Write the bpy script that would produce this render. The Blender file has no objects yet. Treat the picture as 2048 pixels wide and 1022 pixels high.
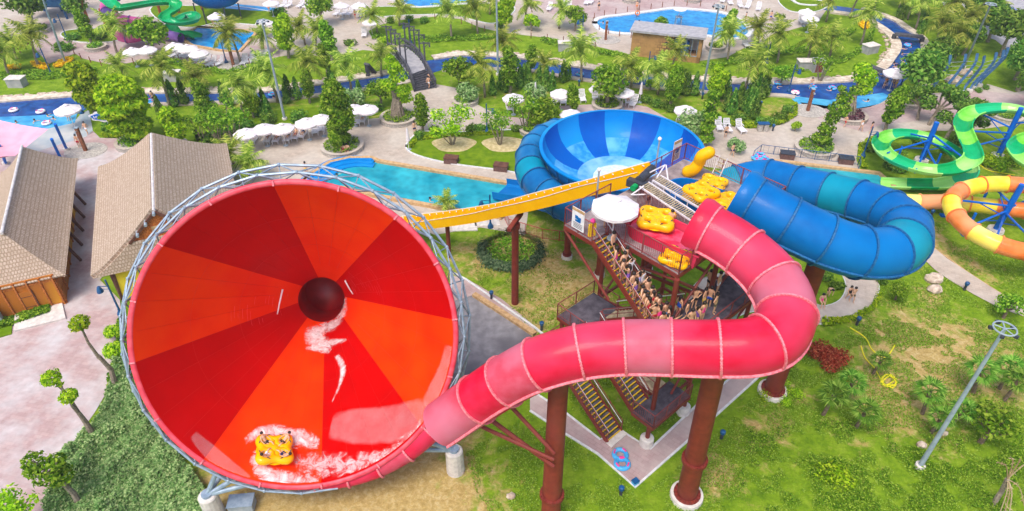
import bpy, math, random
from mathutils import Vector, Matrix, noise
random.seed(7)
R = math.radians
V = Vector
PI = math.pi
scn = bpy.context.scene
COL = scn.collection

# ------------------------------------------------------------------ camera
FP = 1380.0
PIT = math.atan(1380.0/1789.0)
CH = 40.0
cd = bpy.data.cameras.new('camera'); cam = bpy.data.objects.new('camera', cd); COL.objects.link(cam)
cam.location = (0, 0, CH); cam.rotation_euler = (PI/2-PIT, 0, 0)
cd.sensor_width = 36; cd.lens = 36*FP/2048; cd.clip_end = 3000; cd.clip_start = .1
scn.camera = cam
# ------------------------------------------------------------------ light
SUN_EL, SUN_AZ = 62, -150      # azimuth measured from +Y clockwise
w = bpy.data.worlds.new('World'); scn.world = w; w.use_nodes = True
nt = w.node_tree; bg = nt.nodes['Background']
sky = nt.nodes.new('ShaderNodeTexSky'); sky.sky_type = 'NISHITA'; sky.sun_disc = False
sky.sun_elevation = R(SUN_EL); sky.sun_rotation = R(SUN_AZ); sky.air_density = .7; sky.dust_density = 3.5; sky.ozone_density = .5
nt.links.new(sky.outputs[0], bg.inputs[0]); bg.inputs[1].default_value = .15
ld = bpy.data.lights.new('sun', 'SUN'); ld.energy = 1.05; ld.angle = R(24); ld.color = (1, .95, .88)
sun = bpy.data.objects.new('sun', ld); COL.objects.link(sun)
az = R(SUN_AZ)
sdir = V((math.sin(az)*math.cos(R(SUN_EL)), math.cos(az)*math.cos(R(SUN_EL)), math.sin(R(SUN_EL))))
sun.rotation_euler = sdir.to_track_quat('Z', 'Y').to_euler()
scn.view_settings.view_transform = 'Standard'; scn.view_settings.look = 'None'
scn.view_settings.exposure = 0.84; scn.view_settings.gamma = 1

# ------------------------------------------------------------------ geometry of the photograph
SP, CP = math.sin(PIT), math.cos(PIT)
def ray(u, v):
    a = (u-1024)/FP; b = (v-511)/FP
    return V((a, CP-b*SP, -(SP+b*CP)))
def P(u, v, z=0.0):
    d = ray(u, v); t = (CH-z)/(-d.z)
    return V((d.x*t, d.y*t, z))
def px(p):
    x, y, z = p[0], p[1], p[2]-CH
    d = y*CP - z*SP; up = y*SP + z*CP
    return 1024+FP*x/d, 511-FP*up/d
def PP(*a): return [P(*q) for q in a]

# ------------------------------------------------------------------ materials
def lin(c):
    c = c/255.0
    return c/12.92 if c <= .04045 else ((c+.055)/1.055)**2.4
def rgb(r, g, b): return (lin(r), lin(g), lin(b), 1)
MATS = {}
def nn(nt, t, **k):
    n = nt.nodes.new(t)
    for a, b in k.items(): setattr(n, a, b)
    return n
def mat(name, c1, c2=None, scale=3.0, rough=.6, bump=0.0, bscale=None, detail=4, metal=0, coat=0, c3=None, coord='pos', lo=.35, hi=.65, stretch=None, spec=.5, sub=0):
    if name in MATS: return MATS[name]
    m = bpy.data.materials.new(name); m.use_nodes = True; t = m.node_tree; L = t.links.new
    b = t.nodes['Principled BSDF']; b.inputs['Roughness'].default_value = rough; b.inputs['Metallic'].default_value = metal
    b.inputs['Coat Weight'].default_value = coat; b.inputs['Coat Roughness'].default_value = .08
    b.inputs['Specular IOR Level'].default_value = spec
    c2 = c2 or tuple(min(1, x*1.18+.004) for x in c1[:3])+(1,)
    if coord == 'pos': src = nn(t, 'ShaderNodeNewGeometry').outputs['Position']
    else: src = nn(t, 'ShaderNodeTexCoord').outputs['Object']
    if stretch:
        mp = nn(t, 'ShaderNodeMapping'); mp.inputs['Scale'].default_value = stretch; L(src, mp.inputs[0]); src = mp.outputs[0]
    n = nn(t, 'ShaderNodeTexNoise'); n.inputs['Scale'].default_value = scale; n.inputs['Detail'].default_value = detail; L(src, n.inputs['Vector'])
    r = nn(t, 'ShaderNodeValToRGB'); r.color_ramp.elements[0].position = lo; r.color_ramp.elements[1].position = hi
    r.color_ramp.elements[0].color = c1; r.color_ramp.elements[1].color = c2
    L(n.outputs['Fac'], r.inputs[0]); out = r.outputs[0]
    if c3:
        n2 = nn(t, 'ShaderNodeTexNoise'); n2.inputs['Scale'].default_value = scale*.13; n2.inputs['Detail'].default_value = 3; L(src, n2.inputs['Vector'])
        r2 = nn(t, 'ShaderNodeValToRGB'); r2.color_ramp.elements[0].position = .45; r2.color_ramp.elements[1].position = .62
        L(n2.outputs['Fac'], r2.inputs[0])
        mx = nn(t, 'ShaderNodeMix', data_type='RGBA'); L(r2.outputs[0], mx.inputs['Factor']); L(out, mx.inputs['A']); mx.inputs['B'].default_value = c3
        out = mx.outputs['Result']
    L(out, b.inputs['Base Color'])
    if bump:
        bn = nn(t, 'ShaderNodeTexNoise'); bn.inputs['Scale'].default_value = bscale or scale*2; bn.inputs['Detail'].default_value = 3; L(src, bn.inputs['Vector'])
        bp = nn(t, 'ShaderNodeBump'); bp.inputs['Strength'].default_value = bump; bp.inputs['Distance'].default_value = .1
        L(bn.outputs['Fac'], bp.inputs['Height']); L(bp.outputs[0], b.inputs['Normal'])
    MATS[name] = m; return m
def leafmat(name, dark, mid, light, trans=.3):
    if name in MATS: return MATS[name]
    m = bpy.data.materials.new(name); m.use_nodes = True; t = m.node_tree; L = t.links.new
    t.nodes.remove(t.nodes['Principled BSDF']); out = t.nodes['Material Output']
    g = nn(t, 'ShaderNodeNewGeometry'); oi = nn(t, 'ShaderNodeObjectInfo')
    r = nn(t, 'ShaderNodeValToRGB'); r.color_ramp.elements[0].color = dark; r.color_ramp.elements[0].position = .0
    r.color_ramp.elements[1].color = light; r.color_ramp.elements[1].position = 1.
    e = r.color_ramp.elements.new(.5); e.color = mid
    L(g.outputs['Random Per Island'], r.inputs[0])
    hs = nn(t, 'ShaderNodeHueSaturation'); L(r.outputs[0], hs.inputs['Color'])
    mr = nn(t, 'ShaderNodeMapRange'); mr.inputs['To Min'].default_value = .8; mr.inputs['To Max'].default_value = 1.25; L(oi.outputs['Random'], mr.inputs[0]); L(mr.outputs[0], hs.inputs['Value'])
    mh = nn(t, 'ShaderNodeMapRange'); mh.inputs['To Min'].default_value = .485; mh.inputs['To Max'].default_value = .515; L(oi.outputs['Random'], mh.inputs[0]); L(mh.outputs[0], hs.inputs['Hue'])
    d = nn(t, 'ShaderNodeBsdfDiffuse'); tr = nn(t, 'ShaderNodeBsdfTranslucent'); mx = nn(t, 'ShaderNodeMixShader'); mx.inputs[0].default_value = trans
    L(hs.outputs[0], d.inputs[0]); L(hs.outputs[0], tr.inputs[0]); L(d.outputs[0], mx.inputs[1]); L(tr.outputs[0], mx.inputs[2]); L(mx.outputs[0], out.inputs[0])
    MATS[name] = m; return m
def gloss(name, c, c2=None, rough=.28, scale=1.2, coat=.3, fade=None, fade_amt=.5, metal=0, sscale=.6, lo=.35, hi=.65):
    """moulded fibreglass: sun-faded clouds of paler colour plus fine streaks"""
    return mat(name, c, c2, scale=scale, rough=rough, coat=coat, c3=fade, metal=metal, detail=6, bump=.03, bscale=1.5, lo=lo, hi=hi, spec=.1)

M = {}
M['palm'] = leafmat('palm_leaf', rgb(96, 130, 46), rgb(158, 182, 66), rgb(218, 222, 112), .5)
M['leaf'] = leafmat('leaf_green', rgb(58, 106, 26), rgb(118, 166, 38), rgb(186, 214, 80), .45)
M['leafy'] = leafmat('leaf_yellow_green', rgb(84, 138, 20), rgb(156, 198, 34), rgb(212, 232, 66), .45)
M['leafd'] = leafmat('leaf_dark', rgb(52, 94, 36), rgb(98, 142, 50), rgb(158, 188, 84), .38)
M['leafb'] = leafmat('leaf_grey_green', rgb(84, 130, 66), rgb(136, 174, 104), rgb(192, 212, 148))
M['leafr'] = leafmat('leaf_red', rgb(120, 44, 34), rgb(164, 64, 48), rgb(196, 110, 76))
M['leafp'] = leafmat('leaf_purple', rgb(70, 44, 58), rgb(98, 62, 78), rgb(130, 92, 96))
M['hedge'] = leafmat('hedge_leaf', rgb(52, 76, 52), rgb(84, 108, 76), rgb(124, 142, 104))
M['flower'] = leafmat('flower_yellow', rgb(200, 150, 10), rgb(235, 185, 20), rgb(250, 215, 60))
M['grass'] = leafmat('grass_blade', rgb(92, 128, 30), rgb(126, 158, 44), rgb(166, 188, 80), .35)
M['straw'] = leafmat('dry_frond', rgb(150, 130, 90), rgb(188, 170, 126), rgb(214, 200, 160), .2)
M['trunk'] = mat('bark_grey', rgb(120, 108, 94), rgb(160, 148, 130), scale=5, rough=.9, bump=.5, coord='obj')
M['trunkb'] = mat('bark_brown', rgb(96, 80, 66), rgb(138, 118, 98), scale=5, rough=.9, bump=.5, coord='obj')
M['red'] = gloss('red_fibreglass', rgb(204, 22, 56), rgb(212, 34, 70), fade=rgb(216, 66, 98), rough=.4, coat=.12)
M['redf'] = gloss('faded_red_fibreglass', rgb(194, 58, 80), rgb(202, 84, 106), fade=rgb(200, 108, 130), rough=.55, coat=.05)
M['redlip'] = mat('pale_flange', rgb(216, 96, 112), rgb(230, 140, 150), scale=8, rough=.6)
M['fdark'] = mat('funnel_dark_red', rgb(182, 0, 0), rgb(192, 0, 1), scale=.35, rough=.5, coat=.07, spec=.03)
M['forange'] = mat('funnel_orange', rgb(230, 46, 0), rgb(238, 62, 0), scale=.35, rough=.5, coat=.07, spec=.03)
M['rim'] = mat('rim_pink', rgb(216, 52, 74), rgb(228, 84, 100), scale=2, rough=.5)
M['dkred'] = mat('hole_red', rgb(150, 0, 8), rgb(176, 2, 14), scale=1, rough=.4)
M['blue'] = gloss('blue_fibreglass', rgb(0, 96, 166), rgb(0, 106, 178), fade=rgb(4, 116, 186), rough=.4, coat=.1)
M['teal'] = gloss('teal_fibreglass', rgb(0, 128, 158), rgb(0, 140, 170), fade=rgb(16, 150, 178), rough=.45, coat=.08)
M['bluelip'] = mat('blue_flange', rgb(0, 76, 130), rgb(30, 108, 160), scale=8, rough=.6)
M['bowlA'] = gloss('bowl_dark_blue', rgb(0, 78, 168), rgb(0, 86, 176), fade=rgb(0, 92, 184), rough=.5, coat=.04)
M['bowlB'] = gloss('bowl_mid_blue', rgb(0, 124, 200), rgb(6, 132, 206), fade=rgb(20, 142, 212), rough=.4, coat=.1)
M['bowlC'] = gloss('bowl_pale_blue', rgb(76, 154, 216), rgb(112, 178, 228), fade=rgb(150, 200, 235), scale=2)
M['bowlF'] = gloss('bowl_worn_blue', rgb(26, 132, 204), rgb(70, 160, 218), fade=rgb(100, 178, 224), scale=2.5, rough=.45, coat=.1)
M['bowlQ'] = gloss('bowl_outer_dark', rgb(0, 88, 150), rgb(10, 104, 164), fade=rgb(20, 116, 176))
M['bowlO'] = gloss('bowl_outer', rgb(10, 100, 158), rgb(24, 116, 172), fade=rgb(40, 132, 184))
M['green1'] = gloss('slide_green', rgb(0, 152, 84), rgb(4, 166, 92))
M['green2'] = gloss('slide_lime', rgb(110, 204, 60), rgb(136, 216, 86), fade=rgb(168, 228, 130))
M['green3'] = gloss('slide_emerald', rgb(0, 158, 96), rgb(10, 172, 106), fade=rgb(30, 182, 124))
M['yel1'] = gloss('slide_yellow', rgb(244, 210, 40), rgb(248, 222, 80), fade=rgb(250, 230, 130))
M['org1'] = gloss('slide_orange', rgb(230, 116, 50), rgb(238, 138, 74), fade=rgb(240, 160, 112))
M['pink1'] = gloss('slide_pink', rgb(216, 80, 156), rgb(226, 110, 176))
M['purp1'] = gloss('slide_purple', rgb(128, 92, 172), rgb(144, 108, 186))
M['conv'] = gloss('conveyor_yellow', rgb(238, 174, 0), rgb(244, 184, 4), fade=rgb(240, 178, 0), rough=.4)
M['raft'] = gloss('raft_yellow', rgb(244, 176, 0), rgb(250, 190, 6), rough=.25, coat=.5)
M['tubb'] = gloss('tube_blue', rgb(60, 160, 220), rgb(96, 184, 232), rough=.3)
M['steel'] = mat('galvanised_steel', rgb(132, 152, 172), rgb(160, 178, 194), scale=3, rough=.45, metal=.3)
M['mast'] = mat('mast_grey', rgb(140, 156, 168), rgb(160, 174, 184), scale=3, rough=.5)
M['rust'] = mat('oxide_red_steel', rgb(112, 36, 28), rgb(130, 48, 36), scale=2.5, rough=.55, c3=rgb(122, 52, 44), bump=.05)
M['rail'] = mat('railing_brown', rgb(124, 48, 50), rgb(146, 70, 70), scale=4, rough=.6)
M['wrail'] = mat('railing_white', rgb(206, 200, 206), rgb(230, 226, 230), scale=4, rough=.5)
M['deck'] = mat('deck_boards', rgb(124, 112, 114), rgb(166, 152, 152), scale=2.2, rough=.85, stretch=(1, 1, 1), c3=rgb(142, 128, 128))
M['deckd'] = mat('deck_boards_dark', rgb(66, 62, 72), rgb(98, 92, 102), scale=2.2, rough=.8)
M['plank'] = mat('plank_pale', rgb(150, 132, 104), rgb(196, 180, 146), scale=3, rough=.85)
M['nosing'] = mat('nosing_yellow', rgb(220, 176, 10), rgb(232, 190, 30), scale=4, rough=.6)
M['white'] = mat('white_plastic', rgb(218, 216, 220), rgb(236, 234, 238), scale=4, rough=.5)
M['canvas'] = mat('white_canvas', rgb(214, 206, 210), rgb(232, 226, 228), scale=3, rough=.9, bump=.1)
M['canvasp'] = mat('pink_canvas', rgb(222, 158, 178), rgb(230, 172, 190), scale=1, rough=.9)
M['conc'] = mat('concrete', rgb(196, 190, 184), rgb(222, 216, 208), scale=3, rough=.9, bump=.15)
M['coping'] = mat('coping_tan', rgb(176, 140, 96), rgb(206, 172, 126), scale=3, rough=.85)
M['kerb'] = mat('kerb_pale', rgb(196, 198, 200), rgb(222, 222, 220), scale=3, rough=.9)
M['stonew'] = mat('planter_stone', rgb(150, 144, 138), rgb(196, 190, 180), scale=6, rough=.9, bump=.3)
M['rock'] = mat('rock_beige', rgb(164, 142, 122), rgb(214, 198, 180), scale=2.5, rough=.95, bump=.6)
M['lampb'] = mat('lamp_blue', rgb(10, 70, 120), rgb(20, 88, 140), scale=3, rough=.45)
M['poleb'] = gloss('steel_blue', rgb(0, 92, 190), rgb(6, 106, 204), rough=.4)
M['dark'] = mat('dark_metal', rgb(44, 48, 58), rgb(66, 70, 80), scale=4, rough=.5)
M['wood'] = mat('dark_timber', rgb(58, 60, 68), rgb(90, 90, 98), scale=3, rough=.85)
M['stake'] = mat('stake_brown', rgb(120, 70, 48), rgb(150, 96, 66), scale=6, rough=.9)
M['box'] = mat('brown_box', rgb(92, 66, 62), rgb(116, 86, 80), scale=5, rough=.8)
M['skin'] = mat('skin', rgb(206, 156, 122), rgb(222, 178, 146), scale=6, rough=.6, coord='obj')
M['hair'] = mat('hair_black', rgb(26, 20, 20), rgb(44, 34, 32), scale=20, rough=.6, coord='obj')
for nme, c in dict(navy=(22, 34, 92), black=(26, 26, 32), crimson=(190, 20, 50), royal=(24, 82, 190), purple=(120, 80, 170), lilac=(176, 172, 222), orange=(232, 120, 30), yellow=(244, 200, 20), pinkc=(226, 60, 140), whitec=(226, 226, 234), olive=(92, 90, 70), sky=(84, 150, 214)).items():
    M[nme] = mat('cloth_'+nme, rgb(*c), None, scale=8, rough=.8, coord='obj')

def brickish(name, c1, c2, mortar, scale, bw=.5, rh=.25, ms=.02, rough=.85, noise_c=None, rot=0, bumpy=.0):
    m = bpy.data.materials.new(name); m.use_nodes = True; t = m.node_tree; L = t.links.new
    b = t.nodes['Principled BSDF']; b.inputs['Roughness'].default_value = rough
    g = nn(t, 'ShaderNodeNewGeometry'); mp = nn(t, 'ShaderNodeMapping'); mp.inputs['Rotation'].default_value = (0, 0, rot); L(g.outputs['Position'], mp.inputs[0])
    k = nn(t, 'ShaderNodeTexBrick'); k.inputs['Scale'].default_value = scale; k.inputs['Color1'].default_value = c1; k.inputs['Color2'].default_value = c2
    k.inputs['Mortar'].default_value = mortar; k.inputs['Mortar Size'].default_value = ms; k.inputs['Brick Width'].default_value = bw; k.inputs['Row Height'].default_value = rh
    L(mp.outputs[0], k.inputs['Vector'])
    n = nn(t, 'ShaderNodeTexNoise'); n.inputs['Scale'].default_value = .22; n.inputs['Detail'].default_value = 7; n.inputs['Roughness'].default_value = .62; L(g.outputs['Position'], n.inputs['Vector'])
    r = nn(t, 'ShaderNodeValToRGB'); r.color_ramp.elements[0].position = .42; r.color_ramp.elements[1].position = .62; L(n.outputs['Fac'], r.inputs[0])
    mx = nn(t, 'ShaderNodeMix', data_type='RGBA'); L(r.outputs[0], mx.inputs['Factor']); L(k.outputs[0], mx.inputs['A']); mx.inputs['B'].default_value = noise_c or c2
    n2 = nn(t, 'ShaderNodeTexNoise'); n2.inputs['Scale'].default_value = 1.7; n2.inputs['Detail'].default_value = 6; L(g.outputs['Position'], n2.inputs['Vector'])
    hv = nn(t, 'ShaderNodeHueSaturation'); mr = nn(t, 'ShaderNodeMapRange'); mr.inputs['To Min'].default_value = .74; mr.inputs['To Max'].default_value = 1.22; L(n2.outputs['Fac'], mr.inputs[0]); L(mr.outputs[0], hv.inputs['Value']); L(mx.outputs['Result'], hv.inputs['Color'])
    L(hv.outputs[0], b.inputs['Base Color']); MATS[name] = m; return m
M['pave'] = brickish('paving_beige', rgb(176, 162, 148), rgb(188, 174, 160), rgb(160, 146, 134), 1.0, .6, .3, .012, noise_c=rgb(192, 182, 170), rot=.4)
M['pavep'] = brickish('paving_pink', rgb(170, 144, 142), rgb(180, 155, 152), rgb(154, 130, 128), 1.0, .6, .3, .012, noise_c=rgb(186, 170, 166), rot=.7)
M['pavew'] = brickish('paving_worn_pink', rgb(174, 146, 144), rgb(184, 158, 154), rgb(164, 138, 136), 1.0, .6, .3, .01, noise_c=rgb(196, 190, 190), rot=.2)
M['road'] = mat('grey_slab', rgb(126, 124, 128), rgb(150, 148, 152), scale=1.5, rough=.9, c3=rgb(104, 102, 108))
M['asph'] = mat('grey_paving', rgb(150, 150, 156), rgb(176, 174, 176), scale=1.5, rough=.9)

def watermat(name, deep, shallow, scale=.5, line=None):
    m = bpy.data.materials.new(name); m.use_nodes = True; t = m.node_tree; L = t.links.new
    b = t.nodes['Principled BSDF']; b.inputs['Roughness'].default_value = .12; b.inputs['Specular IOR Level'].default_value = .35
    g = nn(t, 'ShaderNodeNewGeometry')
    n = nn(t, 'ShaderNodeTexNoise'); n.inputs['Scale'].default_value = scale; n.inputs['Detail'].default_value = 6; n.inputs['Distortion'].default_value = .8; L(g.outputs['Position'], n.inputs['Vector'])
    r = nn(t, 'ShaderNodeValToRGB'); r.color_ramp.elements[0].position = .34; r.color_ramp.elements[1].position = .68; r.color_ramp.elements[0].color = deep; r.color_ramp.elements[1].color = shallow
    L(n.outputs['Fac'], r.inputs[0])
    vo = nn(t, 'ShaderNodeTexVoronoi'); vo.feature = 'SMOOTH_F1'; vo.inputs['Scale'].default_value = 1.3; L(g.outputs['Position'], vo.inputs['Vector'])
    hv = nn(t, 'ShaderNodeHueSaturation'); mr = nn(t, 'ShaderNodeMapRange'); mr.inputs['To Min'].default_value = .82; mr.inputs['To Max'].default_value = 1.3; L(vo.outputs['Distance'], mr.inputs[0]); L(mr.outputs[0], hv.inputs['Value']); L(r.outputs[0], hv.inputs['Color'])
    L(hv.outputs[0], b.inputs['Base Color'])
    bn = nn(t, 'ShaderNodeTexNoise'); bn.inputs['Scale'].default_value = 2.2; bn.inputs['Detail'].default_value = 4; L(g.outputs['Position'], bn.inputs['Vector'])
    bp = nn(t, 'ShaderNodeBump'); bp.inputs['Strength'].default_value = .35; bp.inputs['Distance'].default_value = .12; L(bn.outputs['Fac'], bp.inputs['Height']); L(bp.outputs[0], b.inputs['Normal'])
    MATS[name] = m; return m
M['wriver'] = watermat('river_water', rgb(4, 48, 118), rgb(18, 84, 158), .6)
M['wshal'] = watermat('shallow_water', rgb(40, 140, 196), rgb(86, 176, 212))
M['wpool'] = watermat('pool_water', rgb(6, 120, 190), rgb(44, 156, 210), .8)
M['wturq'] = watermat('turquoise_water', rgb(8, 136, 156), rgb(50, 172, 188), .25)

def thatch():
    m = bpy.data.materials.new('thatch'); m.use_nodes = True; t = m.node_tree; L = t.links.new
    b = t.nodes['Principled BSDF']; b.inputs['Roughness'].default_value = .95; b.inputs['Specular IOR Level'].default_value = .1
    uv = nn(t, 'ShaderNodeAttribute', attribute_name='UVMap')
    k = nn(t, 'ShaderNodeTexBrick'); k.inputs['Scale'].default_value = 1; k.inputs['Color1'].default_value = rgb(206, 188, 170); k.inputs['Color2'].default_value = rgb(186, 166, 146)
    k.inputs['Mortar'].default_value = rgb(164, 142, 122); k.inputs['Mortar Size'].default_value = .05; k.inputs['Brick Width'].default_value = .21; k.inputs['Row Height'].default_value = .27; k.inputs['Mortar Smooth'].default_value = .6
    n0 = nn(t, 'ShaderNodeTexNoise'); n0.inputs['Scale'].default_value = 2.5; L(uv.outputs['Vector'], n0.inputs['Vector'])
    ma = nn(t, 'ShaderNodeMixRGB'); ma.inputs[0].default_value = .14; L(uv.outputs['Vector'], ma.inputs[1]); L(n0.outputs['Color'], ma.inputs[2]); L(ma.outputs[0], k.inputs['Vector'])
    n = nn(t, 'ShaderNodeTexNoise'); n.inputs['Scale'].default_value = 9; n.inputs['Detail'].default_value = 6; n.inputs['Roughness'].default_value = .8
    L(uv.outputs['Vector'], n.inputs['Vector'])
    hv = nn(t, 'ShaderNodeHueSaturation'); mr = nn(t, 'ShaderNodeMapRange'); mr.inputs['From Min'].default_value = .3; mr.inputs['From Max'].default_value = .7; mr.inputs['To Min'].default_value = .62; mr.inputs['To Max'].default_value = 1.32
    L(n.outputs['Fac'], mr.inputs[0]); L(mr.outputs[0], hv.inputs['Value']); L(k.outputs[0], hv.inputs['Color']); L(hv.outputs[0], b.inputs['Base Color'])
    bp = nn(t, 'ShaderNodeBump'); bp.inputs['Strength'].default_value = .8; bp.inputs['Distance'].default_value = .1; L(n.outputs['Fac'], bp.inputs['Height']); L(bp.outputs[0], b.inputs['Normal'])
    return m
M['thatch'] = thatch()
M['ywall'] = mat('yellow_boards', rgb(206, 146, 10), rgb(228, 170, 24), scale=1.2, rough=.7, stretch=(1, 1, .3), c3=rgb(176, 104, 20))
M['yshade'] = mat('yellow_sheet', rgb(226, 200, 30), rgb(236, 212, 50), scale=2, rough=.6)
M['brown'] = mat('brown_timber', rgb(84, 50, 40), rgb(112, 72, 56), scale=3, rough=.8)
M['gable'] = mat('woven_gable', rgb(140, 74, 24), rgb(196, 118, 50), scale=9, rough=.9, detail=2)
M['ridge'] = mat('ridge_cap', rgb(190, 186, 186), rgb(220, 216, 214), scale=3, rough=.8)

# ------------------------------------------------------------------ mesh builder
OFF = {}
class MB:
    def __init__(s): s.v = []; s.f = []; s.m = []; s.uv = {}
    def add(s, vs, fs, mi=0):
        o = len(s.v); s.v += [tuple(p) for p in vs]
        for f in fs: s.f.append([i+o for i in f]); s.m.append(mi)
        return s
    def box(s, c, size, rz=0, mi=0, axes=None):
        c = V(c); hx, hy, hz = [q/2 for q in size]
        if axes: X, Y, Z = axes
        else: X = V((math.cos(rz), math.sin(rz), 0)); Y = V((-math.sin(rz), math.cos(rz), 0)); Z = V((0, 0, 1))
        vs = [c+X*a*hx+Y*b*hy+Z*d*hz for d in (-1, 1) for a, b in ((-1, -1), (1, -1), (1, 1), (-1, 1))]
        return s.add(vs, [(3, 2, 1, 0), (4, 5, 6, 7), (0, 1, 5, 4), (1, 2, 6, 5), (2, 3, 7, 6), (3, 0, 4, 7)], mi)
    def bar(s, p0, p1, wd, ht=None, mi=0, up=V((0, 0, 1))):
        p0 = V(p0); p1 = V(p1); d = p1-p0; l = d.length
        if l < 1e-6: return s
        Z = d/l; X = Z.cross(up)
        if X.length < 1e-3: X = Z.cross(V((0, 1, 0)))
        X.normalize(); Y = X.cross(Z)
        return s.box((p0+p1)/2, (wd, ht or wd, l), axes=(X, Y, Z), mi=mi)
    def cyl(s, p0, p1, r0, r1=None, n=8, mi=0, caps=True):
        p0 = V(p0); p1 = V(p1); r1 = r0 if r1 is None else r1
        Z = (p1-p0).normalized(); X = Z.orthogonal().normalized(); Y = Z.cross(X)
        vs = [p+(X*math.cos(2*PI*i/n)+Y*math.sin(2*PI*i/n))*r for p, r in ((p0, r0), (p1, r1)) for i in range(n)]
        fs = [(i, (i+1) % n, n+(i+1) % n, n+i) for i in range(n)]
        if caps: fs += [tuple(range(n-1, -1, -1)), tuple(range(n, 2*n))]
        return s.add(vs, fs, mi)
    def tube(s, path, r, n=6, mi=0, caps=True):
        path = [V(p) for p in path]; k = len(path); rr = r if isinstance(r, (list, tuple)) else [r]*k
        vs = []; X = None
        for i, p in enumerate(path):
            d = (path[min(i+1, k-1)]-path[max(i-1, 0)]).normalized()
            X = d.orthogonal().normalized() if X is None else (X-d*X.dot(d)).normalized()
            Y = d.cross(X); vs += [p+(X*math.cos(2*PI*j/n)+Y*math.sin(2*PI*j/n))*rr[i] for j in range(n)]
        fs = [(i*n+j, i*n+(j+1) % n, (i+1)*n+(j+1) % n, (i+1)*n+j) for i in range(k-1) for j in range(n)]
        if caps: fs += [tuple(range(n-1, -1, -1)), tuple(range((k-1)*n, k*n))]
        return s.add(vs, fs, mi)
    def prof(s, path, pr, closed=False, mi=0, mif=None, ups=None, scales=None):
        """sweep a 2-D profile (side, up) along a path"""
        path = [V(p) for p in path]; k = len(path); n = len(pr); vs = []
        for i, p in enumerate(path):
            d = (path[min(i+1, k-1)]-path[max(i-1, 0)]).normalized()
            U0 = ups[i] if ups else V((0, 0, 1)); X = d.cross(U0).normalized(); U = X.cross(d)
            sc = scales[i] if scales else 1
            vs += [p+X*a*sc+U*b*sc for a, b in pr]
        nj = n if closed else n-1; o = len(s.v); s.v += [tuple(q) for q in vs]
        for i in range(k-1):
            for j in range(nj):
                s.f.append([o+i*n+j, o+i*n+(j+1) % n, o+(i+1)*n+(j+1) % n, o+(i+1)*n+j]); s.m.append(mif(i, j) if mif else mi)
        return s
    def lathe(s, pr, n=32, c=(0, 0, 0), mi=0, axes=None, mif=None, a0=0, a1=2*PI):
        c = V(c); X, Y, Z = axes or (V((1, 0, 0)), V((0, 1, 0)), V((0, 0, 1))); k = len(pr); full = abs(a1-a0-2*PI) < 1e-6
        cnt = n if full else n+1; vs = []
        for i in range(cnt):
            a = a0+(a1-a0)*i/n
            vs += [c+X*r*math.cos(a)+Y*r*math.sin(a)+Z*z for r, z in pr]
        o = len(s.v); s.v += [tuple(q) for q in vs]
        for i in range(n):
            i2 = (i+1) % cnt
            for j in range(k-1):
                s.f.append([o+i*k+j, o+i2*k+j, o+i2*k+j+1, o+i*k+j+1]); s.m.append(mif(i, j) if mif else mi)
        return s
    def sphere(s, c, r, n=8, k=5, mi=0, sq=(1, 1, 1)):
        pr = [(r*math.sin(PI*i/k), -r*math.cos(PI*i/k)) for i in range(k+1)]
        o = len(s.v); s.lathe(pr, n, (0, 0, 0), mi)
        for i in range(o, len(s.v)):
            q = s.v[i]; s.v[i] = (c[0]+q[0]*sq[0], c[1]+q[1]*sq[1], c[2]+q[2]*sq[2])
        return s
    def torus(s, c, R0, r, n=16, k=6, axes=None, mi=0):
        pr = [(R0+r*math.cos(2*PI*i/k), r*math.sin(2*PI*i/k)) for i in range(k+1)]
        return s.lathe(pr, n, c, mi, axes)
    def poly(s, pts, z0, z1=None, mi=0, side=None):
        n = len(pts); top = [(p[0], p[1], z1 if z1 is not None else z0) for p in pts]
        a = sum(pts[i][0]*pts[(i+1) % n][1]-pts[(i+1) % n][0]*pts[i][1] for i in range(n))
        if a < 0: top.reverse()
        s.add(top, [tuple(range(n))], mi)
        if z1 is not None:
            bot = [(p[0], p[1], z0) for p in top]
            s.add(bot+top, [(i, (i+1) % n, n+(i+1) % n, n+i) for i in range(n)], mi if side is None else side)
        return s
    def build(s, name, mats, parent=None, smooth=False, kind=None, off=None):
        me = bpy.data.meshes.new(name)
        o3 = off
        if o3 is None and parent is not None: o3 = OFF.get(parent)
        vs = s.v if o3 is None else [(a-o3[0], b-o3[1], c-o3[2]) for a, b, c in s.v]
        me.from_pydata(vs, [], s.f)
        mats = mats if isinstance(mats, (list, tuple)) else [mats]
        for m in mats: me.materials.append(M[m] if isinstance(m, str) else m)
        if len(mats) > 1: me.polygons.foreach_set('material_index', s.m)
        if smooth: me.polygons.foreach_set('use_smooth', [True]*len(s.f))
        if s.uv:
            uvl = me.uv_layers.new(name='UVMap')
            for p in me.polygons:
                for li, vi in zip(p.loop_indices, p.vertices): uvl.data[li].uv = s.uv.get(vi, (0, 0))
        me.update()
        o = bpy.data.objects.new(name, me); COL.objects.link(o)
        if parent is not None:
            o.parent = parent
            if o3 is not None: OFF[o] = o3
        elif off is not None: o.location = off
        if kind: o['kind'] = kind
        return o
def autosmooth(o, ang=35):
    pass
def thing(name, cat, loc=(0, 0, 0), rz=0, label=None, group=None, world=False):
    o = bpy.data.objects.new(name, None); COL.objects.link(o); o.location = loc; o.rotation_euler = (0, 0, rz); o.empty_display_size = .3
    o['category'] = cat
    if label: o['label'] = label
    if group: o['group'] = group
    if world: OFF[o] = V(loc)
    return o
def tagm(o, cat, label=None, group=None):
    o['category'] = cat
    if label: o['label'] = label
    if group: o['group'] = group
    return o
KIDS = {}
def kids(o): return [c for c in o.children]
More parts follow.
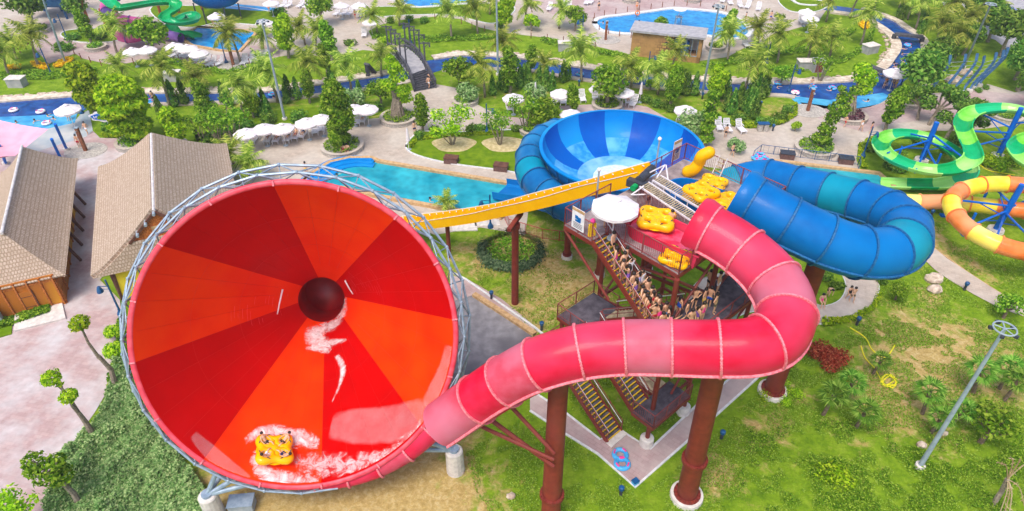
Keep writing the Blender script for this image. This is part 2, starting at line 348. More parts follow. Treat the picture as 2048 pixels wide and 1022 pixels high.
def copytree(src, loc, rz=0, sc=1, parent=None):
    c = src.copy(); COL.objects.link(c)
    if parent is None: c.location = loc; c.rotation_euler = (0, 0, rz); c.scale = (sc,)*3 if not isinstance(sc, tuple) else sc
    else: c.parent = parent
    for k in KIDS.get(src, ()): KIDS.setdefault(c, []).append(copytree(k, None, parent=c))
    return c
def proto(root):
    for o in list(COL.objects):
        pass
    return root
def reg_kids(root):
    KIDS[root] = list(root.children)
    for c in root.children: reg_kids(c)
    return root
PROTOS = []
def remove_proto(root):
    for c in KIDS.get(root, ()): remove_proto(c)
    bpy.data.objects.remove(root)

# deferred labels: each repeat is told apart by what it stands nearest and its order from the left
REG = []
def reg(o, phrase, plural, u=None, v=None, group=None):
    if u is None: u, v = px(o.location)
    REG.append([o, phrase, plural, u, v])
    if group: o['group'] = group
    return o
ZONES = [('the footbridge stairs', 850, 175), ('the far end of the footbridge', 770, 85), ('the stone pump house', 1330, 105), ('the far edge of the bean-shaped pool', 1330, 10),
 ('the left end of the bean-shaped pool', 1190, 50), ('the right end of the bean-shaped pool', 1480, 40), ('the pink and purple tube slide', 290, 85), ('the top-left splash pool', 450, 80), ('the top-left round planter', 85, 55),
 ('the yellow flower bed', 90, 130), ('the cloud-shaped sign', 205, 235), ('the left wave pool umbrella', 134, 218), ('the left thatched roof', 75, 380), ('the right thatched roof', 330, 290),
 ('the sunbed row above the funnel', 575, 262), ('the banyan planter', 797, 240), ('the tall clipped tree planter', 685, 290), ('the blue bowl rim', 1240, 218), ('the turquoise landing pool', 850, 360),
 ('the dry lawn circles beside the bowl', 950, 285), ('the river below the left lawn', 400, 190), ('the river left of the footbridge', 640, 175), ('the river right of the footbridge', 1000, 140), ('the river below the pump house', 1330, 170),
 ('the conifer lawn', 1490, 220), ('the river bend umbrella', 1790, 145), ('the two dark river beams', 1800, 90), ('the blue curved posts', 1925, 170), ('the jungle at top right', 1900, 40),
 ('the shallow beach at right', 1690, 215), ('the green striped slide', 1850, 290), ('the yellow and orange tube slide', 1980, 420), ('the pale curved path', 1700, 590), ('the lower right lamp mast', 1920, 780),
 ('the red leafed shrub', 1660, 715), ('the big funnel left edge', 200, 720), ('the bottom left corner', 60, 960), ('the top centre lawn', 870, 30), ('the terrace sunbeds at top centre', 690, 25), ('the palm lawn right of the pool', 1590, 90),
 ('the upper end of the staircase', 1230, 480), ('the middle of the staircase', 1275, 550), ('the foot of the top staircase', 1320, 605), ('the tower middle deck', 1405, 590), ('the red launch tub', 1330, 450), ('the blue launch tub', 1420, 380),
 ('the sunbeds behind the bowl', 1190, 190), ('the lawn strip above the river', 1110, 100), ('the bottom right corner', 2000, 960), ('the V-shaped pink walk', 1270, 950)]
NUM = ['zero', 'one', 'two', 'three', 'four', 'five', 'six', 'seven', 'eight', 'nine', 'ten', 'eleven', 'twelve', 'thirteen', 'fourteen', 'fifteen', 'sixteen']
ORD = ['leftmost', 'second from left', 'third from left', 'fourth from left', 'fifth from left', 'sixth from left', 'seventh from left', 'eighth from left', 'ninth from left', 'tenth from left', 'eleventh from left', 'twelfth from left', 'thirteenth from left', 'fourteenth from left']
def finish_labels():
    cl = {}
    for r in REG:
        o, ph, pl, u, v = r
        z = min(ZONES, key=lambda q: (q[1]-u)**2+((q[2]-v)*1.6)**2)[0]
        cl.setdefault((ph, pl, z), []).append(r)
    for (ph, pl, z), rs in cl.items():
        rs.sort(key=lambda r: r[3])
        for i, r in enumerate(rs):
            z = z.replace('the ', '', 1)
            if len(rs) == 1: lb = ph+' by the '+z
            else:
                od = ORD[i] if i < len(rs)-1 else 'rightmost'
                lb = ph+', '+od+' by the '+z
            r[0]['label'] = lb

def catmull(pts, n=8):
    pts = [V(p) for p in pts]; out = []
    for i in range(len(pts)-1):
        p0 = pts[max(i-1, 0)]; p1 = pts[i]; p2 = pts[i+1]; p3 = pts[min(i+2, len(pts)-1)]
        for k in range(n):
            t = k/n; out.append(.5*((2*p1)+(p2-p0)*t+(2*p0-5*p1+4*p2-p3)*t*t+(3*p1-p0-3*p2+p3)*t**3))
    out.append(pts[-1]); return out
def resample(path, step):
    L = [0]
    for a, b in zip(path, path[1:]): L.append(L[-1]+(b-a).length)
    n = max(2, round(L[-1]/step)); out = []; j = 0
    for i in range(n+1):
        s = L[-1]*i/n
        while j < len(L)-2 and L[j+1] < s: j += 1
        t = (s-L[j])/max(1e-9, L[j+1]-L[j]); out.append(path[j].lerp(path[j+1], min(1, t)))
    return out
def smoothpoly(pts, n=5):
    k = len(pts); q = [V(p) for p in pts]; out = []
    for i in range(k):
        p0, p1, p2, p3 = q[(i-1) % k], q[i], q[(i+1) % k], q[(i+2) % k]
        for j in range(n):
            t = j/n; out.append(.5*((2*p1)+(p2-p0)*t+(2*p0-5*p1+4*p2-p3)*t*t+(3*p1-p0-3*p2+p3)*t**3))
    return out
def inpoly(x, y, pl):
    c = False; j = len(pl)-1
    for i in range(len(pl)):
        xi, yi = pl[i][0], pl[i][1]; xj, yj = pl[j][0], pl[j][1]
        if (yi > y) != (yj > y) and x < (xj-xi)*(y-yi)/(yj-yi)+xi: c = not c
        j = i
    return c
def gp(*a): return [P(u, v) for u, v in a]

# ================================================================== THE GROUND
DRY = [(1085,530,4,1.0),(1120,575,5,1),(960,520,4,.8),(1060,620,4,.9),(1010,610,3,.7),(1050,480,4,.9),(700,1000,9,1.2),(560,990,6,1.2),(820,960,5,1.2),(870,1010,4,1.2),(860,930,3,1.1),(940,1000,2,.8),(470,1000,4,.9),(905,290,3,1),(1005,290,3,1),(960,300,2,.6),
 (1850,470,3,.9),(1880,510,3.5,.8),(1950,540,3,.7),(1860,630,3,.6),(1800,640,4,.6),(1880,710,6,1.2),(1960,730,5,1.1),(1800,780,5,1.1),(1985,770,3,1.0),(1900,790,3,.9),(1870,850,3,.7),(1810,690,5,.9),(1830,800,3.5,.9),(1430,950,2.2,.9),(1860,590,1.6,.9),(1700,860,4,.4),(1540,850,2.5,.7),
 (1300,790,2,.6),(1180,520,3,.7),(1600,800,3,.5),(1280,770,2,.7),(1500,900,2,.5),(1350,820,2,.4),(700,215,9,.45),(500,215,8,.5),(960,170,9,.4),(1100,185,9,.4),(1300,195,9,.4),(1560,225,4,.7),(1450,200,8,.4),(40,60,8,.8),(60,85,5,.4),(1990,330,6,.5),(2030,360,6,.5),(1930,400,5,.4),(1700,700,4,.4)]
dryw = [(P(u, v), r, s) for u, v, r, s in DRY]
def rng(a, b, s):
    out = []; x = a
    while x < b: out.append(x); x += s
    return out
xs = [-800, -400, -200, -120]+rng(-100, 100, .9)+[101, 130, 220, 420, 800]
ys = [-300, -100, 0, 12]+rng(20, 150, .9)+[152, 175, 230, 400, 900]
vs = [(x, y, 0) for y in ys for x in xs]; nx = len(xs)
fs = [(j*nx+i, j*nx+i+1, (j+1)*nx+i+1, (j+1)*nx+i) for j in range(len(ys)-1) for i in range(nx-1)]
g = MB().add(vs, fs)
def groundmat():
    m = bpy.data.materials.new('grass_ground'); m.use_nodes = True; t = m.node_tree; L = t.links.new
    b = t.nodes['Principled BSDF']; b.inputs['Roughness'].default_value = .95; b.inputs['Specular IOR Level'].default_value = .1
    g = nn(t, 'ShaderNodeNewGeometry'); at = nn(t, 'ShaderNodeAttribute', attribute_name='dry')
    def N(s, d=6, ro=.6, dist=0):
        n = nn(t, 'ShaderNodeTexNoise'); n.inputs['Scale'].default_value = s; n.inputs['Detail'].default_value = d; n.inputs['Roughness'].default_value = ro; n.inputs['Distortion'].default_value = dist; L(g.outputs['Position'], n.inputs['Vector']); return n.outputs['Fac']
    def ramp(x, *st):
        r = nn(t, 'ShaderNodeValToRGB'); e = r.color_ramp.elements
        e[0].position, e[0].color = st[0]; e[1].position, e[1].color = st[-1]
        for p, c in st[1:-1]: q = e.new(p); q.color = c
        L(x, r.inputs[0]); return r.outputs[0]
    green = ramp(N(.9, 8, .7), (.3, rgb(84, 120, 22)), (.5, rgb(116, 148, 28)), (.72, rgb(150, 172, 54)))
    fine = ramp(N(5, 8, .8), (.3, (.55, .55, .55, 1)), (.7, (1.25, 1.25, 1.25, 1)))
    straw = ramp(N(2.2, 8, .75, .6), (.3, rgb(156, 126, 72)), (.5, rgb(192, 162, 106)), (.72, rgb(216, 196, 152)))
    ad = nn(t, 'ShaderNodeMath', operation='ADD'); L(at.outputs['Fac'], ad.inputs[0])
    sc = nn(t, 'ShaderNodeMapRange'); sc.inputs['From Min'].default_value = .3; sc.inputs['From Max'].default_value = .7; sc.inputs['To Min'].default_value = -.55; sc.inputs['To Max'].default_value = .5
    L(N(.8, 8, .72, .5), sc.inputs[0]); L(sc.outputs[0], ad.inputs[1])
    fr = ramp(ad.outputs[0], (.38, (0, 0, 0, 1)), (.85, (.9, .9, .9, 1)))
    mx = nn(t, 'ShaderNodeMix', data_type='RGBA'); L(fr, mx.inputs['Factor']); L(green, mx.inputs['A']); L(straw, mx.inputs['B'])
    mu = nn(t, 'ShaderNodeMix', data_type='RGBA', blend_type='MULTIPLY'); mu.inputs['Factor'].default_value = .75; L(mx.outputs['Result'], mu.inputs['A']); L(fine, mu.inputs['B'])
    L(mu.outputs['Result'], b.inputs['Base Color'])
    bp = nn(t, 'ShaderNodeBump'); bp.inputs['Strength'].default_value = .5; bp.inputs['Distance'].default_value = .15; L(N(4, 8, .8), bp.inputs['Height']); L(bp.outputs[0], b.inputs['Normal'])
    return m
M['ground'] = groundmat()
go = g.build('ground', 'ground', kind='structure')
at = go.data.attributes.new('dry', 'FLOAT', 'POINT')
vals = []
for x, y, z in vs:
    q = 0.08
    for c, r, s in dryw:
        dx = x-c.x; dy = y-c.y; d2 = (dx*dx+dy*dy)/(r*r)
        if d2 < 4: q = max(q, s*math.exp(-d2*.9))
    vals.append(q)
at.data.foreach_set('value', vals)

SHEETZ = [.012]
def sheet(name, pts, mt, z=None, kind='structure', smooth=0, thick=None, sidem=None):
    pts = gp(*pts)
    if smooth: pts = smoothpoly(pts, smooth)
    if z is None: z = SHEETZ[0]; SHEETZ[0] += .004
    b = MB()
    if thick: b.poly(pts, 0, z, 0, 1 if sidem else 0)
    else: b.poly(pts, z)
    return b.build(name, [mt]+([sidem] if sidem else []), kind=kind), pts
def kerb(name, pts, wd=.22, ht=.14, mt='kerb', closed=False, smooth=0, world=False, z0=0):
    p = pts if world else gp(*pts)
    if smooth: p = smoothpoly(p, smooth) if closed else catmull(p, smooth)
    if closed: p = list(p)+[p[0], p[1]]
    pr = [(-wd/2, z0), (-wd/2, ht), (wd/2, ht), (wd/2, z0)]
    b = MB(); b.prof(p, pr, False)
    return b.build(name, mt, kind='structure')

# far paved terraces
sheet('paving', [(-140,55),(0,62),(20,76),(60,70),(72,100),(98,128),(150,107),(168,118),(230,131),(330,113),(400,130),(440,136),(500,127),(560,113),(600,108),(640,112),(690,108),(725,100),(770,104),(800,98),(812,90),(790,76),(745,77),(737,62),(760,50),(800,40),(870,33),(920,38),(960,55),(990,62),(1010,66),(1080,74),(1150,84),(1190,92),(1255,108),(1300,112),(1400,122),(1455,114),(1490,95),(1540,88),(1560,66),(1610,52),(1640,38),(1660,10),(1700,-60),(1800,-150),(-300,-150)], 'pave')
sheet('terrace', [(1120,40),(1300,28),(1420,20),(1450,-10),(1500,-60),(1100,-60),(1060,0),(1090,20)], 'pavep')
sheet('terrace', [(-60,80),(20,76),(60,70),(72,100),(98,128),(150,107),(168,118),(230,131),(330,113),(400,130),(470,128),(560,113),(560,90),(500,92),(440,110),(380,105),(330,90),(260,80),(160,88),(110,70),(100,40),(40,62)], 'pavep')
# main plaza, corridor between the roofs, front plaza
plaza = [(-200,345),(-60,318),(0,312),(78,302),(172,274),(186,262),(200,276),(262,278),(300,285),(390,297),(425,285),(500,255),(560,250),(640,246),(740,238),(772,234),(815,200),(822,182),(870,168),(912,176),(930,195),(965,215),(1000,232),(1060,238),(1095,224),(1120,212),(1250,206),(1295,214),(1345,243),(1380,258),(1440,250),(1500,258),(1560,250),(1588,232),(1590,205),(1600,198),(1650,212),(1707,216),(1765,204),(1790,180),(1840,190),(1880,188),(1960,178),(1975,168),(2030,185),(2200,150),(2200,235),(2048,248),(1930,262),(1870,262),(1800,262),(1750,274),(1718,292),(1712,318),(1722,345),(1740,362),(1600,372),(1500,345),(1380,330),(1100,300),(1040,350),(1060,400),(1050,470),(960,455),(870,470),(760,430),(640,395),(560,400),(450,400),(300,420),(200,560),(240,600),(246,650),(238,705),(225,765),(190,825),(150,880),(112,940),(96,1022),(85,1150),(-320,1150),(-320,600)]
sheet('plaza', plaza, 'pave')
sheet('pink_plaza', [(-200,345),(-60,318),(0,312),(78,302),(172,274),(186,262),(200,276),(262,278),(262,330),(235,345),(200,420),(195,560),(240,600),(246,650),(238,705),(225,765),(190,825),(150,880),(112,940),(96,1022),(85,1150),(-320,1150),(-320,600)], 'pavew')
sheet('pink_path', [(1000,232),(1060,238),(1095,224),(1120,212),(1250,206),(1295,214),(1345,243),(1330,262),(1180,250),(1040,262),(985,250)], 'pavep')
sheet('pink_path', [(1600,205),(1707,219),(1765,207),(1800,190),(1960,182),(2048,190),(2048,225),(1900,235),(1760,250),(1730,265),(1640,240)], 'pavep')
# grey forecourt at the far right
sheet('forecourt', [(1905,-10),(2200,-40),(2200,140),(2040,120),(1990,80),(1930,60),(1890,20),(1860,-60),(2000,-100)], 'asph')
sheet('forecourt_marking', [(1988,-6),(2048,28),(2030,28),(1990,22),(1975,0)], mat('marking_blue', rgb(96, 112, 176), rgb(110, 124, 184), rough=.9))
sheet('forecourt_marking', [(2048,-4),(2100,-14),(2120,20),(2060,8)], MATS['marking_blue'])
# service slab and walks round the tower
sheet('service_road', [(900,605),(950,590),(1010,630),(1068,668),(1010,735),(950,790),(880,830),(820,800)], 'road')
sheet('kerbside_walk', [(900,552),(930,556),(1005,600),(1068,652),(1068,668),(1010,630),(950,590),(900,605)], 'pavep')
kerb('kerb', [(905,546),(932,560),(1068,655),(1130,705)], .2, .12)
kerb('kerb', [(948,592),(1010,632),(1070,672)], .45, .35, 'coping')
walk = [(1060,780),(1133,828),(1200,880),(1208,876),(1245,864),(1300,899),(1395,810),(1480,742),(1520,752),(1380,878),(1270,975),(1195,908),(1130,868),(1060,822)]
sheet('walkway', walk, 'pavep')
kerb('kerb', [(1060,780),(1133,828),(1200,880),(1208,876)], .16, .1)
kerb('kerb', [(1245,864),(1300,899),(1395,810),(1480,742)], .16, .1)
kerb('kerb', [(1060,822),(1130,868),(1195,908),(1270,975),(1380,878),(1520,752)], .16, .1)
# pale curved path near the pillar
ring = [(1400,560),(1480,545),(1560,560),(1600,590),(1640,612),(1672,606),(1688,590),(1692,570),(1686,552),(1670,530),(1700,510),(1740,540),(1756,566),(1754,592),(1738,620),(1700,640),(1640,648),(1600,640),(1520,620),(1440,640),(1380,610)]
_, rp = sheet('curved_path', ring, 'pave', smooth=3)
kerb('path_edging', rp, .16, .05, 'kerb', closed=True, world=True)
rp2 = [(1800,392),(1822,400),(1838,440),(1862,492),(1935,545),(2018,598),(2048,612),(2160,660),(2160,690),(2048,634),(1995,615),(1900,562),(1850,522),(1828,480),(1808,430)]
sheet('garden_path', rp2, 'pave', smooth=2)
kerb('path_edging', [(1822,400),(1838,440),(1862,492),(1935,545),(2018,598),(2048,612),(2160,660)], .14, .05, 'coping')

# lawns lying on the terraces
M['lawn'] = mat('lawn_grass', rgb(84, 116, 12), rgb(114, 140, 24), scale=1.2, rough=.95, detail=10, c3=rgb(98, 130, 14), bump=.5, bscale=5, spec=.1)
def lawn(pts, z=.10, sm=4, km='kerb', k=True, name='lawn'):
    p = smoothpoly(gp(*pts), sm)
    b = MB(); b.poly(p, 0, z, 0, 0); o = b.build(name, 'lawn', kind='structure')
    if k: kerb('lawn_kerb', p, .2, z+.05, km, closed=True, world=True)
    return o
lawn([(335,2),(360,12),(450,12),(540,24),(567,38),(545,52),(500,50),(440,46),(385,56),(330,48),(300,20)])
lawn([(122,72),(135,62),(180,58),(232,58),(250,70),(235,82),(200,86),(150,84)])
lawn([(735,20),(770,14),(850,16),(920,10),(1010,8),(1030,20),(1010,38),(985,48),(950,42),(900,30),(800,32),(755,34)])
lawn([(1560,-4),(1640,-6),(1660,6),(1640,22),(1600,26),(1570,18)])
lawn([(210,250),(262,246),(300,255),(395,262),(395,288),(300,276),(210,274),(190,262)], k=False)
lawn([(812,296),(826,274),(850,264),(905,266),(1000,262),(1062,262),(1070,300),(1050,345),(1000,341),(900,328),(835,312)])
lawn([(430,283),(500,252),(560,244),(640,240),(745,232),(745,222),(640,215),(520,225),(400,240),(395,285)], k=False)
for (uu, vv) in ((908, 290), (1008, 290)):   # dry mulch rings under the shrubs
    c = P(uu, vv); MB().poly([c+V((math.cos(a)*2.6*(1+.12*math.sin(3*a)), math.sin(a)*1.9, 0)) for a in [2*PI*i/24 for i in range(24)]], .112).build('mulch', mat('dry_mulch', rgb(176, 158, 110), rgb(206, 190, 146), scale=3, rough=1, detail=9), kind='structure')

# ------------------------------------------------------------------ water
river = [(-160,212),(0,205),(164,193),(290,188),(400,187),(511,186),(600,176),(735,157),(800,142),(853,122),(930,113),(1000,115),(1063,121),(1181,139),(1247,147),(1384,161),(1466,167),(1560,168),(1652,166),(1707,161),(1762,142),(1784,118),(1797,97),(1793,79),(1776,63),(1748,44),(1721,31),(1663,22),(1600,14),(1560,8),(1600,2),(1670,12),(1724,20),(1784,40),(1811,57),(1843,80),(1850,110),(1830,140),(1811,160),(1790,178),(1762,196),(1690,204),(1598,196),(1570,190),(1449,186),(1378,181),(1252,170),(1137,154),(1063,141),(990,137),(930,137),(884,140),(830,158),(727,178),(600,194),(536,201),(400,206),(290,209),(175,217),(150,232),(60,236),(-160,262)]
sheet('river', river, 'wriver', z=.03, smooth=2)
sheet('river', [(-160,240),(60,232),(155,226),(150,246),(75,262),(0,280),(-160,300)], 'wshal', z=.034)
sheet('beach', [(-160,296),(0,276),(75,258),(150,242),(162,228),(178,220),(186,262),(172,274),(78,302),(0,314),(-160,330)], mat('beach_concrete', rgb(150, 166, 176), rgb(196, 196, 192), scale=.4, rough=.5, detail=6), z=.032)
sheet('shallow_pool', [(1584,192),(1660,200),(1765,186),(1772,200),(1740,214),(1700,219),(1640,217),(1600,210)], 'wshal', z=.036, smooth=2)
M['bank'] = mat('bank_rock', rgb(180, 164, 142), rgb(226, 214, 196), scale=1.6, rough=.95, detail=8, bump=.5)
def bank(pts, wd=1.2, ht=.28, mt='bank', name='river_bank'):
    p = catmull(gp(*pts), 4); b = MB(); pr = [(-wd/2, 0), (-wd/2, ht), (wd/2, ht*.9), (wd/2, 0)]
    b.prof(p, pr); o = b.build(name, mt, kind='structure'); return o
bank([(-160,209),(0,202),(164,190),(290,185),(400,184),(511,183),(600,173),(735,154),(790,142)], 1.3)
bank([(865,117),(930,109),(1000,112),(1063,118),(1181,136),(1247,144),(1384,158),(1466,164),(1560,165),(1652,163),(1707,158),(1760,139),(1780,117),(1792,97),(1788,80),(1772,64),(1745,46),(1718,33),(1660,25)], 1.5)
bank([(190,218),(290,211),(400,208),(536,203),(600,196),(727,180),(800,168),(830,160)], .9, .2, 'pave')
bank([(884,142),(930,139),(990,139),(1063,143),(1137,156),(1252,172),(1378,183),(1449,188),(1560,192),(1590,196)], .9, .2, 'pave')
bank([(1850,112),(1846,80),(1812,56),(1786,39),(1726,18)], 1.3)
# rubble stones along the far bank: uncountable, one object
rb = MB(); rr = random.Random(3)
for pl in ([(0,200),(164,188),(290,183),(511,181),(600,171),(735,152)], [(880,112),(930,107),(1000,110),(1063,116),(1181,134),(1247,142),(1384,156),(1466,162),(1560,163),(1652,161),(1707,156),(1756,138),(1776,117),(1786,97),(1784,82),(1768,66)]):
    p = resample(catmull(gp(*pl), 4), .55)
    for q in p:
        for _ in range(2):
            a, b_ = rr.uniform(-.8, .8), rr.uniform(.1, .9); s = rr.uniform(.18, .42)
            rb.sphere((q.x+a, q.y+b_, .12), s, 5, 3, sq=(1.2, 1, .6))
o = rb.build('rubble', 'rock', kind='stuff'); tagm(o, 'stones', 'pale rubble stones strung along the far bank of the lazy river')

def pool(name, pts, mt, wd=.6, ht=.22, cop='kerb', sm=0, z=.05, label=None, deep=False):
    p = gp(*pts)
    if sm: p = smoothpoly(p, sm)
    MB().poly(p, z).build(name, mt, kind='structure')
    kerb('pool_coping', p, wd, ht, cop, closed=True, world=True)
bean = [(1189,45),(1198,60),(1220,66),(1250,69),(1300,70),(1400,73),(1420,74),(1466,80),(1500,70),(1494,52),(1468,36),(1440,26),(1385,20),(1345,18),(1300,24),(1245,31),(1205,36)]
pool('pool', bean, 'wpool', sm=3, wd=.9)
pool('pool', [(395,55),(470,60),(508,64),(512,68),(480,104),(440,102),(385,92),(366,80),(384,62)], 'wpool', wd=.5, cop='coping')
pool('pool', [(760,-14),(960,-14),(960,4),(900,10),(838,16),(800,6)], 'wpool', sm=2)
pool('pool', [(1575,-8),(1650,4),(1640,12),(1600,10),(1585,2)], 'wpool', sm=2)
sheet('pool', [(460,8),(520,14),(560,18),(560,24),(500,22),(450,18)], 'wpool', z=.12)
turq = [(600,372),(625,350),(660,328),(700,319),(745,319),(757,325),(1020,370),(1052,384),(1048,402),(1000,438),(945,430),(892,420),(760,396),(690,380)]
pool('pool', turq, 'wturq', wd=.5, ht=.35, cop='coping')
for i in range(3):   # blue entry steps
    k = 1-i*.18
    pts = [P(745, 319), P(700, 317), P(655, 326), P(618, 350), P(590, 372)]
    pts2 = [q.lerp(P(760, 372), .06+.10*i) for q in pts]
    MB().prof(catmull(pts2, 5), [(-.45, .05), (-.45, .34-.08*i), (.45, .34-.08*i), (.45, .05)]).build('pool_step', 'bowlB', kind='structure')
pool('pool', [(1490,330),(1540,324),(1600,330),(1757,349),(1784,373),(1800,392),(1790,408),(1700,430),(1500,400)], 'wturq', wd=.5, ht=.3, cop='coping')

# ================================================================== THE BIG FUNNEL
RC = V((-12.61, 29.20, 11.17)); HC = RC-V((.14498, -.86794, .47503))*11
fn = (RC-HC).normalized(); e1 = V((-fn.y, fn.x, 0)).normalized(); e1 = e1 if e1.x > 0 else -e1
e2 = fn.cross(e1).normalized(); e2 = e2 if e2.z > 0 else -e2
FL = (RC-HC).length; FR, HR = 9.12, 1.7
def frad(s): return HR+(FR-HR)*(s/FL)**1.0          # s from hole to rim
def fpt(th, s, off=0): return HC+fn*s+(e1*math.cos(th)+e2*math.sin(th))*(frad(s)-off)
def fhit(u, v, off=0):
    d = ray(u, v); t = 30.0
    while t < 60:
        p = V((0, 0, CH))+d*t; q = p-HC; s = q.dot(fn); rad = (q-fn*s).length
        if 0 < s < FL and rad >= frad(s)-off and t > 34:
            r = q-fn*s; return p, math.atan2(r.dot(e2), r.dot(e1)), s
        t += .02
    return None, 0, 0
def fnorm(th): return -(e1*math.cos(th)+e2*math.sin(th))
fs_ = thing('funnel_slide', 'water slide', (RC.x, RC.y, 0), label='giant red and orange striped funnel slide fed by a thick red tube', world=True)
def rim_th(u, v):
    d = ray(u, v); t = (RC-V((0, 0, CH))).dot(fn)/d.dot(fn); q = V((0, 0, CH))+d*t-RC
    return math.atan2(q.dot(e2), q.dot(e1))
ths = [rim_th(*q) for q in ((905,632),(785,440),(555,366),(325,490),(262,722),(415,915),(650,970),(845,862))]
base = sum((((t-i*PI/4)+PI) % (2*PI))-PI for i, t in enumerate(ths))/8
NSEG = 96; SS = [FL*(i/16) for i in range(17)]
for nm, par in (('dark_wedge', 1), ('orange_wedge', 0)):
    pass
b = MB(); pr = [(frad(s), s) for s in SS]
def wedge(i, j):
    k = int(((i+.5)/NSEG*8)) % 8
    return 0 if k % 2 == 0 else 1
b.lathe(pr, NSEG, HC, axes=(e1*math.cos(base)+e2*math.sin(base), e2*math.cos(base)-e1*math.sin(base), fn), mif=wedge)
fo = b.build('funnel_shell', ['fdark', 'forange'], fs_, smooth=True)
b = MB(); b.lathe([(FR+.02, FL-.35), (FR-.01, FL-.02), (FR+.08, FL+.08), (FR+.28, FL+.08), (FR+.35, FL-.05), (FR+.32, FL-.3), (FR+.05, FL-.45)], NSEG, HC, axes=(e1, e2, fn))
b.build('rim_flange', 'rim', fs_, smooth=True)
b = MB(); b.lathe([(r+.09, z) for r, z in pr], 64, HC, axes=(e1, e2, fn)); b.build('outer_shell', 'rim', fs_, smooth=True)
b = MB(); b.lathe([(HR+.02, .02), (HR, -1), (HR, -3.2), (HR*.98, -4), (.01, -4.05)], 32, HC, axes=(e1, e2, fn)); b.build('drain_tube', 'dkred', fs_, smooth=True)
b = MB()   # raised seams of the moulded panels
for k in range(32):
    th = base+k*PI/16
    pts = [fpt(th, s, .012) for s in (2, 4, 6, 8, 10, FL-.2)]
    b.tube(pts, .007, 3)
for s in (4.6, 7.8):
    b.tube([fpt(2*PI*i/96, s, .006) for i in range(97)], .006, 3)
b.build('panel_seam', mat('seam', rgb(196, 22, 4), None, rough=.5), fs_)
b = MB()   # flange bolts plates
for k in range(16):
    th = base+k*PI/8; c = HC+fn*(FL+.13)+(e1*math.cos(th)+e2*math.sin(th))*(FR+.15)
    rd = e1*math.cos(th)+e2*math.sin(th); b = MB(); b.box(c, (.32, .09, .08), axes=(rd, fn.cross(rd), fn)); b.build('rim_joint', 'redlip', fs_)
# ring truss
b = MB(); NT = 28
def rp_(th, r, z): return HC+fn*(FL+z)+(e1*math.cos(th)+e2*math.sin(th))*r
A_ = [rp_(2*PI*(i+.5)/NT, FR+.72, -.35) for i in range(NT)]; B_ = [rp_(2*PI*i/NT, FR+1.15, -1.25) for i in range(NT)]; C_ = [rp_(2*PI*i/NT, FR+.15, -1.3) for i in range(NT)]
D_ = [rp_(2*PI*i/NT, FR+.4, -.1) for i in range(NT)]
for i in range(NT):
    j = (i+1) % NT
    if 275 < 360*(i+.5)/NT < 318: continue
    b.cyl(A_[i], A_[j], .085, n=6); b.cyl(B_[i], B_[j], .085, n=6); b.cyl(C_[i], C_[j], .06, n=6)
    b.cyl(A_[i], B_[i], .045, n=5); b.cyl(A_[i], B_[j], .045, n=5); b.cyl(C_[i], B_[i], .04, n=4); b.cyl(A_[i], C_[i], .04, n=4); b.cyl(A_[i], C_[j], .04, n=4)
    b.cyl(A_[i], D_[i], .035, n=4); b.cyl(A_[i], D_[j], .035, n=4)
    b.sphere(A_[i], .13, 6, 4); b.sphere(B_[i], .13, 6, 4)
b.build('ring_truss', 'steel', fs_)
# support legs with concrete footings
def leg(pu, pv, tops, hp=2.2, r=.16):
    f = P(pu, pv, hp); b = MB(); b.lathe([(.62, 0), (.58, hp-.1), (.5, hp), (.0, hp)], 16, (f.x, f.y, 0)); b.build('footing', 'conc', fs_)
    b = MB()
    for t in tops: b.cyl(f, t, r, r*.85, 8)
    b.cyl(f-V((0, 0, .05)), f+V((0, 0, .18)), .34, n=12)
    b.build('support_leg', 'steel', fs_)
def rimlow(th): return rp_(th, FR+.2, -1.0)
leg(414, 990, [rimlow(R(-128)), rimlow(R(-118)), rimlow(R(-108)), rp_(R(-120), FR*.75, -4.5)])
leg(908, 900, [rimlow(R(-52)), rimlow(R(-60)), rp_(R(-50), FR*.8, -3)])
for th, ss in ((R(-140), 3.0), (R(-40), 3.0)):
    q = fpt(th, ss, -.5); f = V((q.x, q.y+.6, 0)); b = MB(); b.cyl((f.x, f.y, 0), q, .22, n=10); b.build('support_leg', 'steel', fs_)
# water on the cone: sheet of foam with a broken edge
def foammat():
    m = bpy.data.materials.new('water_foam'); m.use_nodes = True; t = m.node_tree; L = t.links.new
    b = t.nodes['Principled BSDF']; b.inputs['Base Color'].default_value = (.9, .9, .92, 1); b.inputs['Roughness'].default_value = .4
    at = nn(t, 'ShaderNodeAttribute', attribute_name='edge'); g = nn(t, 'ShaderNodeNewGeometry')
    n = nn(t, 'ShaderNodeTexNoise'); n.inputs['Scale'].default_value = 1.3; n.inputs['Detail'].default_value = 10; n.inputs['Roughness'].default_value = .78; n.inputs['Distortion'].default_value = 1.4; L(g.outputs['Position'], n.inputs['Vector'])
    nr = nn(t, 'ShaderNodeMapRange'); nr.inputs['From Min'].default_value = .32; nr.inputs['From Max'].default_value = .68; L(n.outputs['Fac'], nr.inputs[0])
    a = nn(t, 'ShaderNodeMath', operation='MULTIPLY_ADD'); L(at.outputs['Fac'], a.inputs[0]); a.inputs[1].default_value = .72; L(nr.outputs[0], a.inputs[2])
    mr = nn(t, 'ShaderNodeMapRange'); mr.inputs['From Min'].default_value = .6; mr.inputs['From Max'].default_value = 1.6; L(a.outputs[0], mr.inputs[0]); L(mr.outputs[0], b.inputs['Alpha'])
    return m
M['foam'] = foammat()
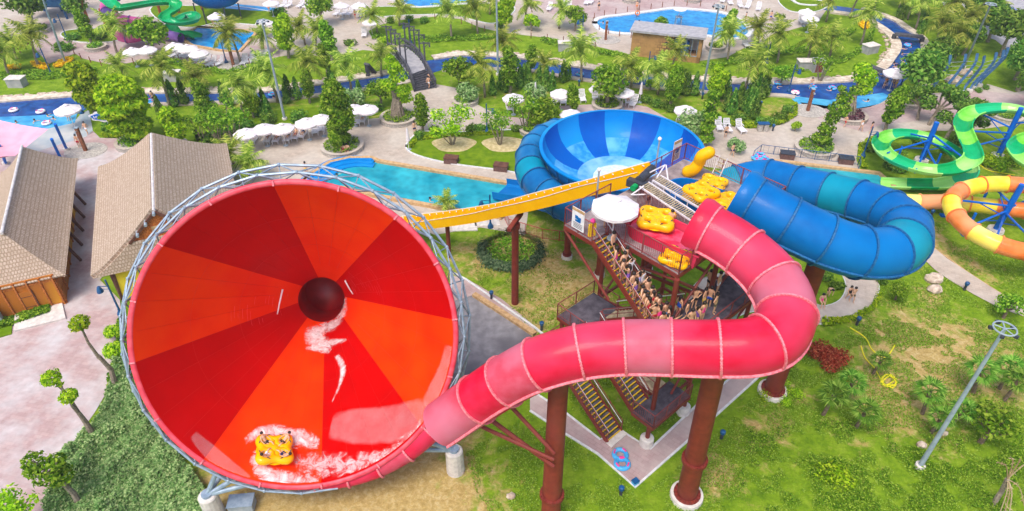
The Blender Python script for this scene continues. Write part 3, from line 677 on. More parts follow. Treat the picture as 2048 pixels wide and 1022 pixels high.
def foam(path, widths, n=40, off=.05, seed=0, lump=.05, dens=1.0, mt='foam', nm='water_foam'):
    """path: list of photo points on the cone; the strip lies on the cone wall"""
    hits = []
    for (u, v) in path:
        p, th, s = fhit(u, v); hits.append((th, s))
    th0 = hits[0][0]; hits = [((h[0]-th0+PI) % (2*PI)-PI+th0, h[1]) for h in hits]
    cl = catmull([V((a, s, 0)) for a, s in hits], n//(len(path)-1)); wl = catmull([V((x, 0, 0)) for x in widths], n//(len(path)-1))
    b = MB(); K = 12; vs = []; ed = []
    for i, (c, wd) in enumerate(zip(cl, wl)):
        d = (cl[min(i+1, len(cl)-1)]-cl[max(i-1, 0)]); rr0 = frad(max(.1, c.y))
        dx, dy = d.x*rr0, d.y; l = math.hypot(dx, dy) or 1; nxv, nyv = -dy/l, dx/l
        for j in range(K+1):
            t = (j/K*2-1)*wd.x
            ang = c.x+nxv*t/rr0; s = min(FL-.05, max(.05, c.y+nyv*t))
            e = (1-abs(j/K*2-1)**2)*math.sin(PI*min(1, max(0, i/(len(cl)-1))))**.4
            nz = noise.noise(V((c.x*9+j*.3+seed, i*.25, j*.5)))
            vs.append(fpt(ang, s, off+lump*e*(1+nz))); ed.append(max(0, e)*dens)
    b.add(vs, [(i*(K+1)+j, i*(K+1)+j+1, (i+1)*(K+1)+j+1, (i+1)*(K+1)+j) for i in range(len(cl)-1) for j in range(K)])
    o = b.build(nm, mt, fs_, smooth=True)
    a = o.data.attributes.new('edge', 'FLOAT', 'POINT'); a.data.foreach_set('value', ed)
foam([(488,884),(520,868),(560,866),(600,876)], [.2, .45, .5, .3])
foam([(560,890),(600,878),(640,890)], [.3, .7, .3], seed=2)
foam([(515,900),(512,925),(530,950),(560,965),(600,972),(640,968)], [.25, .4, .55, .75, .7, .3], seed=4)
foam([(585,925),(620,930),(660,932),(720,928),(780,922),(850,903),(905,880)], [.4, .75, .8, .7, .55, .45, .25], seed=8, lump=.02, dens=.6)
foam([(645,642),(632,665),(645,690),(662,704)], [.35, .65, .7, .25], seed=11, off=.06)
foam([(608,700),(640,694),(668,686),(695,680)], [.15, .4, .35, .1], seed=14)
foam([(674,712),(686,735),(682,765),(664,806)], [.2, .28, .16, .05], seed=17)
def glaremat():  # whitish see-through colour, paints the glare of the wet cone
    m = bpy.data.materials.new('painted_glare'); m.use_nodes = True; t = m.node_tree; L = t.links.new
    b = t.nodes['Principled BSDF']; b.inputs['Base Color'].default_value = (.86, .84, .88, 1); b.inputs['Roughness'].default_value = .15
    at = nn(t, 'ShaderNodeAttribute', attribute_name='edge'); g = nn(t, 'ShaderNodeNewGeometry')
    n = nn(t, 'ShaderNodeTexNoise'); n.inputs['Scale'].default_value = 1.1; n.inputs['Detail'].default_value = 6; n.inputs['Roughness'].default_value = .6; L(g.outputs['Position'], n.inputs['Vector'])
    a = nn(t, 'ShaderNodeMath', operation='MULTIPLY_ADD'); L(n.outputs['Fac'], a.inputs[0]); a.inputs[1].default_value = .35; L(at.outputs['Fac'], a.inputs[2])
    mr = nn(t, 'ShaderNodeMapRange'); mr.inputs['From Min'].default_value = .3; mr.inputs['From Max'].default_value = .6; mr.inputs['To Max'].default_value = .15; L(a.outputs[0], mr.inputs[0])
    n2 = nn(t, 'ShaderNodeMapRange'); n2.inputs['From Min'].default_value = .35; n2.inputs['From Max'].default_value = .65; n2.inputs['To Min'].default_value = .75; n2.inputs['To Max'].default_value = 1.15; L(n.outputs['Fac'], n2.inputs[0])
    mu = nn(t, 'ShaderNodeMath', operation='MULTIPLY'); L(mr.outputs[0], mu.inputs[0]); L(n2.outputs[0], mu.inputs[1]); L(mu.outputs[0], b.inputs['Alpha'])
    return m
M['glare'] = glaremat()
for kk, (pth_, wds_) in enumerate(((((660, 852), (700, 852), (760, 850), (820, 840), (868, 826)), (.9, 1.2, 1.25, 1.3, 1.1)), (((900, 690), (893, 740), (872, 785), (850, 812)), (.5, .7, .75, .5)), (((385, 868), (420, 905), (465, 940), (500, 958)), (.3, .45, .4, .2)))):  # painted reflection patches on the wet wall: lower right, right edge, lower left
    foam(pth_, wds_, seed=30+kk, off=.02, lump=.006, mt='glare', nm='painted_glare')
for (pa, pb_) in (((566, 578), (555, 628)), ((690, 560), (706, 588))):   # water jets
    qa = fhit(*pa)[0]; qb = fhit(*pb_)[0]; dq = (RC-HC).normalized()*.12
    b = MB(); b.tube(catmull([qa+dq, qa.lerp(qb, .5)+dq*1.6, qb+dq*.4], 5), [.07-.003*i for i in range(11)], 8); b.build('water_jet', 'white', fs_, smooth=True)
rs_ = random.Random(9)
for (ta, tb, s0_, s1_) in ((.15, .75, .8, 5.2), (2.75, 3.35, 1.0, 5.5)):
    b = MB()
    for k in range(16):
        s = s0_+(s1_-s0_)*k/16+rs_.uniform(-.05, .05); a = rs_.uniform(ta, tb-.15); e_ = a+rs_.uniform(.06, .3)
        b.tube([fpt(a+(e_-a)*i/6, s, .012) for i in range(7)], .006, 3)
    b.build('water_streak', 'rim', fs_)
# the red tube that feeds it: sections and joint rings are parts
def tubepath(pts): return catmull([P(u, v, z) for u, v, z in pts], 10)
def make_tube(root, path, rad, secL, cols, lipm, nm='tube_section', lip=True, tip=1.0, tail=1.0, inner=None, nring=28, lipang=-22):
    rs = resample(path, secL/6); nsec = (len(rs)-1)//6; 
    for k in range(nsec):
        a = k*6; e = a+6 if k < nsec-1 else len(rs)-1
        seg = rs[a:e+1]
        # use neighbours for tangent continuity
        ext = [rs[max(0, a-1)]]+seg+[rs[min(len(rs)-1, e+1)]]
        T = []
        for i in range(len(seg)): 
            dd = (ext[i+2]-ext[i])
            T.append(dd.normalized())
        b = MB(); vs = []
        for i, p in enumerate(seg):
            X = T[i].cross(V((0, 0, 1))).normalized(); U = X.cross(T[i]); fr = (a+i)/(len(rs)-1); r = rad*(tip+(tail-tip)*fr)
            vs += [p+(X*math.cos(2*PI*j/nring)+U*math.sin(2*PI*j/nring))*r for j in range(nring)]
        b.add(vs, [(i*nring+j, i*nring+(j+1) % nring, (i+1)*nring+(j+1) % nring, (i+1)*nring+j) for i in range(len(seg)-1) for j in range(nring)])
        o = b.build(nm, cols[k % len(cols)], root, smooth=True)
        # joint ring
        p = seg[0]; X = T[0].cross(V((0, 0, 1))).normalized(); U = X.cross(T[0]); r = rad*(tip+(tail-tip)*a/(len(rs)-1))
        b = MB(); b.lathe([(r-.02, -.05), (r+.11, -.05), (r+.11, .05), (r-.02, .05)], nring, p, axes=(X, U, T[0])); 
        for j in range(nring*2):
            an = 2*PI*j/(nring*2); b.box(p+(X*math.cos(an)+U*math.sin(an))*(r+.06), (.05, .05, .15), axes=(X, U, T[0]))
        b.build('joint_ring', lipm, root)
        if lip:
            for sgn in (1, -1):
                la = R(lipang); b = MB(); vs = []
                for i, q in enumerate(seg):
                    X2 = T[i].cross(V((0, 0, 1))).normalized(); U2 = X2.cross(T[i]); r2 = rad*(tip+(tail-tip)*(a+i)/(len(rs)-1))
                    for rr2, dz in ((r2-.01, -.03), (r2+.12, -.03), (r2+.12, .03), (r2-.01, .03)):
                        vs.append(q+X2*(sgn*math.cos(la)*rr2)+U2*(math.sin(la)*rr2+dz))
                b.add(vs, [(i*4+j, i*4+(j+1) % 4, (i+1)*4+(j+1) % 4, (i+1)*4+j) for i in range(len(seg)-1) for j in range(4)])
                b.build('side_flange', lipm, root)
    return rs
redp = tubepath([(1418,462,17.1),(1455,482,16.9),(1498,512,16.6),(1540,552,16.3),(1568,596,16.0),(1572,640,15.8),(1548,676,15.6),(1500,694,15.4),(1430,697,15.1),(1330,695,14.8),(1240,695,14.5),(1160,704,14.2),(1085,725,13.5),(1015,760,11.9),(950,802,9.9),(884,848,7.8)])
make_tube(fs_, redp, 1.5, 2.35, ['red', 'red', 'redf', 'red', 'red', 'red', 'redf', 'red', 'red', 'redf', 'red', 'redf', 'red', 'redf'], 'redlip', tail=.93)
# the tube runs on under the lower rim
pth = catmull([rp_(R(a), 8.72+1.22*(.92-.53*i_/8), -.75) for i_, a in enumerate(range(-44, -112, -8))], 4)
make_tube(fs_, pth, .92, 2.0, ['red', 'redf', 'red', 'red'], 'redlip', nm='lower_tube_section', lip=False, tail=.42, nring=16)
# big columns
def column(root, fu, fv, top, r=.62, zf=.35, flz=None, mt='rust', fr=None, base=True):
    f = P(fu, fv, zf); b = MB(); b.cyl((f.x, f.y, 0), (top.x, top.y, top.z), r*1.05, r*.95, 24, caps=False)
    b.build('column', mt, root, smooth=True)
    b = MB(); tz = flz if flz else top.z*.3; t = tz/top.z; q = V((f.x, f.y, 0)).lerp(top, t)
    for dz in (-.07, .07):
        b.cyl(q+V((0, 0, dz-.05)), q+V((0, 0, dz+.05)), r*1.3, n=24)
    for j in range(20):
        a = 2*PI*j/20; b.cyl(q+V((math.cos(a)*r*1.2, math.sin(a)*r*1.2, -.2)), q+V((math.cos(a)*r*1.2, math.sin(a)*r*1.2, .2)), .04, n=5)
    b.build('column_flange', mt, root)
    if base:
        b = MB(); b.lathe([(r*1.75, 0), (r*1.7, zf), (r*1.35, zf+.02), (.0, zf+.02)], 24, (f.x, f.y, 0)); b.build('footing', 'conc', root)
        b = MB(); b.cyl((f.x, f.y, zf+.02), (f.x, f.y, zf+.12), r*1.4, n=20)
        for j in range(16):
            a = 2*PI*j/16; b.cyl((f.x+math.cos(a)*r*1.28, f.y+math.sin(a)*r*1.28, zf), (f.x+math.cos(a)*r*1.28, f.y+math.sin(a)*r*1.28, zf+.3), .05, n=5)
        b.build('base_plate', mt, root)
    return f
t1 = P(1162, 704, 14.2)-V((0, 0, 1.45)); t2 = P(1430, 697, 15.1)-V((0, 0, 1.45))
column(fs_, 1100, 1052, P(1120, 720, 12.6), .58, flz=2.9)
column(fs_, 1374, 987, P(1438, 705, 13.6), .62, flz=4.1)
b = MB(); c1 = P(1100, 1052, 0); b.cyl((c1.x, c1.y, 6.2), P(985, 842, 8.2), .14, n=8); b.cyl((c1.x, c1.y, 6.8), P(930, 838, 8.0), .12, n=8); b.cyl((c1.x, c1.y, 7.4), P(1010, 800, 9.8), .12, n=8)
b.build('strut', 'rust', fs_)

# ================================================================== TOWER
L0 = P(1129, 449, 15.3); uu_ = V((.742, .670, 0)).normalized(); ww_ = V((.670, -.742, 0)).normalized()
def T(u, w_, z): return V((L0.x, L0.y, 0))+uu_*u+ww_*w_+V((0, 0, z))
def UW(p): q = V((p.x-L0.x, p.y-L0.y, 0)); return q.dot(uu_), q.dot(ww_)
PZ = 15.3; UZ = V((0, 0, 1))
tw = thing('slide_tower', 'stair tower', T(2, 4, 0), label='brown steel stair tower with grey plank deck between the red and blue slides', world=True)
def tbox(b, u0, u1, w0, w1, z0, z1, mi=0):
    b.box(T((u0+u1)/2, (w0+w1)/2, (z0+z1)/2), (u1-u0, w1-w0, z1-z0), axes=(uu_, ww_, UZ), mi=mi)
def planks(u0, u1, w0, w1, z, mt='deck', along='u', pw=.15, name='deck'):
    b = MB()
    n = int(((w1-w0) if along == 'u' else (u1-u0))/pw)
    for i in range(n):
        if along == 'u': a = w0+(w1-w0)*i/n; tbox(b, u0, u1, a, a+(w1-w0)/n-.012, z-.06, z)
        else: a = u0+(u1-u0)*i/n; tbox(b, a, a+(u1-u0)/n-.012, w0, w1, z-.06, z)
    b.build(name, mt, tw)
def frame(u0, u1, w0, w1, z):
    b = MB()
    for wq in (w0, w1): b.bar(T(u0, wq, z-.2), T(u1, wq, z-.2), .1, .26)
    for uq in (u0, u1): b.bar(T(uq, w0, z-.2), T(uq, w1, z-.2), .1, .26)
    k = max(1, int((u1-u0)/1.8))
    for i in range(1, k): b.bar(T(u0+(u1-u0)*i/k, w0, z-.19), T(u0+(u1-u0)*i/k, w1, z-.19), .08, .2)
    b.build('deck_frame', 'rust', tw)
def railing(pts, h=1.1, mt='rail', mt2='rail', balus=True, name='railing', root=None, mid=True, step=.14, post=1.5):
    root = root or tw
    b = MB(); b2 = MB()
    for a, c in zip(pts, pts[1:]):
        a = V(a); c = V(c); l = (c-a).length; n = max(1, round(l/post))
        b.cyl(a+UZ*h, c+UZ*h, .035, n=6); b.cyl(a+UZ*.12, c+UZ*.12, .025, n=5)
        for i in range(n+1): q = a.lerp(c, i/n); b.cyl(q, q+UZ*h, .035, n=6)
        if balus:
            k = int(l/step)
            for i in range(k): q = a.lerp(c, (i+.5)/k); b2.bar(q+UZ*.12, q+UZ*h, .016)
    if b2.v: o = len(b.v); b.add(b2.v, b2.f)
    return b.build(name, mt, root)
UE, WE = 12.2, 7.75
planks(0, 2.0, 0, 2.3, PZ); planks(2.0, UE, 0, 2.3, PZ); planks(1.3, UE, 2.3, WE, PZ)
frame(0, UE, 0, 2.3, PZ); frame(1.3, UE, 2.3, WE, PZ)
railing([T(0, 2.3, PZ), T(0, 0, PZ), T(4.2, 0, PZ)], h=1.25)
railing([T(8.0, 0, PZ), T(UE, 0, PZ), T(UE, WE, PZ), T(10.3, WE, PZ)], h=1.25)
railing([T(1.32, 2.4, PZ), T(1.32, WE, PZ), T(2.4, WE, PZ)], h=1.35)
railing([T(5.4, WE, PZ), T(6.7, WE, PZ)], h=1.1)
# columns
def tcol(u, w_, z1, r=.16, z0=0, foot=True):
    b = MB(); b.cyl(T(u, w_, z0), T(u, w_, z1), r, n=10); b.build('column', 'rust', tw)
    if foot:
        b = MB(); b.lathe([(.5, 0), (.48, .75), (.35, .82), (0, .82)], 14, T(u, w_, 0)); b.build('footing', 'conc', tw)
for (u, w_) in ((.15, .15), (3.8, .3), (1.2, 7.8), (8.6, .3), (5.4, 7.8), (12, .2), (12, 7.6)):
    tcol(u, w_, PZ-.3 if u > 1 else 7.4)
b = MB()
for a, c in (((1.2, 7.8, 11.3), (5.4, 7.8, 14.9)), ((5.4, 7.8, 11.3), (1.2, 7.8, 14.9)), ((3.8, .3, 11.2), (1.2, 7.8, 14.9)), ((1.2, 7.8, 7), (5.4, 7.8, 11)), ((8.6, .3, 7.5), (5.4, 7.8, 11.5)), ((5.4, 7.8, 7.5), (8.6, .3, 11.5)), ((5.4, 7.8, 11), (12, 7.6, 14.9)), ((12, 7.6, 11), (5.4, 7.8, 14.9)), ((5.4, 7.8, 3.5), (12, 7.6, 7)), ((1.2, 7.8, .9), (5.4, 7.8, 7)), ((3.8, .3, 7), (8.6, .3, 11)), ((.1, -.1, 14.9), (.1, 4.0, 11.6)), ((5.4, 7.8, 9.6), (4.2, 9.6, 11.3)), ((5.4, 7.8, 9.4), (8.8, 9.6, 11.3))):
    b.cyl(T(*a), T(*c), .09, n=8)
for z in (11.0, 7.2, 3.5):
    for a, c in (((3.8, .3), (8.6, .3)), ((1.2, 7.8), (5.4, 7.8)), ((3.8, .3), (5.4, 7.8)), ((5.4, 7.8), (12, 7.6)), ((8.6, .3), (12, .2)), ((12, .2), (12, 7.6)), ((3.8, .3), (1.2, 7.8))):
        b.bar(T(a[0], a[1], z), T(c[0], c[1], z), .14, .2)
b.build('brace', 'rust', tw)
# stairs
def stair(u0, u1, wa, wb, za, zb, plank=False, nosing=True):
    n = max(2, int(abs(za-zb)/.2)); b = MB(); b2 = MB()
    for i in range(n):
        t = (i+.5)/n; w_ = wa+(wb-wa)*t; z = za+(zb-za)*t; hw = abs(wb-wa)/n*.5; sg = 1 if wb > wa else -1
        tbox(b, u0+.06, u1-.06, w_-hw*.9, w_+hw*.9, z-.04, z)
        if nosing: tbox(b2, u0+.08, u1-.08, w_+sg*hw*.9-.035, w_+sg*hw*.9+.035, z-.05, z+.012)
    b.build('tread', 'plank' if plank else 'deckd', tw)
    if nosing: b2.build('tread_nosing', 'nosing', tw)
    b = MB()
    for u in (u0, u1): b.bar(T(u, wa, za-.05), T(u, wb, zb-.05), .1, .34)
    b.build('stringer', 'rust', tw)
    for u in (u0, u1):
        a, c = T(u, wa, za), T(u, wb, zb); b = MB(); b.cyl(a+UZ*1.05, c+UZ*1.05, .035, n=6); b.cyl(a+UZ*.55, c+UZ*.55, .022, n=5)
        for i in range(5): q = a.lerp(c, i/4); b.cyl(q, q+UZ*1.05, .032, n=6)
        b.build('handrail', 'rail', tw)
        b = MB(); k = .1 if u == u0 else -.1; b.cyl(T(u+k, wa, za+.95), T(u+k, wb, zb+.95), .028, n=6); b.build('handrail', 'wrail', tw)
stair(0, 1.25, 2.3, 7.3, PZ, 11.5)
planks(0, 9.2, 7.3, 9.8, 11.5, 'deckd'); frame(0, 9.2, 7.3, 9.8, 11.5)
railing([T(0, 7.3, 11.5), T(0, 9.8, 11.5), T(9.2, 9.8, 11.5), T(9.2, 7.9, 11.5)], balus=False)
stair(1.8, 3.3, 7.3, 2.3, 11.5, 7.6, plank=True, nosing=False)
planks(-.1, 3.6, -.1, 2.3, 7.6, 'deckd'); frame(-.1, 3.6, -.1, 2.3, 7.6)
railing([T(-.1, 2.3, 7.6), T(-.1, -.1, 7.6), T(3.6, -.1, 7.6), T(3.6, 2.2, 7.6)])
stair(.05, 1.6, 2.3, 7.0, 7.6, 3.8)
planks(0, 4.0, 7.0, 8.8, 3.8, 'deckd'); frame(0, 4.0, 7.0, 8.8, 3.8)
railing([T(0, 7.0, 3.8), T(0, 8.8, 3.8), T(4, 8.8, 3.8), T(4, 7.0, 3.8)])
planks(2.2, 3.6, .9, 7.0, 3.9, 'plank'); frame(2.2, 3.6, .9, 7.0, 3.9)
railing([T(2.2, 7.0, 3.9), T(2.2, .9, 3.9)], balus=False)
planks(-.8, 3.6, -1.3, .9, 3.8, 'deckd'); frame(-.8, 3.6, -1.3, .9, 3.8)
railing([T(-.8, .9, 3.8), T(-.8, -1.3, 3.8), T(3.6, -1.3, 3.8)])
stair(-.75, .75, .9, 5.9, 3.8, .15)
b = MB(); tbox(b, -.85, .85, 5.9, 6.4, 0, .16); b.build('step', 'conc', tw)
for (u, w_, z) in ((-.6, -1.1, 3.6),): tcol(u, w_, z, .12)
# second small flight beyond the deck, at right
stair(9.2, 10.6, 8.0, 10.4, 11.5, 9.8, plank=True)
# shallow sun sail? no: sign boards on the rails
def signb(p, ax, wd, ht, root, name='sign_board'):
    n = ax.cross(UZ)
    b = MB(); b.box(p, (wd, .03, ht), axes=(ax, n, UZ)); b.box(p+UZ*(ht*.42), (wd*.98, .05, ht*.14), axes=(ax, n, UZ), mi=1)
    # blue pictogram of a rider in a ring
    for sx, sz, a, c in ((-.12, .08, .22, .16), (.1, .02, .26, .2), (0, -.08, .42, .1)): b.box(p+ax*(sx*wd)+UZ*(sz*ht), (a*wd, .06, c*ht), axes=(ax, n, UZ), mi=2)
    for i in range(4): b.box(p+UZ*(-.2-.07*i)*ht, (.7*wd, .056, .02*ht), axes=(ax, n, UZ), mi=3)
    return b.build(name, ['white', 'coping', 'blue', 'dark'], root)
s1 = signb(T(-.06, 1.15, PZ+1.0), ww_, 1.0, 1.5, None); tagm(s1, 'sign', 'white notice board with blue pictogram at the left corner of the tower deck')
s2 = signb(T(11.2, -.06, PZ+1.05), uu_, .9, 1.6, None); tagm(s2, 'sign', 'white notice board with blue pictogram at the far corner railing beside the bowl')
# lights on posts at the deck rail
for u, w_ in ((3.0, -.1), (9.0, -.1)):
    b = MB(); b.cyl(T(u, w_, PZ), T(u, w_, PZ+2.6), .06, n=8); b.sphere(T(u, w_, PZ+2.7), .14, 8, 6, mi=1)
    o = b.build('deck_lamp', ['mast', 'white']); tagm(o, 'lamp', 'small globe lamp post on the tower railing '+('left of the conveyor' if u < 5 else 'against the blue bowl'))

# launch tubs
def tub(root, A, B_, wd, ht, mt, z, name, wmat):
    d = (B_-A); d.z = 0; l = d.length; d.normalize(); n = V((-d.y, d.x, 0)); hw = wd/2
    out = []
    for i in range(13): a = PI/2+PI*i/12; out.append(A+d*(hw*math.cos(a)+hw)+n*(hw*math.sin(a)))
    out.append(A+d*l-n*hw*.86); out.append(A+d*l+n*hw*.86)
    def ringz(k, z_): 
        c = A.lerp(B_, .5); return [V((c.x+(p.x-c.x)*k, c.y+(p.y-c.y)*k, z_)) for p in out]
    r = [ringz(.93, z-.15), ringz(1, z+ht), ringz(1.05, z+ht+.02), ringz(1.05, z+ht-.1), ringz(1.0, z+ht-.12), ringz(.95, z-.45)]
    b = MB(); k = len(out)
    vs = [p for q in r for p in q]; fs = [(i*k+j, i*k+(j+1) % k, (i+1)*k+(j+1) % k, (i+1)*k+j) for i in range(len(r)-1) for j in range(k)]
    fs.append(tuple(range(k))); fs.append(tuple((len(r)-1)*k+j for j in range(k)))
    b.add(vs, fs); b.build(name, mt, root)
    rr2 = ringz(.9, z+.12); MB().add(rr2, [tuple(range(k))]).build('tub_water', wmat, root)
M['wred'] = mat('wet_red', rgb(214, 30, 70), rgb(232, 96, 128), scale=2, rough=.15, coat=.5)
M['wblue'] = mat('wet_blue', rgb(0, 84, 170), rgb(30, 120, 200), scale=2, rough=.15, coat=.5)
tub(fs_, T(3.0, 2.7, 0), T(3.55, 7.9, 0), 2.5, .6, 'red', PZ+.25, 'launch_tub', 'wred')
def hood(root, p, d, rad, mt, lm):
    X = d.cross(UZ).normalized(); U = X.cross(d); b = MB()
    for i in range(1):
        b.lathe([(rad*1.02, 0), (rad*1.06, -.25), (rad*1.1, -.6), (rad*1.04, -.95)], 20, p, axes=(X, U, d), a0=-.1*PI, a1=1.1*PI)
    b.build('tube_hood', mt, root, smooth=True)
d0 = (redp[3]-redp[0]).normalized(); hood(fs_, redp[0], d0, 1.55, 'red', 'redlip')

# ================================================================== BLUE BOWL SLIDE
BC = V((9.5, 53.1, 11.0)); BR = 6.85
bs = thing('bowl_slide', 'water slide', (BC.x, BC.y, 0), label='open blue striped bowl slide wrapped by a thick blue enclosed tube', world=True)
pr = [(BR, 0), (BR-.04, -.45), (BR-.2, -1.0), (BR-.55, -1.65), (BR-1.1, -2.2), (BR-1.8, -2.62), (BR-2.6, -2.9), (BR-3.2, -3.0), (BR-3.9, -3.1), (BR-5.2, -3.2), (.9, -3.25)]
b = MB()
def bowlm(i, j):
    if j >= 7: return 2
    return (1 if j < 4 else 3) if (i//4) % 2 else 0
b.lathe(pr, 64, BC, mif=bowlm, axes=(V((math.cos(R(6)), math.sin(R(6)), 0)), V((-math.sin(R(6)), math.cos(R(6)), 0)), UZ)); b.build('bowl', ['bowlA', 'bowlB', 'bowlC', 'bowlF'], bs, smooth=True)
b = MB(); b.lathe([(BR+.0, .03), (BR+.1, .05), (BR+.3, .02), (BR+.3, -.12), (BR+.1, -.12)], 64, BC); b.build('bowl_rim', 'bowlB', bs)
b = MB(); b.lathe([(r+.1, z-.06) for r, z in pr], 64, BC); b.build('outer_shell', 'bowlO', bs, smooth=True)
b = MB()
for i in range(32):
    a = 2*PI*i/32; X = V((math.cos(a), math.sin(a), 0)); pts = [BC+X*(r+.16)+UZ*(z-.1) for r, z in pr[:8]]
    b.tube(pts, .06, 4)
b.build('shell_rib', 'bluelip', bs)
b = MB(); b.lathe([(2.3, -3.16), (2.0, -3.1), (.4, -3.08), (.0, -3.08)], 20, BC); b.build('pooled_water', mat('foam_water', rgb(190, 218, 240), rgb(226, 240, 250), scale=3, rough=.3), bs)
bluep = tubepath([(1502,408,17.0),(1555,436,16.6),(1615,466,16.1),(1675,492,15.6),(1735,507,15.1),(1785,502,14.7),(1812,478,14.4),(1806,448,14.1),(1770,422,13.8),(1712,402,13.4),(1650,386,13.0),(1590,372,12.6)])
wr = [BC+V((7.95*math.cos(R(a)), 7.95*math.sin(R(a)), dz)) for a, dz in ((282, -1.5), (262, -1.8), (240, -2.1), (218, -2.0), (196, -1.8), (174, -1.65), (152, -1.6), (132, -1.75), (116, -2.2))]
bluep = bluep+catmull([bluep[-1], V((19.0, 46.0, 12.0)), V((14.6, 45.6, 10.6)), wr[0]], 10)[1:]
make_tube(bs, catmull(wr, 8), 1.36, 1.9, ['teal', 'bowlO', 'bowlO', 'bowlQ', 'bowlO', 'bowlQ'], 'bluelip', nm='wrap_section', tail=.9)
make_tube(bs, bluep, 1.62, 2.3, ['blue', 'blue', 'blue', 'blue', 'teal', 'blue', 'blue', 'blue', 'teal', 'blue', 'blue', 'blue', 'teal', 'blue', 'blue', 'blue', 'teal', 'blue'], 'bluelip', tail=.88)
tub(bs, T(7.6, 2.1, 0), T(8.5, 7.3, 0), 2.7, .6, 'blue', PZ+.25, 'launch_tub', 'wblue')
hood(bs, bluep[0], (bluep[3]-bluep[0]).normalized(), 1.68, 'blue', 'bluelip')
f3 = P(1546, 778, .35); column(bs, 1546, 778, V((f3.x+.1, f3.y, 14.6)), .62, flz=3.5)
for a in (R(200), R(250), R(310), R(20), R(120)):
    q = BC+V((math.cos(a)*4.6, math.sin(a)*4.6, -2.9)); uq, vq = px((q.x, q.y, .35)); column(bs, uq, vq, q, .3, flz=3)
b = MB(); b.prof(catmull([P(1130, 415, 3.2), P(1092, 403, 2.0), P(1050, 389, 1.0), P(1000, 380, .5)], 6), [(-1.5, .6), (-1.5, 0), (-1.2, -.15), (1.2, -.15), (1.5, 0), (1.5, .6), (1.56, .6), (1.56, -.25), (-1.56, -.25), (-1.56, .6)], True)
b.build('exit_chute', 'blue', bs)

# ================================================================== YELLOW CONVEYOR
cv = thing('raft_conveyor', 'conveyor', P(1030, 600, 0), label='long yellow raft conveyor trough climbing from the pool to the tower deck', world=True)
cp = catmull([P(770, 452, .8), P(870, 441, 3.6), P(960, 428, 6.6), P(1032, 412, 9.3), P(1130, 388, 12.2), P(1210, 367, 14.6), P(1292, 346, 16.5)], 8)
b = MB(); hw = .85
b.prof(cp, [(-hw, .42), (-hw, -.42), (hw, -.42), (hw, .42), (hw-.1, .42), (hw-.1, -.15), (-hw+.1, -.15), (-hw+.1, .42)], True); b.build('trough', 'conv', cv)
b = MB(); rs = resample(cp, .9)
for i in range(1, len(rs)-1):
    d = (rs[i+1]-rs[i-1]).normalized(); X = d.cross(UZ).normalized()
    b.bar(rs[i]-X*.7-UZ*.1, rs[i]+X*.7-UZ*.1, .16, .08)
b.build('belt_cleat', 'raft', cv)
b = MB()
for i in range(1, len(rs)-1):
    d = (rs[i+1]-rs[i-1]).normalized(); X = d.cross(UZ).normalized()
    b.bar(rs[i]-X*.86+UZ*.44, rs[i]-X*.5+UZ*.4+d*.4, .07, .04)
for sgn in (1, -1):
    pass
b.build('guide_clip', 'white', cv)
b = MB(); b.prof(cp, [(hw-.01, .43), (hw-.01, .47), (hw+.04, .47), (hw+.04, .43)], True); b.prof(cp, [(-hw-.04, .43), (-hw-.04, .47), (-hw+.01, .47), (-hw+.01, .43)], True); b.build('side_rail', 'white', cv)
f = P(1030, 600, .3); tq = V((f.x, f.y, 8.5)); column(cv, 1030, 600, tq, .3, flz=8.2, base=False)
b = MB(); b.bar(tq-V((.5, 1.2, -.1)), tq+V((.5, 1.2, .1)), .35, .3); b.build('bracket', 'rust', cv)
for q in (cp[3], cp[10]):
    b = MB(); b.cyl((q.x, q.y, 0), q-UZ*.5, .2, n=10); b.build('column', 'rust', cv)
# head drum box
e = cp[-1]; b = MB(); dd = (cp[-1]-cp[-3]).normalized(); X = dd.cross(UZ).normalized()
b.cyl(e-X*.95-UZ*.1, e+X*.95-UZ*.1, .3, n=12); b.box(e-dd*.1+X*1.05-UZ*.3, (.5, 1.3, .5), axes=(X, V((dd.x, dd.y, 0)).normalized(), UZ)); b.build('drive_drum', 'dark', cv)
b = MB(); b.cyl(e+X*1.4-UZ*.3, e+X*1.8-UZ*.3, .2, n=12); b.build('motor', 'green1', cv)
# feed roller rails from the conveyor to the tubs
rl = thing('roller_track', 'conveyor', T(5.2, 2, PZ), label='pair of slatted white roller tracks leading rafts between the two launch tubs', world=True)
for (a, c) in (((1313,356,16.7),(1408,412,16.3)), ((1288,369,16.7),(1391,437,16.3))):
    a = P(*a); c = P(*c); d = (c-a).normalized(); X = d.cross(UZ).normalized(); b = MB()
    k = int((c-a).length/.16)
    for i in range(k): q = a.lerp(c, (i+.5)/k); b.bar(q-X*.38, q+X*.38, .07, .05)
    b.build('roller', 'plank', rl)
    b = MB()
    for sg in (-1, 1): b.bar(a+X*.42*sg, c+X*.42*sg, .07, .12)
    for i in range(5):
        q = a.lerp(c, i/4)
        for sg in (-1, 1): b.bar(V((q.x, q.y, PZ))+X*.42*sg, q+X*.42*sg, .06)
    b.build('track_frame', 'wrail', rl)
a, c = P(1288, 369, 16.7), P(1391, 437, 16.3); X = (c-a).normalized().cross(UZ).normalized()
b = MB(); k = 40
for i in range(k): q = a.lerp(c, (i+.5)/k)+X*.5; b.bar(V((q.x, q.y, PZ+.05)), q, .03)
b.build('guard', 'rail', rl)
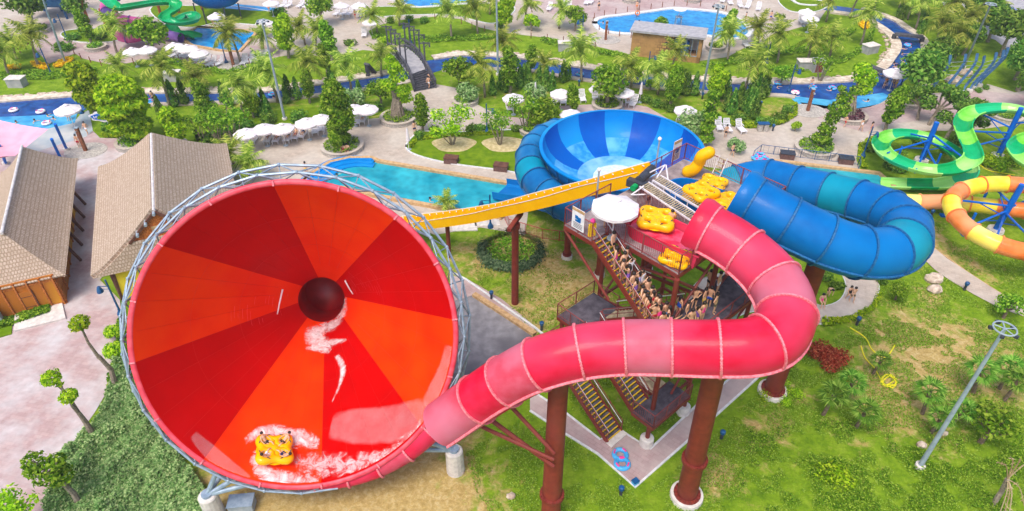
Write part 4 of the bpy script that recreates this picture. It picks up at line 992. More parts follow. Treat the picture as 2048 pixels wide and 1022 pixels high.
for (p0, p1) in (((1262,390,16.4),(1288,372,16.9)), ((1330,330,16.9),(1300,345,17.0)), ((1337,366,16.4),(1332,330,16.8)), ((1262,390,16.4),(1308,388,16.4)), ((1330,330,16.9),(1313,356,16.7))):
    b = MB(); b.cyl(P(*p0), P(*p1), .05, n=6); b.build('frame_bar', 'wrail', rl)
# little spiral slide mouth and ladder on the deck
sp = thing('play_slide', 'slide', P(1395, 350, PZ), label='short curved yellow slide standing on the deck corner next to the railing', world=True)
pth = catmull([P(1418, 305, 17.3), P(1404, 312, 17.0), P(1398, 325, 16.4), P(1388, 338, 15.9), P(1376, 343, 15.6)], 6)
b = MB(); b.prof(pth, [(.42*math.cos(a), .42*math.sin(a)) for a in [2*PI*i/14 for i in range(14)]], True)
b.sphere(pth[-1], .42, 12, 8); b.sphere(pth[0], .42, 12, 8)
b.build('chute', 'conv', sp, smooth=True)
ld_ = thing('ladder', 'ladder', T(11.5, 3.4, PZ), label='small timber step ladder leaning beside the yellow deck slide', world=True)
b = MB()
for k in (-.3, .3): b.bar(T(11.2, 3.2+k, PZ), T(11.9, 3.2+k, PZ+1.6), .06)
b.build('side_rail', 'wrail', ld_); b = MB()
for i in range(6): t = (i+.5)/6; b.bar(T(11.2+.7*t, 2.9, PZ+1.6*t), T(11.2+.7*t, 3.5, PZ+1.6*t), .08, .05)
b.build('rung', 'plank', ld_)

# ================================================================== OTHER SLIDES
def trough_slide(root, path, hw, cols, seg=2.2, ht=.7, name='chute_section'):
    rs = resample(path, seg/5); n = (len(rs)-1)//5
    prof = []
    for i in range(9): a = PI+PI*i/8; prof.append((hw*math.cos(a), hw*.75*math.sin(a)))
    prof = [(-hw-.14, .04), (-hw, .04)]+prof+[(hw, .04), (hw+.14, .04)]
    outer = [(hw+.14, -.04), (hw+.06, -.04)]+[((hw+.06)*math.cos(a), (hw*.75+.06)*math.sin(a)) for a in [2*PI-PI*i/8 for i in range(9)]]+[(-hw-.06, -.04), (-hw-.14, -.04)]
    full = prof+outer
    for k in range(n):
        a = k*5; e = a+5 if k < n-1 else len(rs)-1
        ext = [rs[max(0, a-1)]]+rs[a:e+1]+[rs[min(len(rs)-1, e+1)]]; b = MB(); vs = []
        for i in range(1, len(ext)-1):
            d = (ext[i+1]-ext[i-1]).normalized(); X = d.cross(UZ).normalized(); U = X.cross(d)
            vs += [ext[i]+X*p+U*q for p, q in full]
        m = len(full); b.add(vs, [(i*m+j, i*m+(j+1) % m, (i+1)*m+(j+1) % m, (i+1)*m+j) for i in range(len(ext)-3) for j in range(m)])
        b.build(name, cols[k % len(cols)], root, smooth=False)
gs = thing('body_slide', 'water slide', P(1845, 330, 0), label='green and lime striped open slide winding down into the turquoise pool at right', world=True)
gpth = catmull([P(2130, 262, 6.0), P(2080, 232, 5.8), P(2030, 215, 5.6), P(1985, 214, 5.4), P(1945, 222, 5.1), P(1926, 245, 4.8), P(1935, 275, 4.5), P(1946, 300, 4.2), P(1944, 318, 4.0), P(1915, 334, 3.75), P(1870, 338, 3.5), P(1820, 328, 3.3), P(1775, 306, 3.1), P(1762, 284, 2.9), P(1785, 268, 2.7), P(1825, 266, 2.5), P(1870, 278, 2.3), P(1910, 302, 2.1), P(1938, 330, 1.9), P(1930, 352, 1.6), P(1890, 365, 1.3), P(1830, 366, 1.0), P(1765, 364, .7)], 8)
trough_slide(gs, gpth, .85, ['green2', 'green1', 'green2', 'green3'], 2.6)
def spokes(root, base, top, ends, r=.3, mt='poleb', foot=True):
    b = MB(); b.cyl(base, top, r, r*.9, 14); b.build('support_pole', mt, root)
    for t, e in ends:
        b = MB(); b.cyl(V(base).lerp(V(top), t), e, r*.36, n=6); b.cyl(V(base).lerp(V(top), max(0, t-.22)), V(base).lerp(V(top), t).lerp(e, .6), r*.2, n=5); b.build('support_arm', mt, root)
    if foot: b = MB(); b.lathe([(.8, 0), (.75, .3), (0, .32)], 14, (base[0], base[1], 0)); b.build('footing', 'conc', root)
pb = P(1842, 322, 0); spokes(gs, pb, V((pb.x, pb.y, 4.9)), [(.55, P(1775, 306, 2.7)), (.6, P(1822, 268, 2.2)), (.5, P(1905, 302, 1.8)), (.7, P(1930, 318, 3.4)), (.4, P(1830, 345, 2.9)), (.35, P(1880, 345, 2.9))])
pb = P(1995, 314, 0); spokes(gs, pb, V((pb.x, pb.y, 6.2)), [(.6, P(1950, 222, 4.6)), (.5, P(1935, 262, 4.2)), (.4, P(1948, 292, 3.7)), (.7, P(2050, 245, 5.0))])
for (u, v) in ((1750, 302), (1790, 330), (1866, 345), (1912, 350)):
    q = P(u, v, 0); b = MB(); b.cyl(q, q+UZ*2.4, .12, n=8); b.build('support_pole', 'poleb', gs)
# second green coil at the right edge
g2 = thing('body_slide', 'water slide', P(2040, 300, 0), label='pale green slide bend cut off by the right edge of the photo', world=True)
trough_slide(g2, catmull([P(2130, 262, 4.4), P(2070, 270, 4.2), P(2040, 284, 4.0), P(2034, 300, 3.8), P(2060, 325, 3.5), P(2120, 340, 3.2)], 8), .85, ['green3', 'green2'], 2.6)
q = P(2090, 310, 0); b = MB(); b.cyl(q, q+UZ*4.6, .25, n=10); b.build('support_pole', 'poleb', g2)
ys_ = thing('tube_slide', 'water slide', P(1995, 450, 0), label='yellow and orange striped tube slide looping on the lawn at right', world=True)
yp = catmull([P(1790, 402, .9), P(1840, 404, 1.1), P(1900, 404, 1.4), P(1960, 410, 1.7), P(2020, 418, 2.0), P(2080, 425, 2.3), P(2130, 440, 2.6), P(2150, 475, 2.9), P(2110, 500, 3.1), P(2050, 503, 3.3), P(1985, 484, 3.5), P(1935, 455, 3.7), P(1908, 424, 3.9), P(1904, 398, 4.1), P(1925, 380, 4.3), P(1980, 368, 4.6), P(2060, 372, 4.9), P(2130, 385, 5.2)], 8)
make_tube(ys_, yp, .78, 2.3, ['yel1', 'org1', 'yel1', 'yel1', 'org1', 'yel1', 'org1'], 'org1', lip=False, nring=18)
b = MB(); d = (yp[0]-yp[4]).normalized(); X = d.cross(UZ).normalized(); U = X.cross(d)
b.lathe([(.8, 0), (.82, .5), (.9, 1.4)], 14, yp[0], axes=(X, U, d), a0=-PI*1.05, a1=.05*PI); b.build('exit_lip', 'org1', ys_)
pb = P(1990, 462, 0); spokes(ys_, pb, V((pb.x+.3, pb.y, 5.4)), [(.45, P(1935, 455, 3.2)), (.55, P(1915, 400, 3.5)), (.6, P(1985, 372, 4.0)), (.5, P(2055, 400, 2.6)), (.4, P(2055, 470, 3.0)), (.35, P(1990, 484, 3.0))])
for (u, v) in ((1930, 470), (2040, 505), (2055, 430), (1956, 420), (1888, 432)):
    q = P(u, v, 0); b = MB(); b.cyl(q, q+UZ*2.6, .13, n=8); b.box(q+UZ*.1, (.8, .5, .2), mi=0); b.build('support_pole', 'poleb', ys_)
# far slides at top left
fg = thing('body_slide', 'water slide', P(270, 60, 0), label='emerald green open slide zigzagging into the small pool at top left', world=True)
trough_slide(fg, catmull([P(150, -12, 8.4), P(190, -22, 8.0), P(215, 0, 7.2), P(235, 12, 6.9), P(270, 8, 6.6), P(310, 2, 6.2), P(345, 2, 5.8), P(350, 14, 5.4), P(330, 28, 4.8), P(335, 38, 4.3), P(360, 42, 3.9), P(388, 36, 3.4), P(378, 26, 3.0), P(352, 40, 2.3), P(342, 52, 1.8), P(355, 64, 1.2), P(380, 66, .8), P(396, 72, .5)], 8), .85, ['green1', 'green1', 'green3'], 3)
fp_ = thing('tube_slide', 'water slide', P(290, 80, 0), label='pink and purple tube slide coiling low beside the small top left pool', world=True)
fpp = catmull([P(330, -30, 7), P(260, -20, 6), P(215, 5, 5), P(214, 26, 4.2), P(240, 38, 3.6), P(275, 44, 3.1), P(300, 48, 2.8), P(290, 62, 2.4), P(250, 65, 2.1), P(240, 72, 1.8), P(262, 76, 1.6), P(300, 68, 1.3), P(335, 70, 1.0), P(362, 76, .8)], 8)
make_tube(fp_, fpp, .75, 2.2, ['pink1', 'purp1', 'pink1', 'pink1', 'purp1'], 'purp1', lip=False, nring=14)
for k, (u, v, h) in enumerate(((145, 2, 7), (178, 45, 8), (242, 50, 6.4), (325, 40, 5.5), (358, 26, 5), (405, 20, 5), (215, 60, 3.5))):
    q = P(u, v, 0); b = MB(); b.cyl(q, q+UZ*h, .24, n=10); o = b.build('support_pole', mat('rust_pole', rgb(150, 76, 40), rgb(176, 96, 56), scale=3, rough=.7), off=q); tagm(o, 'pole'); reg(o, 'rust brown steel slide support post', 'posts', u, v, 'rust brown posts under the top left slides')
ob = thing('bowl_slide', 'water slide', P(440, 12, 0), label='small dark blue bowl slide on stilts at the top edge', world=True)
c = P(432, -16, 4.2); b = MB(); b.lathe([(4.2, 0), (4.0, -1.0), (3, -1.8), (1.5, -2.3), (0, -2.3)], 28, c); b.build('bowl', 'blue', ob, smooth=True)
for a in (R(200), R(250), R(300), R(340)):
    b = MB(); b.cyl((c.x+4*math.cos(a), c.y+4*math.sin(a), 0), (c.x+4*math.cos(a), c.y+4*math.sin(a), 2.8), .12, n=6); b.build('leg', 'dark', ob)
dt = thing('slide_tower', 'tower', P(115, 40, 0), label='dark blue slide tower with maroon floor behind the top left planter', world=True)
q = P(112, 30, 0); b = MB()
for dx in (-3, 0, 3):
    for dy in (-2, 2): b.cyl((q.x+dx, q.y+dy, 0), (q.x+dx, q.y+dy, 6), .2, n=8)
for z in (2.2, 4.4): b.box((q.x, q.y, z), (7, 5, .2)); b.box((q.x, q.y-2.5, z+.6), (7, .1, 1.0))
b.build('frame', 'lampb', dt); b = MB(); b.box((q.x, q.y, 6.2), (7.6, 5.6, .25)); b.build('roof', 'brown', dt)

# ================================================================== BUILDINGS
def roofsurf(b, R0, R1, E0, E1, n=14, k=9, cv_=1.25, su=1.0):
    o = len(b.v); L1 = (E1-E0).length; L2 = ((R0+R1)/2-(E0+E1)/2).length
    for i in range(k+1):
        t = i/k
        for j in range(n+1):
            s = j/n; a = R0.lerp(R1, s); e = E0.lerp(E1, s); q = a.lerp(e, t); q.z = e.z+(a.z-e.z)*(1-t)**cv_
            w1 = (R1-R0).length; ww = w1+(L1-w1)*t
            b.uv[len(b.v)] = ((s-.5)*ww*su, t*L2*su); b.v.append(tuple(q))
    for i in range(k):
        for j in range(n):
            b.f.append([o+i*(n+1)+j, o+i*(n+1)+j+1, o+(i+1)*(n+1)+j+1, o+(i+1)*(n+1)+j]); b.m.append(0)
def mirror(p, A, B):
    d = V((B.x-A.x, B.y-A.y, 0)).normalized(); q = V((p.x-A.x, p.y-A.y, 0)); r = d*(2*q.dot(d))-q
    return V((A.x+r.x, A.y+r.y, p.z))
def building(name, label, A, B, EB, EF, walls, gab, front_drop):
    root = thing(name, 'building', ((A.x+B.x)/2, (A.y+B.y)/2, 0), label=label, world=True)
    mEB, mEF = mirror(EB, A, B), mirror(EF, A, B)
    b = MB(); roofsurf(b, A, B, EB, EF); roofsurf(b, B, A, mEF, mEB)
    if gab:
        d = (B-A).normalized(); G = B-UZ*gab; GL = G.lerp(EF, .0)
        gl = B.lerp(EF, .42); gl.z = EF.z+(B.z-EF.z)*(.58)**1.25; gr = mirror(gl, A, B)
        roofsurf(b, gl+UZ*.02, gr+UZ*.02, EF, mEF)
    else: roofsurf(b, B, B+V((.01, 0, 0)), EF, mEF)
    roofsurf(b, A, A+V((.01, 0, 0)), mEB, EB)
    ro = b.build('roof', 'thatch', root)
    sol = ro.modifiers.new('thickness', 'SOLIDIFY'); sol.thickness = .28; sol.offset = -1
    b = MB(); b.tube([A+UZ*.1, B+UZ*.1+(B-A).normalized()*.3], .13, 8); b.build('ridge_cap', 'ridge', root)
    if gab:
        b = MB(); dd = (B-A).normalized()*.12
        b.add([B+dd, gl+dd, gr+dd], [(0, 1, 2)]); b.build('gable', 'gable', root)
        b = MB(); o2 = dd*2.4; b.bar(B+o2, gl+o2, .16, .22); b.bar(B+o2, gr+o2, .16, .22); b.build('barge_board', 'brown', root)
        b = MB()
        for e_, t in ((gl, .02), (gl, .35), (gl, .68), (gr, .35), (gr, .68)): q = B.lerp(e_, t)+dd*2; b = MB(); b.cyl(q-dd*2, q+dd*4, .13, n=8); b.build('purlin_end', 'mast', root)
        q = gl.lerp(gr, .62)*.5+B*.5; ax = (gr-gl).normalized(); b = MB(); b.box(gl.lerp(gr, .6).lerp(B, .28)+dd*1.6, (2.0, .05, .8), axes=(ax, ax.cross(UZ), UZ)); b.build('sign_panel', 'coping', root)
    return root, mEB, mEF
A1, B1 = P(45, 293, 6.6), P(5, 465, 6.6); EB1, EF1 = P(156, 316, 3.0), P(131, 549, 3.0)
h1, mb1, mf1 = building('thatched_building', 'yellow walled building under the thatched roof at the left edge', A1, B1, EB1, EF1, None, 0, 2)
A2, B2 = P(303, 270, 8.0), P(308, 420, 8.0); EB2, EF2 = P(200, 337, 3.3), P(186, 556, 3.3)
h2, mb2, mf2 = building('thatched_building', 'open thatched pavilion with a small woven gable left of the funnel', A2, B2, EB2, EF2, None, 1.6, 2)
# walls of the first
W1 = P(131, 606, 0); dE = (EB1-EF1); dE.z = 0; dE.normalize(); dF = V((mf1.x-EF1.x, mf1.y-EF1.y, 0)).normalized(); wl = 15.5; wf = (mf1-EF1).length-1.4; HW = 3.2
b = MB()
b.bar(W1+UZ*HW/2+dE*.0, W1+dE*wl+UZ*HW/2, .18, HW, up=UZ); b.bar(W1+UZ*HW/2, W1+dF*wf+UZ*HW/2, .18, HW, up=UZ); b.bar(W1+dE*wl+UZ*HW/2, W1+dE*wl+dF*wf+UZ*HW/2, .18, HW, up=UZ); b.bar(W1+dF*wf+UZ*HW/2, W1+dE*wl+dF*wf+UZ*HW/2, .18, HW, up=UZ)
b.build('wall', 'ywall', h1)
nF = V((dE.x, dE.y, 0))*-1; nE = V((-dF.x, -dF.y, 0))
b = MB()
for i in range(7): q = W1+dF*(i*wf/6); b.bar(q+nF*.12, q+nF*.12+UZ*HW, .16)
for i in range(9): q = W1+dE*(i*wl/8); b.bar(q+nE*.12, q+nE*.12+UZ*HW, .14)
for z in (1.1, 2.2): b.bar(W1+nE*.1+UZ*z, W1+dE*wl+nE*.1+UZ*z, .07, .1)
for z in (.15, 2.7): b.bar(W1+nF*.1+UZ*z, W1+dF*wf+nF*.1+UZ*z, .07, .16)
b.build('timber_frame', 'gable', h1)
q = W1+dF*2.3+nF*.13; b = MB(); b.box(q+UZ*1.1, (1.1, .08, 2.2), axes=(dF, nF, UZ)); door = b.build('door', 'ywall', h1)
b = MB(); b.box(q+UZ*1.65, (.9, .1, .06), axes=(dF, nF, UZ)); b.box(q+UZ*.6, (.9, .1, .06), axes=(dF, nF, UZ)); b.box(q+dF*.5+UZ*1.1, (.1, .12, 2.2), axes=(dF, nF, UZ)); b.box(q-dF*.5+UZ*1.1, (.1, .12, 2.2), axes=(dF, nF, UZ)); b.build('door_panel', 'brown', door)
for k in (7.6, 10.6):
    q = W1+dF*k+nF*.13; b = MB(); b.box(q+UZ*1.5, (2.3, .1, 1.3), axes=(dF, nF, UZ)); wn = b.build('window', 'brown', h1)
    b = MB()
    for i in range(4): b.box(q+dF*(-.84+.56*i)+UZ*1.5+nF*.03, (.44, .08, 1.05), axes=(dF, nF, UZ))
    b.build('shutter_panel', 'box', wn)
for i in range(4):
    q = W1+dE*(5.2+i*2.6)+nE*.14; b = MB(); b.box(q+UZ*1.9, (1.7, .08, 1.4), axes=(dE, nE, UZ)); b.build('window', 'dark', h1)
for i in range(5):
    q = W1+dE*(6+i*2.6)+nE*1.0; b = MB(); b.bar(q+UZ*.1, q-nE*.8+UZ*2.7, .22); b.build('roof_strut', 'brown', h1)
# air conditioner beside the door
q = W1+dF*5.2+nF*.55; ac = thing('air_conditioner', 'air conditioner', q, label='grey double fan air conditioner against the yellow wall', world=True)
b = MB(); b.box(q+UZ*.75, (1.3, .5, 1.5), axes=(dF, nF, UZ)); b.build('casing', 'mast', ac)
for z in (.4, 1.1): b = MB(); b.cyl(q+nF*.25+UZ*z, q+nF*.3+UZ*z, .27, n=14); b.build('fan_grille', 'dark', ac)
b = MB(); b.tube([q+dF*-.5+UZ*1.5, q+dF*-.55+UZ*2.3-nF*.3, q+dF*-.7+UZ*2.9-nF*.4], .06, 6); b.build('duct', 'white', ac)
MB().poly([W1+nF*.1+dF*.2, W1+nF*2.4+dF*-.2, W1+nF*2.4+dF*3.6, W1+nF*.1+dF*3.8], 0, .2).build('door_step', 'conc', kind='structure')
# bed in front of the building and mast
MB().poly([W1+nF*.9+dF*3.9, W1+nF*2.6+dF*3.8, W1+nF*3.2+dF*14, W1+nF*.9+dF*14], 0, .12).build('planting_bed', 'lawn', kind='structure')
# posts and yellow sheet of the second
b = MB(); d2 = (B2-A2); d2.z = 0; d2.normalize(); s2v = V((EF2.x-mf2.x, EF2.y-mf2.y, 0)).normalized()
for t in (.04, .25, .5, .75, .96):
    for e0, e1_ in ((EB2, EF2), (mb2, mf2)):
        q = e0.lerp(e1_, t); s_ = 1 if e0 is EB2 else -1; q = q-s2v*s_*1.2; b.cyl((q.x, q.y, 0), (q.x, q.y, 3.6), .16, n=8)
b.build('post', 'brown', h2)
q0 = P(232, 552, 3.0); b = MB(); b.add([P(228, 548, 3.1), P(300, 528, 3.1), P(330, 580, .3), P(246, 600, .3)], [(0, 1, 2, 3)]); o = b.build('end_screen', 'yshade', h2)
so = o.modifiers.new('thick', 'SOLIDIFY'); so.thickness = .06
b = MB(); b.bar(P(227, 549, 3.1), P(245, 601, .3), .2, .2); b.build('screen_post', 'brown', h2)
# stone pump house
ph = thing('pump_house', 'building', P(1330, 118, 0), label='low stone clad pump house with flat pale roof beside the pool', world=True)
a0 = P(1260, 111, 0); a1 = P(1398, 127, 0); dx_ = (a1-a0).normalized(); dn = V((-dx_.y, dx_.x, 0)); wl_ = (a1-a0).length; H_ = 3.7; D_ = 3.6
M['stone'] = brickish('rubble_stone', rgb(196, 150, 90), rgb(120, 84, 50), rgb(84, 66, 50), 1.0, .62, .42, .05, noise_c=rgb(176, 134, 84))
M['stone'].node_tree.nodes['Mapping'].inputs['Rotation'].default_value = (PI/2, 0, 0)
b = MB(); b.box(a0+dx_*(wl_*.3)+dn*D_/2+UZ*H_/2, (wl_*.6, D_, H_), axes=(dx_, dn, UZ)); b.box(a0+dx_*(wl_*.8)+dn*D_/2+UZ*.45, (wl_*.4, D_, .9), axes=(dx_, dn, UZ)); b.box(a0+dx_*(wl_*.975)+dn*D_/2+UZ*H_/2, (wl_*.05, D_, H_-.02), axes=(dx_, dn, UZ))
b.build('wall', 'stone', ph)
b = MB(); b.box(a0+dx_*wl_*.5+dn*D_*.5+UZ*(H_+.16), (wl_+.7, D_+.8, .3), axes=(dx_, dn, UZ)); b.build('roof', 'asph', ph)
b = MB(); b.box(a0+dx_*(wl_*.77)+dn*2.8+UZ*1.9, (wl_*.36, .2, 2.4), axes=(dx_, dn, UZ)); b.build('back_panel', 'white', ph)
b = MB()
for k in (.62, .7, .78, .86, .94): b.bar(a0+dx_*wl_*k+UZ*.9+dn*.1, a0+dx_*wl_*k+UZ*H_+dn*.1, .08)
b.bar(a0+dx_*wl_*.6+UZ*.95+dn*.1, a0+dx_*wl_*.97+UZ*.95+dn*.1, .1); b.build('window_frame', 'steel', ph)
b = MB(); b.box(a0+dx_*wl_*.66+dn*1.2+UZ*1.8, (1.6, 1.2, 1.6), axes=(dx_, dn, UZ)); b.cyl(a0+dx_*wl_*.77+dn*1.5+UZ*.9, a0+dx_*wl_*.77+dn*1.5+UZ*2.6, .5, n=12); b.build('pump', 'poleb', ph)
MB().add([a0+dx_*wl_*.5-dn*.02+UZ*2.5+dx_*math.cos(a)*.22+UZ*math.sin(a)*.22 for a in [2*PI*i/12 for i in range(12)]], [tuple(range(12))]).build('vent', 'dark', ph)

# footbridge
fb = thing('footbridge', 'bridge', P(840, 150, 0), label='dark timber footbridge with steps and lantern posts crossing the lazy river', world=True)
bl = [P(777, 100, .3), P(790, 112, 1.2), P(803, 128, 1.9), P(818, 150, 1.9), P(829, 184, 0)]
br_ = [P(812, 94, .3), P(826, 104, 1.2), P(840, 118, 1.9), P(852, 138, 1.9), P(872, 176, 0)]
b = MB(); vs = []; L_ = catmull(bl[:4], 5); R_ = catmull(br_[:4], 5)
for l, r in zip(L_, R_): vs += [l, r, r-UZ*.2, l-UZ*.2]
b.add(vs, [(i*4+j, i*4+(j+1) % 4, (i+1)*4+(j+1) % 4, (i+1)*4+j) for i in range(len(L_)-1) for j in range(4)]); b.build('deck', 'asph', fb)
b = MB(); n = 9
for i in range(n):
    t0, t1 = i/n, (i+1)/n; l0, l1 = bl[3].lerp(bl[4], t0), bl[3].lerp(bl[4], t1); r0, r1 = br_[3].lerp(br_[4], t0), br_[3].lerp(br_[4], t1)
    z = 1.9*(1-t1)+.05; q = [V((p.x, p.y, z)) for p in (l0, r0, r1, l1)]; q2 = [V((p.x, p.y, z-.22)) for p in q]
    b.add(q+q2, [(0, 1, 2, 3), (7, 6, 5, 4), (3, 2, 6, 7), (0, 3, 7, 4), (1, 0, 4, 5), (2, 1, 5, 6)])
b.build('step', 'wood', fb)
for side in (bl, br_):
    p = catmull(side, 5); b = MB(); b.prof([q+UZ*1.1 for q in p], [(-.14, -.12), (-.14, .12), (.14, .12), (.14, -.12)], True); b.prof([q+UZ*.45 for q in p], [(-.08, -.16), (-.08, .16), (.08, .16), (.08, -.16)], True)
    for q in resample(p, 1.3): b.bar(q, q+UZ*1.1, .14)
    b.build('parapet', 'wood', fb)
    for q in resample(p, 3.6)[:-1]:
        b = MB(); b.bar(q, q+UZ*3.8, .2); b.bar(q+V((-.7, 0, 3.6)), q+V((.9, 0, 3.6)), .14); b.bar(q+V((-.1, 0, 2.9)), q+V((.6, 0, 3.5)), .09); b.box(q+V((.75, 0, 3.25)), (.22, .22, .34)); b.build('lantern_post', 'wood', fb)
# beams over the river
for (a, c, lb) in (((1790, 68, 1.0), (1846, 74, 1.0), 'dark beam bridge over the far bend of the river'), ((1738, 132, 1.0), (1792, 152, 1.0), 'dark beam bridge left of the river bend umbrella'), ((1244, 158, 2.6), (1252, 128, .4), 'small dark timber prop standing on the river bank left of the pump house'), ((733, 128, 2.0), (748, 145, .3), 'dark triangular timber wedge by the river left of the footbridge')):
    b = MB(); a = P(*a); c = P(*c); b.bar(a, c, .9, .35); 
    for q in (a, c): b.box((q.x, q.y, q.z/2), (.5, .5, q.z))
    o = b.build('beam_bridge', 'wood'); tagm(o, 'beam', lb)
# pink shade sail
o = MB(); cs = [P(-60, 222, 5.0), P(97, 258, 4.2), P(30, 312, 3.6), P(-60, 330, 4.5)]; N_ = 10; vs = []
for i in range(N_+1):
    for j in range(N_+1):
        s, t = i/N_, j/N_; q = cs[0].lerp(cs[1], s).lerp(cs[3].lerp(cs[2], s), t); q.z -= 1.1*math.sin(PI*s)*math.sin(PI*t)
        q += (V((cs[0]+cs[1]+cs[2]+cs[3])/4)-q)*.12*(1-abs(2*s-1)**2 if t in (0, 1) else 0)*1; vs.append(q)
o.add(vs, [(i*(N_+1)+j, i*(N_+1)+j+1, (i+1)*(N_+1)+j+1, (i+1)*(N_+1)+j) for i in range(N_) for j in range(N_)])
ss = thing('shade_sail', 'shade sail', P(40, 300, 0), label='pale pink shade sail stretched over the left wave pool edge', world=True)
x = o.build('sail', 'canvasp', ss, smooth=True)
for (bu, bv, tu, tv, h) in ((122, 318, 103, 278, 3.4), (134, 300, 110, 248, 4.2), (12, 328, -2, 290, 3.6)):
    q = P(bu, bv, 0); b = MB(); b.cyl(q, P(tu, tv, h), .16, n=8); b.build('mast', 'poleb', ss)
    b = MB(); b.cyl(q, q+UZ*.3, .35, n=10); b.build('footing', 'conc', ss)
# cloud sign
cs_ = thing('cloud_sign', 'sign', P(222, 268, 0), label='blue cloud-shaped park sign with white border on a thin pole', world=True)
q = P(205, 234, 2.6); b = MB()
def blobshape(c, rx, rz, y, n=28, wob=.12): return [V((c.x+rx*(1+wob*math.sin(7*a))*math.cos(a), y, c.z+rz*(1+wob*math.sin(7*a))*math.sin(a))) for a in [2*PI*i/n for i in range(n)]]
def slab(b, pts, th, mi=0):
    n = len(pts); b.add(pts+[p+V((0, th, 0)) for p in pts], [tuple(range(n)), tuple(range(2*n-1, n-1, -1))]+[((i+1) % n, i, n+i, n+(i+1) % n) for i in range(n)], mi)
slab(b, blobshape(q, 1.55, .62, q.y), .15); b.build('border', 'white', cs_)
b = MB(); slab(b, blobshape(q, 1.38, .42, q.y-.04, wob=.05), .03); b.build('panel', 'poleb', cs_)
b = MB(); rr = random.Random(5)
for i in range(9): b.box((q.x-1+.25*i, q.y-.07, q.z+.03*math.sin(i*2)), (.1, .03, .3-.08*(i % 3))); 
for i in range(8): b.box((q.x-.92+.25*i, q.y-.07, q.z+(.1 if i % 2 else -.08)), (.16, .03, .07))
b.build('lettering', 'white', cs_)
b = MB(); pb = P(222, 268, 0); b.cyl(pb, (q.x+.4, q.y, q.z-.4), .06, n=6); b.build('pole', 'mast', cs_)

# ================================================================== SMALL THINGS
# lamp masts with ring heads
def mast(u, v, tu, tv, h=13, lab=''):
    f = P(u, v, 0); t = V((f.x, f.y, h)); root = thing('lamp_mast', 'lamp mast', f, world=True)
    if tu is not None: t = P(tu, tv, h)
    b = MB(); b.cyl(f, t, .17, .1, 10); b.build('pole', 'mast', root)
    b = MB(); b.torus(t, .6, .05, 20, 6)
    for k in range(5): a = 2*PI*k/5; b.cyl(t, t+V((math.cos(a)*.6, math.sin(a)*.6, 0)), .035, n=5)
    b.build('ring', 'mast', root)
    for k in range(5):
        a = 2*PI*k/5+.3; c = t+V((math.cos(a)*.66, math.sin(a)*.66, -.12)); b = MB(); b.box(c, (.24, .2, .16), rz=a); b.build('lamp', 'dark', root)
    b = MB(); b.cyl(f, f+UZ*.35, .32, n=12); b.build('base', 'conc', root)
    reg(root, 'tall slim grey lamp mast', 'masts', u, v, 'tall grey lamp masts')
mast(131, 126, 72, -40); mast(570, 240, 524, 42); mast(996, 150, 992, -50, 14); mast(1404, 189, 1438, 12); mast(1926, 137, 1982, 8); mast(1838, 935, 2010, 657)
# blue lantern posts
LP = [(134,77),(103,149),(164,227),(453,126),(656,99),(822,88),(974,266),(1164,79),(1294,156),(1533,126),(1577,184),(1800,175),(1725,314),(981,455),(243,630)]
p0 = thing('lantern_post', 'lamp post')
b = MB(); b.cyl((0, 0, 0), (0, 0, 3.9), .09, .07, 8); b.lathe([(.3, 0), (.28, .25), (.14, .5), (.1, .7)], 10); b.build('pole', 'lampb', p0)
for s in (1,):
    b = MB(); b.bar((0, 0, 3.2), (.85*s, 0, 3.2), .05); b.bar((0, 0, 2.9), (.7*s, 0, 2.9), .04); b.bar((.7*s, 0, 2.9), (.7*s, 0, 3.2), .04); b.build('bracket', 'lampb', p0)
    b = MB(); b.lathe([(.04, 0), (.12, -.08), (.24, -.4), (.27, -.62), (.05, -.62)], 8, (.85*s, 0, 3.2)); b.build('lantern', 'lampb', p0)
reg_kids(p0)
for i, (u, v) in enumerate(LP):
    c = copytree(p0, P(u, v, 0), R(180) if u in (981, 243, 103, 134) else R(200 if i % 2 else 10)); reg(c, 'slim dark blue lantern post', 'lantern posts', u, v, 'blue lantern posts')
remove_proto(p0)
# bollards
p0 = thing('bollard', 'bollard light'); b = MB(); b.cyl((0, 0, 0), (0, 0, .6), .11, n=10); b.build('post', 'dark', p0); b = MB(); b.lathe([(.16, .6), (.19, .66), (.19, .86), (.12, .92), (0, .92)], 10); b.build('lamp_cap', 'lampb', p0); reg_kids(p0)
for u, v in ((983,598),(1083,660),(1861,434),(1928,580),(1713,650),(1241,990),(1442,878),(1384,112),(1430,152),(1520,215),(1545,262),(1404,198),(1462,226),(1870,862),(1158,172)):
    c = copytree(p0, P(u, v, 0)); reg(c, 'short blue bollard light', 'bollards', u, v, 'garden bollard lights')
remove_proto(p0)
